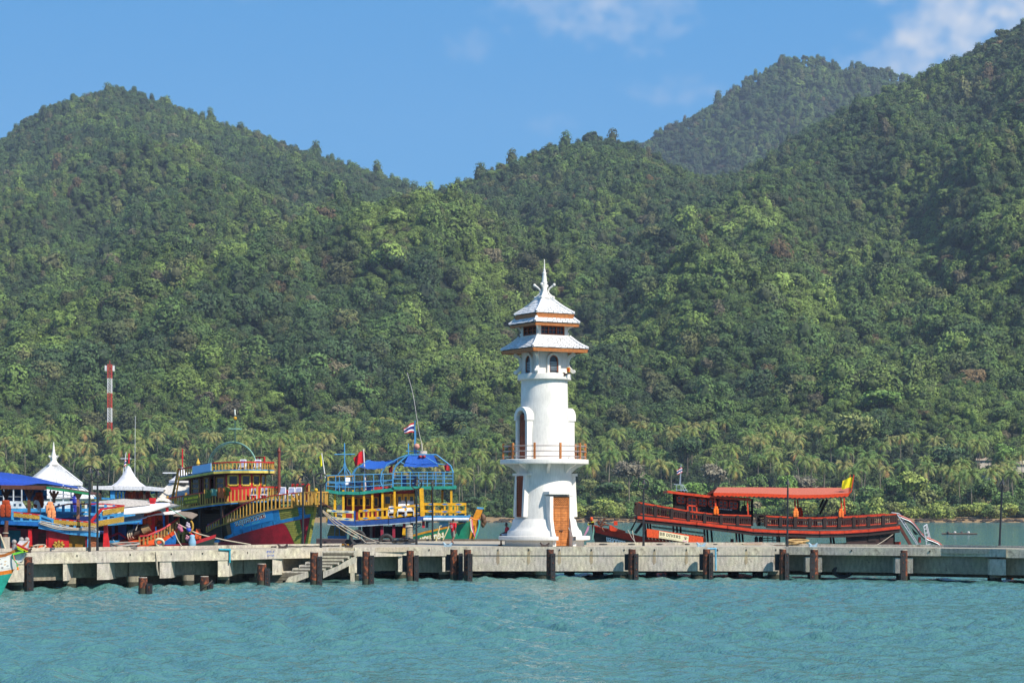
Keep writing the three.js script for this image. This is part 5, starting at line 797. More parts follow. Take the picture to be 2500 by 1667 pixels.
  { const f = part('cabin_door', [A.poly([[1413, 462], [1540, 476], [1540, 492], [1413, 478]], 0.88, 0.12), A.poly([[1413, 462], [1432, 464], [1440, 735], [1421, 735]], 0.88, 0.12), A.poly([[1524, 474], [1541, 476], [1552, 740], [1535, 740]], 0.88, 0.12), A.poly([[1415, 520], [1540, 530], [1540, 545], [1415, 535]], 0.88, 0.1), A.poly([[1418, 562], [1544, 576], [1544, 594], [1418, 580]], 0.88, 0.1), A.poly([[1472, 480], [1484, 481], [1492, 735], [1480, 735]], 0.885, 0.1), A.poly([[1421, 655], [1549, 665], [1549, 690], [1421, 680]], 0.88, 0.1)], or, O); part('pane', A.poly([[1430, 478], [1526, 490], [1538, 690], [1438, 680]], 0.96, 0.02), M.glass, f); }
  part('wall_lettering', quadSheet(...A.line([[1712, 618], [2020, 648], [2020, 620], [1712, 592]], 0.97)), printed(384, 36, (g, w, h) => { g.fillStyle = '#2c1c1a'; g.fillRect(0, 0, w, h); scrawl(g, 'กขุลาก', 8, 8, 17, 4, '#d8d4d0'); scrawl(g, 'ลพ พอ มลงาเรือ ว ณย', 136, 8, 17, 4, '#d8d4d0'); }), O, { uv: true });
  part('roof_antenna', [...[[1285, 395, 1290, 312], [1345, 402, 1340, 310], [1385, 405, 1350, 312], [1425, 405, 1370, 318], [1255, 312, 1372, 318], [1290, 380, 1420, 385]].map(([a, b, c, d]) => rod(A(a, b, 2.2), A(c, d, 2.2), 0.022)), rod(A(1338, 312, 2.2), A(1342, 62, 2.2), 0.025), rod(A(1325, 312, 2.4), A(1335, 170, 2.4), 0.03)], M.steel, O);
  flag('Thai flag hanging at the small mast on the dive boat cabin', [A(1292, 192, 2.2), A(1358, 165, 2.2), A(1358, 100, 2.2), A(1292, 130, 2.2)].map((p, i, a) => a[[1, 0, 3, 2][i]]), thaiFlagM, [A(1341, 200, 2.2), A(1343, 60, 2.2), 0.02], 0.05);
  // long awning
  const ridge = [[1752, 1188], [1850, 1188], [1950, 1189.5], [2010, 1189], [2072, 1189]], eave = [[1742, 1201], [1850, 1203], [1950, 1206.5], [2010, 1206], [2072, 1202]];
  const rg = ridge.map(([x, y]) => pl(x, y, 2.4)), ev = eave.map(([x, y]) => pl(x, y, -0.15)), ef = eave.map(([x, y], i) => ev[i].clone().addScaledVector(back, 5)); const aw = cloth('#c4684f', { roughness: 0.9 });
  part('awning', [0, 1, 2, 3].flatMap((i) => [prism([ev[i], ev[i + 1], rg[i + 1], rg[i]], V(0, -0.03, 0)), prism([rg[i], rg[i + 1], ef[i + 1], ef[i]], V(0, -0.03, 0))]), aw, O);
  { const T = alongLine(ev, 61), rows = [T, T.map((p, i) => p.clone().add(V(0, -0.2 - 0.07 * (i % 2), 0.02)))]; part('awning_valance', [sheet(rows), sheet([ef, shift(ef, V(0, -0.2, 0))]), sheet([[ev[0], rg[0], ef[0]], shift([ev[0], rg[0], ef[0]], V(0, -0.2, 0))]), sheet([[ev[4], rg[4], ef[4]], shift([ev[4], rg[4], ef[4]], V(0, -0.2, 0))])], cloth('#d8431a'), O); }
  part('rolled_tarp', tube(B.line([[0, 428, 0.3], [150, 440, 0.3], [420, 450, 0.3], [620, 452, 0.2], [860, 440, 0.2], [1000, 428, 0.1], [1040, 432, 0]]), 0.07, 6), cloth('#8d8f97'), O);
  for (const [a, b, c, d, o] of [[1758, 430, 1778, 600, 0.2], [2168, 480, 2182, 695, 0.2]]) part('awning_post', A.bar(a, b, c, d, o, 0.09), or, O);
  for (const [a, b, c, d, o] of [[472, 460, 487, 640, 0.3], [502, 460, 520, 650, 4.2], [1000, 440, 1018, 640, 0.2], [1038, 440, 1048, 630, 4.2]]) part('awning_post', B.bar(a, b, c, d, o, 0.1), or, O);
  part('dark_brace', [B.bar(760, 630, 845, 455, 2.5, 0.16), B.bar(755, 560, 800, 455, 2.8, 0.12)], dkP, O);
  part('flag_pole_bracket', [rod(B(1075, 405, 0.2), B(1120, 370, 0.2), 0.05), rod(B(1120, 370, 0.2), B(1150, 175, 0.2), 0.04), rod(B(1098, 400, 1.2), B(1108, 180, 1.2), 0.03)], or, O);
  const yel = cloth('#f5e21c'); flag('bright yellow flag at the stern end of the long red awning', [B(1130, 330, 0.3), B(1010, 335, 0.3), B(1025, 235, 0.3), B(1142, 205, 0.3)], yel, null, 0.14);
  // posts between the decks
  const post = (W, x0p, y0p, x1p, y1p, o) => part('deck_post', W.bar(x0p, y0p, x1p, y1p, o, 0.13), dk, O);
  for (const [a, b, c, d, o] of [[888, 770, 905, 1000, 0.3], [920, 770, 935, 900, 2.4], [955, 770, 965, 890, 4.4], [1245, 820, 1255, 1000, 0.3], [1290, 825, 1300, 1000, 2.4], [1335, 830, 1342, 960, 4.4], [1632, 865, 1645, 1050, 0.3], [1668, 868, 1680, 1060, 2.4], [1718, 870, 1735, 1060, 4.4], [2030, 890, 2040, 1056, 0.3], [2065, 890, 2078, 1056, 2.4], [2105, 895, 2118, 1056, 4.4]]) post(A, a, b, c, d, o);
  part('bow_brace', [A.bar(862, 795, 770, 920, 0.6, 0.2), rod(A(825, 680, 0.4), A(710, 890, 0.4), 0.035), rod(A(815, 700, 1.4), A(720, 890, 1.4), 0.035)], dk, O);
  for (const [a, b, c, d, o] of [[268, 840, 272, 975, 0.3], [292, 840, 296, 975, 4.4], [512, 850, 518, 975, 0.3], [880, 850, 888, 975, 0.3], [905, 850, 925, 975, 2.4]]) post(B, a, b, c, d, o);
  part('lower_rail', [A.bar(980, 832, 1640, 918, 4.3, 0.06), A.bar(985, 845, 1640, 930, 4.3, 0.05)], dk, O); part('bulwark', [A.poly([[905, 870], [1620, 955], [1640, 1060], [1000, 1010], [915, 960]], 4.2, 0.1), A.poly([[915, 960], [1640, 1050], [1640, 1075], [920, 985]], 0.25, 0.1)], wine, O); part('bulwark', B.rect(585, 966, 1060, 990, 4.3, 0.1), wine, O);
  for (let i = 0; i < 17; i++) part('lacing', rod(A(930 + i * 41, 872 + i * 5.2, 0.12), A(940 + i * 41, 862 + i * 5.2 + 12, 0.12), 0.012), M.rope, O);
  for (let i = 0; i < 16; i++) part('lacing', rod(A(935 + i * 43, 975 + i * 5, 0.12), A(945 + i * 43, 998 + i * 5, 0.12), 0.012), M.rope, O);
  // stern house
  const st = part('stern_house', [B.poly([[1056, 850], [1350, 838], [1618, 795], [1622, 988], [1068, 985]], 0.2, 0.1), prism(B.line([[1618, 795], [1622, 988]], 0.2).concat(B.line([[1622, 988], [1618, 795]], 4.6)), V(-0.1, 0, 0)), B.poly([[1056, 850], [1618, 795], [1622, 988], [1068, 985]], 4.5, 0.1)], timber('#4a302c'), O);
  for (let i = 0; i < 5; i++) part('louvre', B.rect(1118, 862 + i * 16, 1206, 871 + i * 16, 0.17, 0.05), M.dark, st);
  part('hatch', B.rect(1312, 848, 1408, 940, 0.15, 0.05), timber('#3a2a28'), st); part('hatch', B.rect(1452, 842, 1540, 930, 0.15, 0.05), timber('#3f2c2a'), st); part('hatch_slot', B.rect(1462, 884, 1538, 900, 0.13, 0.03), M.dark, st);
  part('stern_brace', B.bar(1665, 750, 1805, 990, 0.3, 0.2), timber('#6b3428'), O);
  // slide and ladders at the stern
  const sl = [[1655, 640], [1720, 665], [1800, 705], [1860, 770], [1920, 850], [1985, 900], [2060, 930], [2120, 960], [2170, 1000]], w1 = B.line(sl, 0.9), w2 = B.line(sl, 2.0), w3 = shift(B.line(sl, 1.45), V(0, -0.22, 0)), slM = paint('#a8382a', { roughness: 0.35, side: THREE.DoubleSide });
  const slc = (p) => new THREE.CatmullRomCurve3(p).getPoints(40); part('water_slide', [sheet([slc(w1), slc(w3), slc(w2)]), tube(w1, 0.09, 7, true, 48), tube(w2, 0.09, 7, true, 48)], slM, O, { label: 'dark red curved water slide' }); part('slide_rail', tube(shift(w1, V(0.06, -0.12, 0.12)), 0.035, 6, true, 48), M.steel, O);
  part('slide_bracket', B.poly([[1825, 795], [1890, 860], [1860, 865], [1840, 840]], 1.2, 0.3), M.black, O);
  part('boarding_ladder', [rod(B(1640, 625, 0.3), B(1880, 992, 0.3), 0.05), rod(B(1672, 625, 0.9), B(1895, 990, 0.9), 0.05), rod(B(1580, 612, 0.3), B(1672, 622, 0.3), 0.04), ...Array.from({ length: 8 }, (_, i) => rod(B(1665 + i * 27, 665 + i * 41, 0.3), B(1690 + i * 27, 662 + i * 41, 0.9), 0.03))], M.steel, O);
  part('stern_ladder', [rod(B(1950, 770, 0.5), B(1985, 990, 0.5), 0.04), rod(B(1975, 750, 1.0), B(2030, 985, 1.0), 0.045), rod(B(1988, 745, 1.3), B(2045, 985, 1.3), 0.04), rod(B(1950, 770, 0.5), B(1990, 745, 1.2), 0.04), ...Array.from({ length: 5 }, (_, i) => rod(B(1958 + i * 8, 800 + i * 45, 0.5), B(1990 + i * 12, 795 + i * 45, 1.2), 0.03))], paint('#c9ccd0', { roughness: 0.4 }), O);
  part('fuel_drum', new THREE.CylinderGeometry(0.1, 0.1, 0.4, 10).translate(...B(1905, 922, 1).toArray()), paint('#b03a3a'), O);
  // banner
  const bn = thing('banner', 'red banner with a cream BB DIVERS panel hung under the dive boat upper deck', 'banner', A(1270, 960, 0.1));
  part('banner_cloth', A.poly([[915, 862], [1620, 968], [1622, 1055], [1250, 1005], [918, 968]], 0.1, 0.03), cloth('#ef5a2c'), bn);
  part('banner_panel', quadSheet(...A.line([[1066, 978], [1432, 1038], [1440, 958], [1072, 892]], 0.07)), printed(768, 176, (g, w, h) => { g.fillStyle = '#ecdfb6'; g.fillRect(0, 0, w, h); g.fillStyle = '#1a1714'; g.font = 'bold 112px sans-serif'; g.fillText('BB DIVERS', 8, 108, 610); g.font = '22px sans-serif'; g.fillText('BE GREAT OR WRECK   WWW.BBDIVERS.COM', 16, 158, 590); g.beginPath(); g.ellipse(688, 84, 26, 22, 0.3, 0, 6.3); g.fill(); for (const [x, y] of [[655, 50], [680, 36], [706, 42], [726, 62]]) { g.beginPath(); g.ellipse(x, y, 9, 13, 0.3, 0, 6.3); g.fill(); } g.fillStyle = '#c33a62'; g.fillRect(626, 132, 116, 38); g.strokeStyle = '#f4f0ea'; g.lineWidth = 6; g.beginPath(); g.moveTo(626, 132); g.lineTo(742, 170); g.moveTo(626, 170); g.lineTo(742, 132); g.moveTo(684, 132); g.lineTo(684, 170); g.moveTo(626, 151); g.lineTo(742, 151); g.stroke(); }), bn, { uv: true });
  // things on board
  lifeJacket(A(1780, 645, -0.02), 'orange life jacket hung on the rail below the left awning post of the dive boat', '#ff7a1c', 1.05); lifeJacket(B(483, 620, 0.0), 'pale orange life jacket on the dive boat rail, middle of the awning', '#ff8a3c', 1.1); lifeJacket(B(532, 612, 2.2), 'red life jacket behind the pale orange one under the awning', '#e03a1a', 1.2); lifeJacket(B(1003, 622, 0.0), 'orange life jacket on the dive boat rail near the yellow flag', '#ff7a34', 1.1);
  lifeJacket(B(410, 905, 1.4), 'dark red jacket hanging on the lower deck of the dive boat, first from the left', '#8e2018', 1.6); lifeJacket(B(470, 905, 1.4), 'red jacket hanging on the lower deck of the dive boat, middle one', '#c02a1c', 1.7); lifeJacket(B(555, 910, 1.4), 'dark jacket hanging on the lower deck of the dive boat, right one', '#5a1a18', 1.5);
  { const p = A(345, 870, 1.9), o = thing('anchor', 'rusty brown anchor lying on the bow of the dive boat', 'anchor', p), g = [rod(A(330, 830, 1.9), A(395, 735, 1.9), 0.06), tube(A.line([[308, 770], [312, 800], [340, 825], [375, 820], [392, 790]], 1.9), 0.07, 6), rod(A(310, 770, 1.9), A(335, 790, 1.9), 0.09, 0.02), rod(A(340, 830, 1.9), A(380, 900, 1.9), 0.06), rod(A(320, 800, 1.9), A(440, 820, 1.9), 0.06)]; part('anchor_shank', g.slice(0, 1), M.rust, o); part('anchor_arms', g.slice(1), M.rust, o); }
  { const p = A(205, 800, 2.3), o = thing('ribbon_garland', 'rainbow ribbons tied round the black prow of the dive boat', 'garland', p), cs = ['#f2d928', '#5fb8d8', '#e86a9a', '#58b85a', '#e8e8f0']; cs.forEach((c, i) => part('ribbon', sheet([A.line([[175 + i * 8, 800 - i * 6], [250 + i * 3, 770 + i * 12]], 2.15), A.line([[185 + i * 8, 820 - i * 6], [262 + i * 2, 800 + i * 8]], 2.15)]), cloth(c), o)); part('ribbon_tail', [sheet([A.line([[182, 830], [160, 880], [128, 950]], 2.1), A.line([[200, 838], [185, 890], [150, 945]], 2.1)])], cloth('#c88aa8'), o); part('ribbon_tail', sheet([A.line([[250, 830], [245, 920], [232, 1000]], 2.1), A.line([[262, 835], [258, 920], [240, 1005]], 2.1)]), cloth('#7fb0a0'), o); part('ribbon_knot', [new THREE.SphereGeometry(0.12, 8, 6).scale(1, 1.4, 1).translate(...A(225, 745, 2.2).toArray())], cloth('#e85a2a'), o); }
  { const p = B(30, 960, 1.5), o = thing('scuba_tank', 'pair of dark scuba cylinders standing on the lower deck of the dive boat', 'cylinder', p); for (const dx of [0, 0.3]) part('tank', new THREE.CapsuleGeometry(0.13, 0.5, 4, 10).translate(p.x + dx, p.y + 0.1, p.z), M.black, o); part('valve', [rod(V(p.x, p.y + 0.4, p.z), V(p.x, p.y + 0.62, p.z), 0.04), rod(V(p.x - 0.1, p.y + 0.6, p.z), V(p.x + 0.12, p.y + 0.6, p.z), 0.03)], M.steel, o); }
  { const o = thing('metal_rack', 'grey metal ladder rack on the lower deck of the dive boat', 'rack', B(165, 970, 1.0)), g = [[100, 855, 105, 975], [165, 840, 160, 975], [220, 855, 222, 975], [100, 905, 222, 905], [110, 930, 270, 930], [165, 850, 265, 860]].map(([a, b, c, d]) => rod(B(a, b, 1), B(c, d, 1), 0.035)); part('rack_frame', g, paint('#5c6068'), o); }
  part('red_locker', A.rect(1908, 1030, 1938, 1056, 1, 0.5), or, O); part('small_cabinet', A.rect(1968, 992, 2000, 1056, 1.2, 0.5), wine, O);
  rope('pale bow lines from the dive boat down to the pier', [A(680, 880, 0.3), A(720, 960, -0.6), at(1400 + 780 * 0.19558, 1324, 149.5)], 0.025); rope('second pale bow line of the dive boat', [A(735, 890, 0.3), A(748, 960, -0.6), at(1400 + 770 * 0.19558, 1324.5, 149.2)], 0.025);
  rope('thin line from the dive boat stern to the pier edge', [B(1600, 860, 0), B(1500, 930, -1), at(1840 + 1390 * 0.21259, 1331, 146.5)], 0.02);
}
// ================================================================ yellow and blue boat left of the lighthouse
{
  const pl = vplane(960, 171.5, 0), A = Win(pl, 760, 980, 0.26791), back = pl.back, up = pl.n, bk = (v) => back.clone().multiplyScalar(v);
  const O = thing('ferry_boat', 'two-deck excursion boat with yellow columns, blue rails and blue tarps on top', 'boat', [pl(960, 1300).x, 0, -174]);
  const yel = paint('#f2b416', { roughness: 0.5 }), blue = paint('#2f7fc4', { roughness: 0.5 }), sky = paint('#4f9fd6', { roughness: 0.5 }), cream = paint('#e8dfae'), red = paint('#a8322c'), teal = paint('#1f9a86'), green = paint('#15795a', { roughness: 0.45 }), pink = paint('#e0705a'), orange = paint('#e79a1a', { roughness: 0.5 }), navy = paint('#23509a'), wineP = paint('#9c1f3a');
  // hull, bow to the right
  const d0 = 174, x0 = pl(960, 1300).x, S = (px) => (px - 1250) / F * d0 - x0, loc = (s, y, w) => V(x0 + s, y, -d0 + w);
  const hf = hullForm({ s1: S(1085), stemLow: S(1136), stemHigh: S(1160), yTop: 4, bLow: 1.9, bHigh: 2.5, stern: S(800), pow: 2.8 });
  const sheer = curve([[S(790), 1.75], [S(960), 1.9], [S(975), 2.2], [S(1040), 2.75], [S(1100), 3.2], [S(1150), 3.75], [S(1180), 4]]);
  const hull = (n, a, b, m) => part(n, [1, -1].map((s) => hullPatch(hf, loc, S(800), 'stem', a, b, s, 0, 36)), m, O);
  hull('sheer_strake', (s) => sheer(s) - 0.16, sheer, orange); hull('hull_side', (s) => sheer(s) - 1.5, (s) => sheer(s) - 0.16, green); hull('hull_bottom', () => -0.7, (s) => sheer(s) - 1.5, navy);
  { const rows = []; for (let i = 0; i <= 24; i++) { const s = lerp(S(800), S(1148), i / 24), y = sheer(s) - 0.15, w = Math.max(0.02, hf(s, y) - 0.04); rows.push([loc(s, y, -w), loc(s, y, w)]); } part('lower_deck', sheet(rows), timber('#7a3a34'), O); part('transom', prism([loc(S(800), -0.6, -1.2), loc(S(800), -0.6, 1.2), loc(S(800), 1.75, 1.95), loc(S(800), 1.75, -1.95)], V(-0.1, 0, 0)), navy, O); }
  part('stem_post', [A.poly([[1395, 1290], [1475, 1280], [1530, 1080], [1565, 975], [1510, 968], [1470, 1060], [1440, 1080]], 2.25, 0.4)], orange, O, { label: 'upright yellow stem post' }); part('stem_cap', A.poly([[1508, 972], [1512, 956], [1570, 960], [1566, 978]], 2.22, 0.46), sky, O);
  part('name_lettering', hullPatch(hf, loc, S(1025), S(1126), (s) => sheer(s) - 1.0, (s) => sheer(s) - 0.24, 1, 0.015, 12, 2), printed(512, 96, (g, w, h) => { g.fillStyle = '#15795a'; g.fillRect(0, 0, w, h); scrawl(g, 'นกยูงทอง', 15, 22, 50, 18, '#eab21e', 1.12); scrawl(g, 'นกยูงทอง', 15, 22, 50, 10, '#f4f4ee', 1.12); }), O, { uv: true });
  part('number_lettering', hullPatch(hf, loc, S(1003), S(1023), (s) => sheer(s) - 0.8, (s) => sheer(s) - 0.42, 1, 0.015, 4, 1), printed(128, 48, (g, w, h) => { g.fillStyle = '#15795a'; g.fillRect(0, 0, w, h); g.fillStyle = '#e6ece6'; g.font = 'bold 40px sans-serif'; g.fillText('46-04', 6, 40, 116); }), O, { uv: true });
  // middle deck
  const mN = A.line([[150, 1072], [260, 1085], [400, 1092], [700, 1075], [900, 1058], [1022, 1040], [1438, 1040]], 0); const dep = [3.2, 4, 4.4, 4.4, 4.4, 4.4, 3.9];
  part('middle_deck', strip(mN, back, dep, 0.1), timber('#56658c'), O); part('deck_edge', [ribbonBar(shift(mN.slice(0, 6), V(0, -0.1, 0.05)), 0.1, 0.34, up)], navy, O); part('deck_edge', ribbonBar(shift(mN.slice(0, 6), V(0, -0.32, 0.03)), 0.08, 0.12, up), paint('#b9c4d4'), O); part('deck_edge', ribbonBar(shift(mN.slice(5), V(0, -0.02, 0.05)), 0.1, 0.16, up), sky, O); part('rolled_awning', tube(shift(mN.slice(5), V(0, -0.26, 0.08)), 0.14, 8), cloth('#d9dbe6'), O); part('deck_edge', bar(mN[6], mN[6].clone().addScaledVector(back, 3.9), 0.1, 0.22), sky, O);
  // yellow two-board rails with blue diamonds
  const boards = (pts, posts, y0, y1, m, oo = 0) => {
    const T = A.line(pts.map((p) => [p[0], p[1]]), oo), Bm = A.line(pts.map((p) => [p[0], p[2]]), oo), r = part('railing', [ribbonBar(T, 0.06, 0.2, up), ribbonBar(Bm, 0.06, 0.2, up)], m, O);
    const p3 = alongLine(T, posts), b3 = alongLine(Bm, posts); p3.forEach((p, i) => part('rail_post', bar(b3[i].clone().add(V(0, -0.42, -0.06)), p.clone().add(V(0, 0.05, -0.06)), 0.13, 0.1, up), yel, r));
    for (const L of [T, Bm]) { const n = Math.max(2, Math.round(L[0].distanceTo(L.at(-1)) / 0.95)); alongLine(L, n + 1).slice(0, -1).forEach((p, i) => { const c = p.clone().lerp(alongLine(L, n + 1)[i + 1], 0.5).addScaledVector(up, 0.032); part('diamond', prism([c.clone().add(V(-0.28, 0, 0)), c.clone().add(V(0, -0.075, 0)), c.clone().add(V(0.28, 0, 0)), c.clone().add(V(0, 0.075, 0))], bk(0.02)), blue, r); }); }
  };
  boards([[145, 988, 1048], [260, 996, 1062], [385, 1003, 1072]], 4, 0, 0, cream); boards([[435, 993, 1062], [700, 972, 1050], [1025, 935, 1008]], 8, 0, 0, yel); boards([[1028, 930, 993], [1405, 932, 1003]], 5, 0, 0, yel); boards([[1040, 928, 990], [1405, 930, 998]], 6, 0, 0, yel, 3.9);
  part('railing', [bar(A(1405, 932, 0), A(1405, 932, 3.9), 0.06, 0.2), bar(A(1405, 1000, 0), A(1405, 1000, 3.9), 0.06, 0.2)], yel, O); part('gate_panel', A.rect(386, 990, 402, 1090, 0, 0.1), navy, O);
  // columns up to the top deck
  for (const [x, o] of [[152, 2.6], [215, 0.3], [292, 0.1], [382, 0.1], [480, 0.1], [556, 0.1], [649, 0.1], [760, 0.1], [1100, 4.2], [1194, 4.2], [1276, 0.1]]) part('column', A.bar(x, 800, x, 1080 - (x > 1000 ? 45 : 0), o, 0.17), yel, O); part('column', A.bar(1004, 785, 1014, 1040, 0.05, 0.32), yel, O);
  // cabin
  part('cabin_wall', [A.poly([[305, 845], [660, 822], [660, 1075], [305, 1075]], 0.9, 0.1)], red, O); part('cabin_wall', A.poly([[660, 822], [945, 800], [945, 1060], [660, 1075]], 0.9, 0.1), red, O); part('cabin_wall', [A.rect(305, 835, 945, 1060, 3.6, 0.1)], red, O); part('cabin_end', [prism([A(305, 845, 0.9), A(305, 1075, 0.9), A(305, 1075, 3.6), A(305, 845, 3.6)], V(0.1, 0, 0)), prism([A(945, 805, 0.9), A(945, 1060, 0.9), A(945, 1060, 3.6), A(945, 805, 3.6)], V(-0.1, 0, 0))], red, O);
  const win = (x0w, y0, x1, y1, m = yel) => { const f = part('window', [A.rect(x0w, y0, x1, y0 + 8, 0.85, 0.1), A.rect(x0w, y1 - 8, x1, y1, 0.85, 0.1), A.rect(x0w, y0, x0w + 8, y1, 0.84, 0.1), A.rect(x1 - 8, y0, x1, y1, 0.84, 0.1)], m, O); part('pane', A.rect(x0w + 6, y0 + 6, x1 - 6, y1 - 6, 0.88, 0.02), M.glass, f); };
  for (const x of [325, 385, 435, 490]) win(x, 872, x + 45, 946); win(570, 865, 612, 952); part('doorway', A.rect(618, 835, 642, 1065, 0.86, 0.03), M.dark, O);
  for (const [a, b] of [[662, 730], [735, 775], [780, 830], [838, 882], [886, 940]]) { const p = part('door_panel', A.poly([[a, 838], [b, 833], [b, 958], [a, 962]], 0.82, 0.08), yel, O); part('pane', A.rect(a + 12, 862, b - 12, 925, 0.79, 0.04), M.glass, p); } part('wall_sill', A.poly([[645, 962], [945, 955], [945, 972], [645, 980]], 0.8, 0.1), orange, O); part('sign_board', A.rect(315, 850, 560, 866, 0.84, 0.05), paint('#c7a79a'), O);
  // top deck
  const tN = A.line([[130, 800], [250, 820], [440, 824], [740, 790], [745, 776], [1305, 772]], 0); part('top_deck', strip(tN, back, [3, 4.2, 4.4, 4.4, 4.4, 4.4], 0.14), pink, O); part('deck_edge', ribbonBar(shift(tN, V(0, -0.06, 0.05)), 0.1, 0.24, up), teal, O); part('deck_edge', bar(tN[5], tN[5].clone().addScaledVector(back, 4.4), 0.1, 0.24), teal, O); part('deck_mat', [A.poly([[560, 776], [720, 768], [730, 786], [560, 800]], 2.0, 0.4)], paint('#c8303a'), O); part('loudspeaker', A.rect(1190, 784, 1232, 806, 0.6, 0.4), M.black, O);
  // blue pipe rails
  const pipe = (pts, r = 0.035, m = sky) => pts.length > 2 ? mergeGeometries(pts.slice(1).map((p, i) => plain(rod(pts[i], p, r)))) : rod(pts[0], pts[1], r);
  const rails = (xs, topF, botF, hs, o, step) => { const X = []; for (let x = xs[0]; x <= xs[1] + 1; x += (xs[1] - xs[0]) / step) X.push(x); const g = hs.map((h) => pipe(X.map((x) => A(x, lerp(topF(x), botF(x), h), o)))); const r = part('pipe_rail', g, sky, O); X.forEach((x) => part('rail_post', rod(A(x, topF(x), o), A(x, botF(x), o), 0.035), sky, r)); };
  const tL = curve([[130, 672], [360, 664], [740, 655]]), bL = curve([[130, 800], [250, 815], [440, 818], [740, 788]]), tR = () => 640, bR = () => 770;
  rails([135, 740], tL, bL, [0, 0.42, 0.72], 0, 7); rails([135, 740], tL, bL, [0, 0.5], 4.2, 5); rails([745, 1290], tR, bR, [0, 0.24, 0.46, 0.78], 0, 7); rails([745, 1290], tR, bR, [0, 0.46], 4.2, 6);
  part('pipe_rail', [0, 0.4, 0.75].map((h) => rod(A(1290, lerp(640, 770, h), 0), A(1290, lerp(640, 770, h), 4.2), 0.035)), sky, O); part('yellow_gate', [pipe(A.line([[152, 800], [152, 690], [160, 682], [455, 670], [462, 680], [462, 800]], 0.6), 0.03, yel)], yel, O);
  // hoops and tarps
  const hoop = (pts, o, r = 0.05) => part('hoop', pipe(A.line(pts, o), r), sky, O);
  const hp = [[745, 640], [765, 590], [800, 555], [880, 482], [1140, 480], [1270, 580], [1292, 640]]; hoop(hp, 0); hoop(hp.map(([x, y]) => [x + 2, y + 3]), 4.2); hoop([[745, 780], [748, 640], [770, 575], [880, 482]], 2); hoop([[645, 770], [630, 720], [640, 640], [690, 570], [800, 510], [880, 482]], 0); hoop([[945, 660], [905, 600], [810, 545]], 0.6, 0.04); hoop([[370, 665], [400, 610], [530, 532]], 0, 0.04); hoop([[385, 660], [410, 610], [540, 530]], 4.2, 0.04); hoop([[1270, 580], [1140, 560], [1040, 500]], 0.1, 0.035);
  const tarpM = cloth('#1d56b0', { roughness: 0.6 }), tarp = (a, b, c, d, sag) => { const rows = []; for (let j = 0; j <= 8; j++) { const r = []; for (let i = 0; i <= 12; i++) { const u = i / 12, v = j / 8, p = a.clone().lerp(b, u).lerp(d.clone().lerp(c, u), v); p.y -= sag * Math.sin(Math.PI * u) * (0.35 + 0.65 * Math.sin(Math.PI * v)) + 0.05 * noise2(u * 5, v * 5 + sag * 9); r.push(p); } rows.push(r); } return sheet(rows); };
  part('tarp', tarp(A(432, 592, -0.1), A(670, 600, -0.1), A(800, 520, 3.8), A(505, 528, 3.8), 0.35), tarpM, O); part('tarp', [tarp(A(838, 588, -0.1), A(1160, 584, -0.1), A(1112, 482, 1.6), A(885, 484, 1.6), 0.2), tarp(A(895, 486, 1.6), A(1110, 482, 1.6), A(1180, 560, 4.2), A(800, 545, 4.2), 0.15)], tarpM, O);
  // masts and aerials
  part('mast', [rod(A(940, 480, 2), A(944, 170, 2), 0.05), rod(A(950, 480, 2.2), A(952, 260, 2.2), 0.03), rod(A(886, 490, 2), A(884, 378, 2), 0.045), rod(A(865, 446, 2), A(1010, 450, 2), 0.035), rod(A(960, 480, 2.1), A(962, 400, 2.1), 0.04)], sky, O); part('horn', [new THREE.SphereGeometry(0.24, 10, 8).translate(...A(961, 405, 1.8).toArray())], paint('#d99a86'), O); part('radar', [new THREE.CylinderGeometry(0.35, 0.35, 0.22, 14).translate(...A(1016, 460, 1.8).toArray()), rod(A(1010, 440, 1.8), A(1006, 375, 1.8), 0.05)], paint('#cfc7bc'), O); part('siren', [1, 0].map((k) => new THREE.ConeGeometry(0.15, 0.3, 10).rotateX(Math.PI / 2).translate(...A(990 + k * 36, 496, 1.2).toArray())), paint('#b8423a'), O);
  part('whip_aerial', tube([A(1006, 380, 1.8), A(985, 290, 1.8), A(962, 150, 1.8), at(1008, 960, 173.5), at(994, 908, 173.5)], 0.018, 5), paint('#dcd6d2'), O);
  part('cross_mast', [rod(A(304, 660, 1.5), A(302, 375, 1.5), 0.05), rod(A(212, 478, 1.5), A(398, 476, 1.5), 0.04), tube(A.line([[304, 540], [290, 600], [243, 662]], 0.6), 0.035), tube(A.line([[304, 540], [320, 600], [362, 662]], 0.6), 0.035), tube(A.line([[304, 540], [312, 610], [330, 664]], 2.6), 0.03)], sky, O);
  flag('Thai flag flying from the tall mast of the yellow and blue boat', [A(938, 282, 2), A(848, 282, 2), A(842, 236, 2), A(940, 188, 2)], thaiFlagM, null, 0.16); flag('plain red flag on a white pole on top of the yellow and blue boat', [A(477, 558, 0.4), A(400, 580, 0.4), A(384, 500, 0.4), A(474, 444, 0.4)], cloth('#d81f2c'), [A(495, 800, 0.4), A(475, 430, 0.4), 0.06, paint('#e9d9d4')], 0.2);
  flag('small red flag at the right end hoop of the blue rails', [A(1262, 632, 1), A(1218, 620, 1), A(1208, 572, 1), A(1256, 566, 1)], cloth('#b8242c'), null, 0.1); flag('small dark red flag inside the blue hoops', [A(738, 640, 3.4), A(705, 645, 3.4), A(708, 590, 3.4), A(742, 585, 3.4)], cloth('#93242c'), null, 0.1); flag('yellow pennant on a leaning pole beside the prow of the red ship', [A(108, 582, -3), A(80, 588, -3), A(72, 492, -3), A(98, 476, -3)], cloth('#ece21c'), [A(127, 690, -3), A(94, 466, -3), 0.05], 0.08);
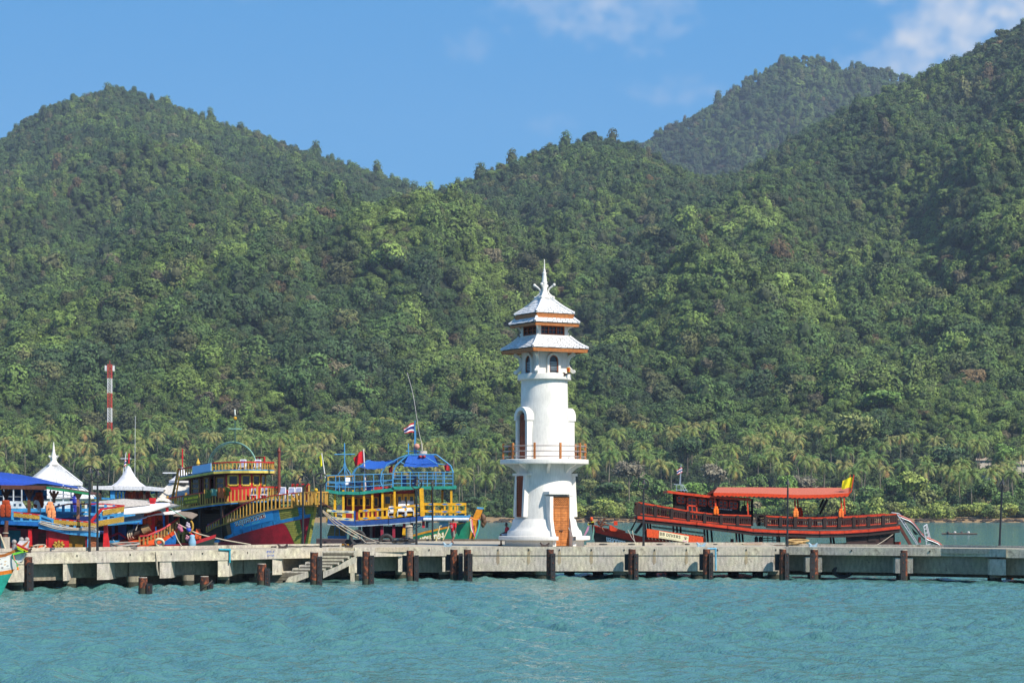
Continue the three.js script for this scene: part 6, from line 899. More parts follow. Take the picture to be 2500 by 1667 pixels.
  // lower deck posts, stern platform
  for (const [x, m, o] of [[645, wineP, 0.3], [752, wineP, 0.3], [846, wineP, 0.3], [478, wineP, 3.8], [545, paint('#d6d3ce'), 3.5], [570, wineP, 3.4], [440, paint('#9fb3c4'), 3], [915, wineP, 3.5], [1022, paint('#c0303a'), 0.2], [1208, paint('#8fc0dc'), 0.6], [1055, paint('#a8c8d8'), 1.5]]) part('deck_post', A.bar(x, 1085, x, 1235 - (x > 1000 ? 90 : 0), o, x === 1208 ? 0.7 : 0.22), m, O); part('yellow_brace', [A.bar(846, 1210, 852, 1150, 0.2, 0.3), A.bar(835, 1212, 890, 1212, 0.2, 0.16)], yel, O);
  part('engine_house', [A.rect(660, 1130, 900, 1240, 2.6, 0.1), A.rect(480, 1120, 640, 1240, 3.6, 0.1)], paint('#3a2030'), O); part('deck_frame', [pipe(A.line([[915, 1170], [945, 1110], [1000, 1110]], 0.8), 0.05), pipe(A.line([[930, 1160], [1000, 1120]], 1.0), 0.04), pipe(A.line([[985, 1040], [985, 960]], 0.3), 0.1)], blue, O);
  const sp = part('stern_platform', A.poly([[182, 1108], [330, 1112], [320, 1225], [145, 1222]], 3.2, 0.1), timber('#b08a5a'), O); for (let i = 0; i < 6; i++) part('plank', A.poly([[178 - i * 6, 1115 + i * 18], [250, 1115 + i * 18], [250, 1128 + i * 18], [174 - i * 6, 1128 + i * 18]], 3.15, 0.05), timber('#c9a468'), sp); part('stern_frame', [rod(A(320, 1110, 2), A(318, 1242, 2), 0.05), rod(A(150, 1228, 2), A(322, 1228, 2), 0.08), rod(A(150, 1240, 2), A(322, 1242, 2), 0.06), rod(A(218, 1120, 2), A(212, 1225, 2), 0.03), rod(A(255, 1120, 2), A(256, 1225, 2), 0.03), rod(A(215, 1150, 2), A(256, 1150, 2), 0.025)], sky, O);
  // furniture and gear
  const chair = (W, x, y, s, off, label, m = paint('#eceef0', { roughness: 0.5 })) => { const p = W(x, y, off), o = thing('plastic_lounger', label, 'lounger', p), g = (a, b, w = 0.07) => bar(p.clone().add(V(...a)), p.clone().add(V(...b)), w, w); part('backrest', [prism([V(-0.36, 0.45, 0.1), V(0.36, 0.45, 0.1), V(0.3, 1.42, -0.35), V(-0.3, 1.42, -0.35)].map((v) => v.multiplyScalar(s).add(p)), V(0, 0.02, 0.07))], m, o); part('seat', prism([V(-0.36, 0.4, 0.9), V(0.36, 0.4, 0.9), V(0.36, 0.45, 0.1), V(-0.36, 0.45, 0.1)].map((v) => v.multiplyScalar(s).add(p)), V(0, 0.07, 0)), m, o); for (const sx of [-1, 1]) { part('leg', g([sx * 0.34 * s, 0, 0.8 * s], [sx * 0.34 * s, 0.42 * s, 0.85 * s]), m, o); part('leg', g([sx * 0.34 * s, 0, -0.1 * s], [sx * 0.34 * s, 0.45 * s, 0.12 * s]), m, o); part('arm', g([sx * 0.36 * s, 0.7 * s, -0.05 * s], [sx * 0.36 * s, 0.62 * s, 0.5 * s]), m, o); } return o; };
  chair(A, 738, 1048, 0.8, 0.75, 'white plastic lounger behind the yellow rail, left one of three'); chair(A, 826, 1040, 0.88, 0.6, 'white plastic lounger behind the yellow rail, middle one of three'); chair(A, 904, 1034, 0.84, 0.6, 'white plastic lounger behind the yellow rail, right one of three'); chair(A, 265, 1070, 0.8, 1.2, 'white plastic chair on the stern of the yellow and blue boat'); chair(A, 330, 790, 0.62, 2.2, 'white plastic chair on the pink top deck among blue benches');
  { const o = thing('blue_bench', 'blue wooden bench and table on the pink top deck of the yellow and blue boat', 'bench', A(400, 795, 1.5)), g = [[218, 750, 300, 752], [235, 755, 238, 795], [290, 755, 290, 795], [380, 745, 525, 745], [395, 750, 398, 790], [440, 748, 440, 790], [510, 748, 512, 785], [340, 742, 420, 742], [380, 770, 520, 770], [300, 770, 380, 772]].map(([a, b, c, d]) => A.bar(a, b, c, d, 1.5, 0.12, 0.4)); part('bench_seat', g.slice(0, 1).concat(g.slice(3, 4), g.slice(7)), blue, o); part('bench_leg', g.slice(1, 3).concat(g.slice(4, 7)), blue, o); part('tarp_roll', A.poly([[450, 800], [540, 770], [560, 780], [545, 806]], 1.2, 0.4), tarpM, o); }
  for (const x of [848, 940]) { const o = thing('blue_stand', x < 900 ? 'blue post stand on the top deck, left of the two' : 'blue post stand on the top deck, right of the two', 'stand', A(x, 768, 1.2)); part('post', A.bar(x, 768, x, 676, 1.2, 0.32), navy, o); part('cap', A.bar(x, 676, x, 668, 1.2, 0.4), blue, o); }
  { const p = A(1374, 1068, 0.8), o = thing('blue_barrel', 'small blue barrel at the bow of the yellow and blue boat', 'barrel', p); part('barrel', new THREE.CylinderGeometry(0.3, 0.32, 0.5, 14).translate(p.x, p.y, p.z), navy, o); part('lid', new THREE.CylinderGeometry(0.22, 0.22, 0.08, 14).translate(p.x, p.y + 0.28, p.z), blue, o); }
  { const p = A(1500, 1100, 1.8), o = thing('bow_garland', 'ribbons and dried flowers hung round the yellow stem of the boat', 'garland', p), cs = ['#e86f8a', '#f4f0e0', '#5fb0e0', '#58c08a', '#f08a3a']; [[1460, 1070, 1480, 1200, 1495, 1235], [1452, 1060, 1456, 1150, 1470, 1190], [1525, 1070, 1528, 1120, 1500, 1215], [1535, 1080, 1520, 1170, 1490, 1250], [1448, 1050, 1500, 1075, 1535, 1062]].forEach((l, i) => part('ribbon', tube(A.line([[l[0], l[1]], [l[2], l[3]], [l[4], l[5]]], 1.8), 0.06, 5), cloth(cs[i]), o)); part('dried_flowers', [[1568, 1060], [1575, 1090], [1565, 1115], [1560, 1040]].map(([x, y], i) => new THREE.IcosahedronGeometry(0.28 - i * 0.03, 1).scale(0.8, 1.2, 0.8).translate(...A(x, y, 2).toArray())), paint('#6a4a32'), o); }
  { const p = A(892, 1245, -1), o = thing('mooring_post', 'pale weathered wooden mooring post in front of the green hull', 'post', p); part('post', rod(A(893, 1250, -1), A(891, 1135, -1), 0.3, 0.27, 12), timber('#b7a995'), o); part('post_top', rod(A(891, 1137, -1), A(890, 1122, -1), 0.33, 0.2, 12), timber('#cfc2ae'), o); }
  { const o = thing('folding_ladder', 'pale yellow folding ladder standing on the pier edge behind the walking man', 'ladder', at(1085, 1316, 165)); const q = (x, y) => at(760 + x * 0.26791, 980 + y * 0.26791, 165.5); part('ladder_leg', rod(q(1135, 1272), q(1172, 1128), 0.05), paint('#d8c99a'), o); part('ladder_leg', rod(q(1200, 1256), q(1258, 1128), 0.05), paint('#d8c99a'), o); part('rung', rod(q(1172, 1130), q(1190, 1126), 0.04), paint('#d8c99a'), o); part('foot', rod(q(1120, 1272), q(1150, 1272), 0.06), paint('#d8c99a'), o); }
  // low dark jetty between this boat and the pier head
  { const j = thing('low_jetty', 'low dark purple-brown jetty with tyres between the pier and the yellow boat', 'jetty', at(890, 1325, 160)); const P = (x, y, d = 161) => at(x, y, d); part('jetty_beam', prism([P(772, 1327), P(1013, 1325), P(1013, 1320), P(772, 1315)], V(0, 0, -1.2)), timber('#4c3c42'), j); part('jetty_cap', prism([P(772, 1315), P(1013, 1320), P(1013, 1318.4), P(772, 1313)], V(0, 0, -1.3)), timber('#6b5a58'), j); for (const [x, y, r] of [[873, 1312, 0.5], [943, 1320, 0.45]]) part('tyre', new THREE.TorusGeometry(r, 0.14, 8, 20).translate(...P(x, y, 160.6).toArray()), M.rubber, j); part('jetty_pile', [800, 860, 930, 1000].map((x) => rod(P(x, 1330).setY(-1), P(x, 1320), 0.25, 0.25, 10)), timber('#4c3c42'), j); }
  for (let i = 0; i < 3; i++) { const q = (x, y, d) => at(760 + x * 0.26791, 980 + y * 0.26791, d); rope(['upper', 'middle', 'lower'][i] + ' of three pale mooring ropes from the red prow down to the pier', [q(100, 985 + i * 8, 146), q(250, 1090 + i * 26, 150), q(420, 1195 + i * 22, 152), q(560 + (i === 1 ? -60 : 60) * 1, 1285 - (i === 2 ? 10 : 0), 150)], 0.04); }
}
// ================================================================ big red, yellow and blue ship
{
  const PH = 42, pl = vplane(600, 148.6, PH), A = Win(pl, 380, 1050, 0.22317), a = pl.along, n = pl.n, C0 = V((600 - 1250) / F * 150.2, 0, -150.2);
  const loc = (s, y, w) => C0.clone().addScaledVector(a, s).addScaledVector(n, w).setY(y);
  const O = thing('wooden_ship', 'large wooden ship with a red, blue and olive bow, red cabin and yellow balustrades', 'ship', [C0.x, 0, C0.z]);
  const yel = paint('#c79a44'), red = paint('#cc2224', { roughness: 0.5 }), crim = paint('#b01a2c', { roughness: 0.5 }), blue = paint('#2f8fd0', { roughness: 0.5 }), olive = timber('#a9a648'), wood = timber('#5c3828'), dkw = timber('#3f2922'), brownP = paint('#7a3a2a'), gold = timber('#b98d3f');
  const hf = hullForm({ s1: 0.8, stemLow: 5.6, stemHigh: 6.95, yTop: 4.66, bLow: 1.45, bHigh: 2.55, pow: 2.0, stern: -6.2 });
  const sheer = curve([[-6.3, 2.75], [-3.2, 2.6], [-2.2, 2.62], [-1.6, 2.95], [-0.6, 3.3], [1, 3.6], [4.2, 4.45], [6.3, 4.72], [7, 4.75]]), stripe = curve([[-6.3, 1.15], [-1, 2.12], [1.5, 2.75], [5.9, 3.8], [7, 4.05]]), st2 = (s) => stripe(s) + 0.22;
  const two = (nm, s0, s1, lo, hi, m, ns = 26, off = 0) => part(nm, [1, -1].map((k) => hullPatch(hf, loc, s0, s1, lo, hi, k, off, ns, 6)), m, O);
  two('hull_bottom', -6.2, 'stem', () => -0.7, stripe, crim); two('hull_stripe', -6.2, 'stem', stripe, st2, blue); two('hull_side', -6.2, 1.0, (s) => Math.min(st2(s), sheer(s) - 0.02), sheer, dkw); two('name_panel', 1.0, 4.9, st2, sheer, blue); two('bow_panel', 4.9, 'stem', st2, sheer, olive, 12);
  two('bow_band', 6.05, 6.4, st2, sheer, blue, 3, 0.012); two('bow_fan', 5.0, 6.05, (s) => lerp(stripe(s) - 0.05, 1.1, sstep(s, 5.05, 5.9)), (s) => stripe(s) - 0.03, olive, 10, 0.012);
  for (let i = 1; i < 6; i++) part('strake_line', hullPatch(hf, loc, 4.95, 6.5, (s) => lerp(st2(s), sheer(s), i / 6) - 0.012, (s) => lerp(st2(s), sheer(s), i / 6) + 0.012, 1, 0.02, 8, 1), M.dark, O);
  for (let i = 0; i < 8; i++) part('stripe_joint', hullPatch(hf, loc, -1.2 + i * 0.8, -1.17 + i * 0.8, stripe, st2, 1, 0.014, 1, 1), M.dark, O);
  part('name_lettering', hullPatch(hf, loc, 1.35, 4.5, (s) => lerp(st2(s), sheer(s), 0.12), (s) => lerp(st2(s), sheer(s), 0.92), 1, 0.014, 12, 2), printed(512, 150, (g, w, h) => { g.fillStyle = '#2f8fd0'; g.fillRect(0, 0, w, h); scrawl(g, 'น.อุบลพรรณ', 22, 18, 62, 20, '#f4f0e0', 1.02); scrawl(g, 'น.อุบลพรรณ', 20, 24, 62, 8, '#8e2a3a', 1.02); g.fillStyle = '#6fd0c8'; g.font = 'italic bold 34px sans-serif'; g.fillText('5302 - 00124', 150, 134, 220); scrawl(g, 'ก', 96, 104, 28, 5, '#6fd0c8'); }), O, { uv: true });
  part('hull_carving', hullPatch(hf, loc, 0.6, 1.0, (s) => st2(s) + 0.02, (s) => sheer(s) - 0.1, 1, 0.03, 6, 4), paint('#8a5a34', { bumpMap: roughB, bumpScale: 0.05 }), O);
  part('stem_post', prism([loc(5.5, 0, 0.12), loc(5.75, 0.3, 0.12), loc(6.4, 2.2, 0.12), loc(7.15, 4.9, 0.12), loc(6.9, 4.9, 0.12), loc(6.15, 2.2, 0.12), loc(5.3, 0, 0.12)], n.clone().multiplyScalar(-0.24)), olive, O);
  { const rows = []; for (let i = 0; i <= 26; i++) { const s = lerp(-6.2, 6.75, i / 26), y = sheer(s) - 0.25, w = Math.max(0.02, hf(s, y) - 0.05); rows.push([loc(s, y, -w), loc(s, y, w)]); } part('main_deck', sheet(rows), wood, O); part('transom', prism([loc(-6.2, -0.6, -1.2), loc(-6.2, -0.6, 1.2), loc(-6.2, 2.6, 2.2), loc(-6.2, 2.6, -2.2)], a.clone().multiplyScalar(-0.1)), dkw, O); }
  // sheer balustrade, both sides, rising to the bow
  const sv = Array.from({ length: 15 }, (_, i) => lerp(-1.6, 6.85, i / 14)), hgt = (s) => lerp(0.38, 0.92, sstep(s, -1, 3.2));
  for (const k of [1, -1]) { const bt = sv.map((s) => loc(s, sheer(s) + 0.02, k * Math.max(0.05, hf(s, sheer(s)) - 0.02))), tp = sv.map((s, i) => bt[i].clone().setY(sheer(s) + hgt(s))); railing(O, tp, bt, k > 0 ? 33 : 26, { railM: crim, balM: yel, railW: 0.1, railH: 0.06, balW: 0.085, up: n }); part('sheer_rail', ribbonBar(shift(bt, V(0, -0.03, 0)), 0.14, 0.1, n), gold, O); }
  part('bow_platform', strip([loc(5.8, sheer(6.5) + 0.05, 0.9), loc(7.7, sheer(6.5) + 0.05, 0.5)], n.clone().negate(), [1.8, 1.0], 0.1), gold, O); railing(O, [loc(6.2, 5.6, 0.85), loc(7.7, 5.65, 0.5), loc(7.7, 5.65, -0.5), loc(6.2, 5.6, -0.85)], [loc(6.2, 4.8, 0.85), loc(7.7, 4.8, 0.5), loc(7.7, 4.8, -0.5), loc(6.2, 4.8, -0.85)], 15, { railM: yel, balM: yel, balW: 0.1 }); part('cathead', [bar(loc(7.4, 4.75, 0.3), loc(8.6, 4.7, 0.3), 0.14), bar(loc(8.1, 5, 0.6), loc(8.2, 4.5, -0.5), 0.1)], wood, O); part('bollard', [0.5, -0.4].map((w) => rod(loc(5.4, 4.4, w), loc(5.4, 5.3, w), 0.14, 0.14, 10)), yel, O);
  part('figure_post', [rod(loc(7.3, 4.8, 0.2), loc(7.3, 5.7, 0.2), 0.1, 0.08, 10), new THREE.SphereGeometry(0.13, 10, 8).translate(...loc(7.3, 5.78, 0.2).toArray())], paint('#e2b71c'), O);
  // stern quarter
  part('stern_bulwark', [A.poly([[440, 1150], [560, 1105], [700, 1062], [755, 1040], [752, 1075], [715, 1120], [560, 1165], [445, 1205]], -0.05, 0.1)], gold, O);
  // middle deck with rounded front
  const outline = (o) => [[-5.6, 2.35 + o], [-2.4, 2.45 + o], [-0.6, 2.45 + o], [0.9 + o, 2.1 + o], [2.0 + o, 1.2], [2.45 + o, 0], [2.2 + o, -1.2], [1.2, -2.2 - o], [-5.6, -2.3 - o]];
  const yMid = curve([[-5.7, 4.42], [-2, 4.78], [0.9, 5.05], [2.6, 5.22]]), mid = outline(0).map(([s, w]) => loc(s, yMid(s), w));
  const fanDeck = (pts, th) => { const c = pts.reduce((q, p) => q.add(p), V()).multiplyScalar(1 / pts.length); return mergeGeometries(pts.map((p, i) => plain(prism([c, p, pts[(i + 1) % pts.length]], V(0, -th, 0))))); };
  part('middle_deck', fanDeck(mid, 0.12), wood, O); part('deck_edge', ribbonBar(shift(mid, V(0, -0.06, 0)), 0.12, 0.12), yel, O); part('deck_edge', ribbonBar(outline(0.07).map(([s, w]) => loc(s, yMid(s) - 0.17, w)), 0.06, 0.06), blue, O);
  const rl = (ol, yf, h, cnt, every, pts) => { const b = pts.map((i) => ol[i]).map(([s, w]) => loc(s, yf(s) + 0.02, w)); return railing(O, shift(b, V(0, h, 0)), b, cnt, { railM: red, balM: yel, postM: yel, balW: 0.08, every, postW: 0.14, over: 0.2, railH: 0.09 }); };
  rl(outline(-0.05), yMid, 0.8, 41, 8, [0, 1, 2, 3, 4, 5, 6]); rl(outline(-0.05), yMid, 0.8, 22, 7, [6, 7, 8]); part('slope_rail', bar(loc(2.3, 6.1, -0.9), loc(3.9, 5.3, -1.3), 0.12, 0.12), red, O);
  // foredeck rail far side
  railing(O, [loc(2.4, 6.15, -2.2), loc(5.0, 6.15, -1.3)], [loc(2.4, 5.2, -2.2), loc(5.0, 5.1, -1.3)], 14, { railM: red, balM: yel, balW: 0.12, every: 4, postW: 0.18, over: 0.1 }); part('fore_platform', strip([loc(2.4, 5.2, 0.2), loc(5, 5.1, 0.1)], n.clone().negate(), [2.4, 1.5], 0.1), paint('#d9d6cf'), O);
  // cabin: red rounded front with five windows, dark open side
  const yC0 = 4.9, yC1 = 6.95, fr = [[0.05, 1.75], [0.75, 1.15], [1.05, 0.38], [1.05, -0.42], [0.75, -1.15], [0.05, -1.75]];
  const yA = 6.98, sideB = -3.9;
  for (let i = 0; i < 5; i++) {
    const [p, q] = [fr[i], fr[i + 1]], P = (t, y, o = 0) => { const s = lerp(p[0], q[0], t), w = lerp(p[1], q[1], t); const nn = V().addScaledVector(a, -(q[1] - p[1])).addScaledVector(n, q[0] - p[0]).normalize(); return loc(s, y, w).addScaledVector(nn, o); };
    part('cabin_front', prism([P(0, yC0), P(1, yC0), P(1, yA), P(0, yA)], a.clone().multiplyScalar(-0.12)), red, O);
    const f = part('window', [[0.1, 0.2, 6.1, 6.86], [0.8, 0.9, 6.1, 6.86], [0.1, 0.9, 6.1, 6.19], [0.1, 0.9, 6.77, 6.86]].map(([t0, t1, y0, y1]) => prism([P(t0, y0, 0.05), P(t1, y0, 0.05), P(t1, y1, 0.05), P(t0, y1, 0.05)], a.clone().multiplyScalar(-0.08))), paint('#e8c84a'), O); part('pane', prism([P(0.17, 6.16, 0.02), P(0.83, 6.16, 0.02), P(0.83, 6.82, 0.02), P(0.17, 6.82, 0.02)], a.clone().multiplyScalar(-0.03)), M.glass, f);
  }
  const side = (s0, s1, y0, y1, w, m, nm = 'cabin_wall', th = 0.08, par = O) => part(nm, prism([loc(s0, y0, w), loc(s1, y0, w), loc(s1, y1, w), loc(s0, y1, w)], n.clone().multiplyScalar(-th)), m, par);
  side(sideB, 0.05, 4.1, yA, -1.7, dkw); part('cabin_back', prism([loc(sideB, 4.1, 1.75), loc(sideB, 4.1, -1.75), loc(sideB, yA, -1.75), loc(sideB, yA, 1.75)], a.clone().multiplyScalar(0.1)), dkw, O); side(sideB, 0.05, 4.5, 5.55, 1.75, wood); side(sideB, 0.05, 6.72, yA, 1.75, wood);
  for (const s of [-3.85, -2.75, -2.45, -1.75, -1.25, -0.12]) side(s - 0.06, s + 0.06, 5.2, yA, 1.77, brownP, 'cabin_post', 0.12);
  for (const [s0, s1] of [[-3.7, -2.85], [-2.35, -1.85], [-1.1, -0.2]]) { const f = side(s0, s1, 5.55, 6.7, 1.72, M.glass, 'side_window', 0.03); for (const y of [5.55, 5.9, 6.25, 6.63]) side(s0, s1, y, y + 0.07, 1.76, gold, 'window_bar', 0.06, f); for (const t of [0, 1]) side(lerp(s0, s1 - 0.08, t), lerp(s0, s1 - 0.08, t) + 0.08, 5.55, 6.7, 1.765, gold, 'window_bar', 0.06, f); }
  // top deck and its rail
  const yTop = curve([[-4.7, 6.62], [-0.3, 7.06], [1.9, 7.08]]), top = [[-4.6, 2.2], [-0.7, 2.25], [0.6, 1.9], [1.5, 1.1], [1.75, 0], [1.5, -1.2], [0.6, -2.0], [-4.6, -2.1]], tp = top.map(([s, w]) => loc(s, yTop(s), w));
  part('top_deck', fanDeck(tp, 0.14), wood, O); part('deck_edge', ribbonBar(shift(tp.slice(0, 7), V(0, -0.02, 0)), 0.16, 0.16), paint('#e3cd62'), O); part('deck_edge', ribbonBar(shift(tp.slice(0, 7), V(0, 0.1, 0)), 0.1, 0.07), blue, O); rl(top, (s) => yTop(s) + 0.1, 0.52, 38, 0, [0, 1, 2, 3, 4, 5, 6]); rl(top, (s) => yTop(s) + 0.1, 0.52, 18, 0, [6, 7]);
  part('blue_sign', prism([loc(-2.9, yTop(-2.9) + 0.12, 2.33), loc(-0.9, yTop(-0.9) + 0.12, 2.36), loc(-0.9, yTop(-0.9) + 0.66, 2.36), loc(-2.9, yTop(-2.9) + 0.66, 2.33)], n.clone().multiplyScalar(-0.05)), printed(256, 96, (g, w, h) => { g.fillStyle = '#2a5aa8'; g.fillRect(0, 0, w, h); g.fillStyle = '#9cc4ea'; g.fillRect(0, 0, w, 26); scrawl(g, 'น.อุบลพรรณ', 30, 38, 30, 6, '#dce8f6'); }), O);
  part('side_sign', prism([loc(-3.7, yMid(-3.7) + 0.15, 2.46), loc(-2.0, yMid(-2) + 0.15, 2.47), loc(-2.0, yMid(-2) + 0.82, 2.47), loc(-3.7, yMid(-3.7) + 0.82, 2.46)], n.clone().multiplyScalar(-0.04)), gold, O); part('side_sign_lettering', quadSheet(loc(-3.65, yMid(-3.65) + 0.18, 2.475), loc(-2.05, yMid(-2.05) + 0.18, 2.482), loc(-2.05, yMid(-2.05) + 0.78, 2.482), loc(-3.65, yMid(-3.65) + 0.78, 2.475)), printed(256, 96, (g, w, h) => { g.fillStyle = '#6d6420'; g.fillRect(0, 0, w, h); g.fillStyle = '#ffe81c'; g.font = 'bold 34px sans-serif'; g.fillText('MR. KHAI TOUR', 8, 44, 240); g.font = '28px sans-serif'; g.fillText('Tel 081-916-5536', 30, 84, 200); }), O, { uv: true });
  // arch mast, red frame, tall post, stern ladder
  { const pts = []; for (let i = 0; i <= 20; i++) { const e = Math.PI * i / 20; pts.push([840 - Math.cos(e) * 265, 410 - Math.sin(e) * 285 + (i > 10 ? 0 : 0)]); } pts[0] = [565, 430]; const gr = paint('#8bb8a6'); part('arch_mast', [tube(A.line(pts, 2.3), 0.05, 6, true, 50), tube(A.line(pts.map(([x, y]) => [x + 12 + (840 - x) * 0.03, y + 10]), 2.5), 0.04, 6, true, 50), rod(A(870, 130, 2.3), at(574, 1000, 149.6), 0.05), rod(at(558, 1046, 149.6), at(590, 1046, 149.6), 0.045)], gr, O); part('mast_light', new THREE.SphereGeometry(0.13, 8, 6).translate(...at(574, 1020, 149.6).toArray()), paint('#d9a21c'), O); part('mast_tip', rod(at(574, 1012, 149.6), at(573, 998, 149.6), 0.05), paint('#eef0e6'), O); }
  part('red_frame', [A.bar(1098, 355, 1098, 290, 3.2, 0.1), A.bar(1138, 355, 1138, 290, 3.2, 0.08), A.bar(1188, 355, 1188, 290, 3.2, 0.1), A.bar(1095, 290, 1192, 290, 3.2, 0.1)], red, O);
  { const b = loc(2.75, 3.6, -0.6), t = b.clone(); t.y = 8.4; part('tall_post', [rod(b, t, 0.11, 0.1, 12), new THREE.SphereGeometry(0.13, 12, 8).translate(t.x, t.y + 0.05, t.z), new THREE.ConeGeometry(0.09, 0.25, 10).translate(t.x, t.y + 0.25, t.z)], brownP, O); part('gold_post', [rod(loc(-4.6, 6.6, 0.4), loc(-4.6, 7.75, 0.4), 0.12, 0.11, 10), new THREE.ConeGeometry(0.16, 0.4, 10).translate(...loc(-4.6, 7.9, 0.4).toArray())], paint('#d9b23c'), O); part('red_stern_pole', rod(loc(-4.5, 6.7, -0.5), loc(-5.2, 4.4, -0.5), 0.05), red, O); }
  part('side_ladder', [bar(loc(-5.5, 4.5, 2.2), loc(-4.55, 7.3, 2.2), 0.12), bar(loc(-5.0, 4.5, 2.25), loc(-4.4, 6.8, 2.25), 0.1), ...Array.from({ length: 6 }, (_, i) => bar(loc(-5.35 + i * 0.14, 4.8 + i * 0.38, 2.2), loc(-4.92 + i * 0.1, 4.8 + i * 0.38, 2.25), 0.07))], gold, O);
  // under the middle deck
  for (const [s, w] of [[-5.2, 2.1], [-2.3, 2.1], [0.1, 2.2], [1.9, 1.3], [-3.6, 2.0], [2.2, -1.0], [1.2, -2.0]]) part('deck_post', bar(loc(s, 2.3, w), loc(s, yMid(s) - 0.1, w), 0.2, 0.2, n), dkw, O); for (let i = 0; i < 9; i++) part('deck_joist', bar(loc(-5 + i * 0.85, yMid(-5 + i * 0.85) - 0.22, 2.2), loc(-5 + i * 0.85, yMid(-5 + i * 0.85) - 0.22, -2.1), 0.1, 0.14), dkw, O);
  side(-5.4, -0.6, 2.4, 4.2, 1.2, wood, 'lower_wall'); part('arch_door', (() => { const pts = [[-4.6, 2.35], [-3.5, 2.35]]; for (let i = 0; i <= 8; i++) { const e = Math.PI * i / 8; pts.push([-4.05 + Math.cos(e) * 0.55, 3.35 + Math.sin(e) * 0.5]); } return prism(pts.map(([s, y]) => loc(s, y, 1.24)), n.clone().multiplyScalar(-0.06)); })(), M.dark, O); side(-2.6, -0.9, 3.1, 3.5, 1.23, paint('#3f6fb4'), 'blue_panel', 0.04); side(-2.7, 0.2, 2.5, 3.0, 2.0, wood, 'low_wall');
  // loungers, clothes and gear
  const wl = (s, y, w, label) => { const p = loc(s, y, w), V = (a, b, c) => new THREE.Vector3(a, b, c).multiplyScalar(0.78), o = thing('deck_chair', label, 'deck chair', p), m = paint('#e8e8ee', { roughness: 0.5 }); part('backrest', prism([V(-0.3, 0.35, 0), V(0.3, 0.35, 0), V(0.28, 1.0, -0.3), V(-0.28, 1.0, -0.3)].map((v) => v.add(p)), V(0, 0.03, 0.06)), m, o); part('seat', prism([V(-0.3, 0.32, 0.7), V(0.3, 0.32, 0.7), V(0.3, 0.35, 0), V(-0.3, 0.35, 0)].map((v) => v.add(p)), V(0, 0.06, 0)), m, o); part('cushion', prism([V(-0.22, 0.46, 0.03), V(0.22, 0.46, 0.03), V(0.2, 0.95, -0.2), V(-0.2, 0.95, -0.2)].map((v) => v.add(p)), V(0, 0.02, 0.04)), cloth('#8a92b0'), o); for (const sx of [-0.28, 0.28]) part('leg', [bar(p.clone().add(V(sx, 0, 0.6)), p.clone().add(V(sx, 0.33, 0.6)), 0.06), bar(p.clone().add(V(sx, 0, -0.1)), p.clone().add(V(sx, 0.36, 0.05)), 0.06)], m, o); };
  wl(1.75, 5.2, 0.75, 'white deck chair behind the yellow balusters in front of the red cabin, left one'); wl(2.05, 5.22, 0.1, 'white deck chair behind the yellow balusters in front of the red cabin, right one'); wl(3.0, 5.22, -0.7, 'white deck chair on the foredeck right of the tall brown post, left one'); wl(3.7, 5.2, -0.9, 'white deck chair on the foredeck right of the tall brown post, middle one'); wl(4.4, 5.2, -0.9, 'white deck chair on the foredeck right of the tall brown post, right one'); wl(0.4, 7.12, 0.6, 'white deck chair on the top deck of the red ship, left one'); wl(0.9, 7.12, -0.3, 'white deck chair on the top deck of the red ship, right one');
  [['#5c6a34', -0.95, 0.62], ['#7fae96', -0.35, 0.5], ['#e0713c', 0.3, 0.72], ['#6b7a2c', 0.75, 0.6]].forEach(([c, s, h], i) => { const y = yMid(s) + 0.95, w = 2.46 - Math.max(0, s) * 0.25, o = thing('hung_clothes', ['dark camouflage cloth', 'pale green shirt', 'orange cloth', 'olive green cloth'][i] + ' drying over the balustrade of the red ship', 'laundry', loc(s, y, w)); part('cloth', [waver(loc(s - 0.34, y - h, w + 0.08), loc(s + 0.34, y - h * 0.9, w + 0.06), loc(s + 0.36, y, w + 0.08), loc(s - 0.36, y, w + 0.08), 0.09), waver(loc(s - 0.3, y - h * 0.5, w - 0.1), loc(s + 0.3, y - h * 0.5, w - 0.1), loc(s + 0.36, y, w + 0.08), loc(s - 0.36, y, w + 0.08), 0.04)], cloth(c), o); });
  lifeJacket(loc(-2.2, 2.75, 2.4), 'orange life jacket with ropes on the low stern of the red ship', '#e8602c', 1.3); { const o = thing('towing_bitts', 'pair of weathered wooden bitts on the stern of the red ship', 'bitts', loc(-4.2, 2.5, 2.2)); for (const s of [-4.5, -4.0]) part('post', rod(loc(s, 2.2, 2.2), loc(s, 3.05, 2.2), 0.13, 0.13, 10), gold, o); part('cross_bar', bar(loc(-4.8, 2.85, 2.2), loc(-3.7, 2.85, 2.2), 0.14), gold, o); }
  rope('long pale mooring rope sagging across the dark stern of the red ship', [at(428, 1274, 138), at(480, 1300, 139), at(540, 1315, 139), at(612, 1328, 140)], 0.045);
}
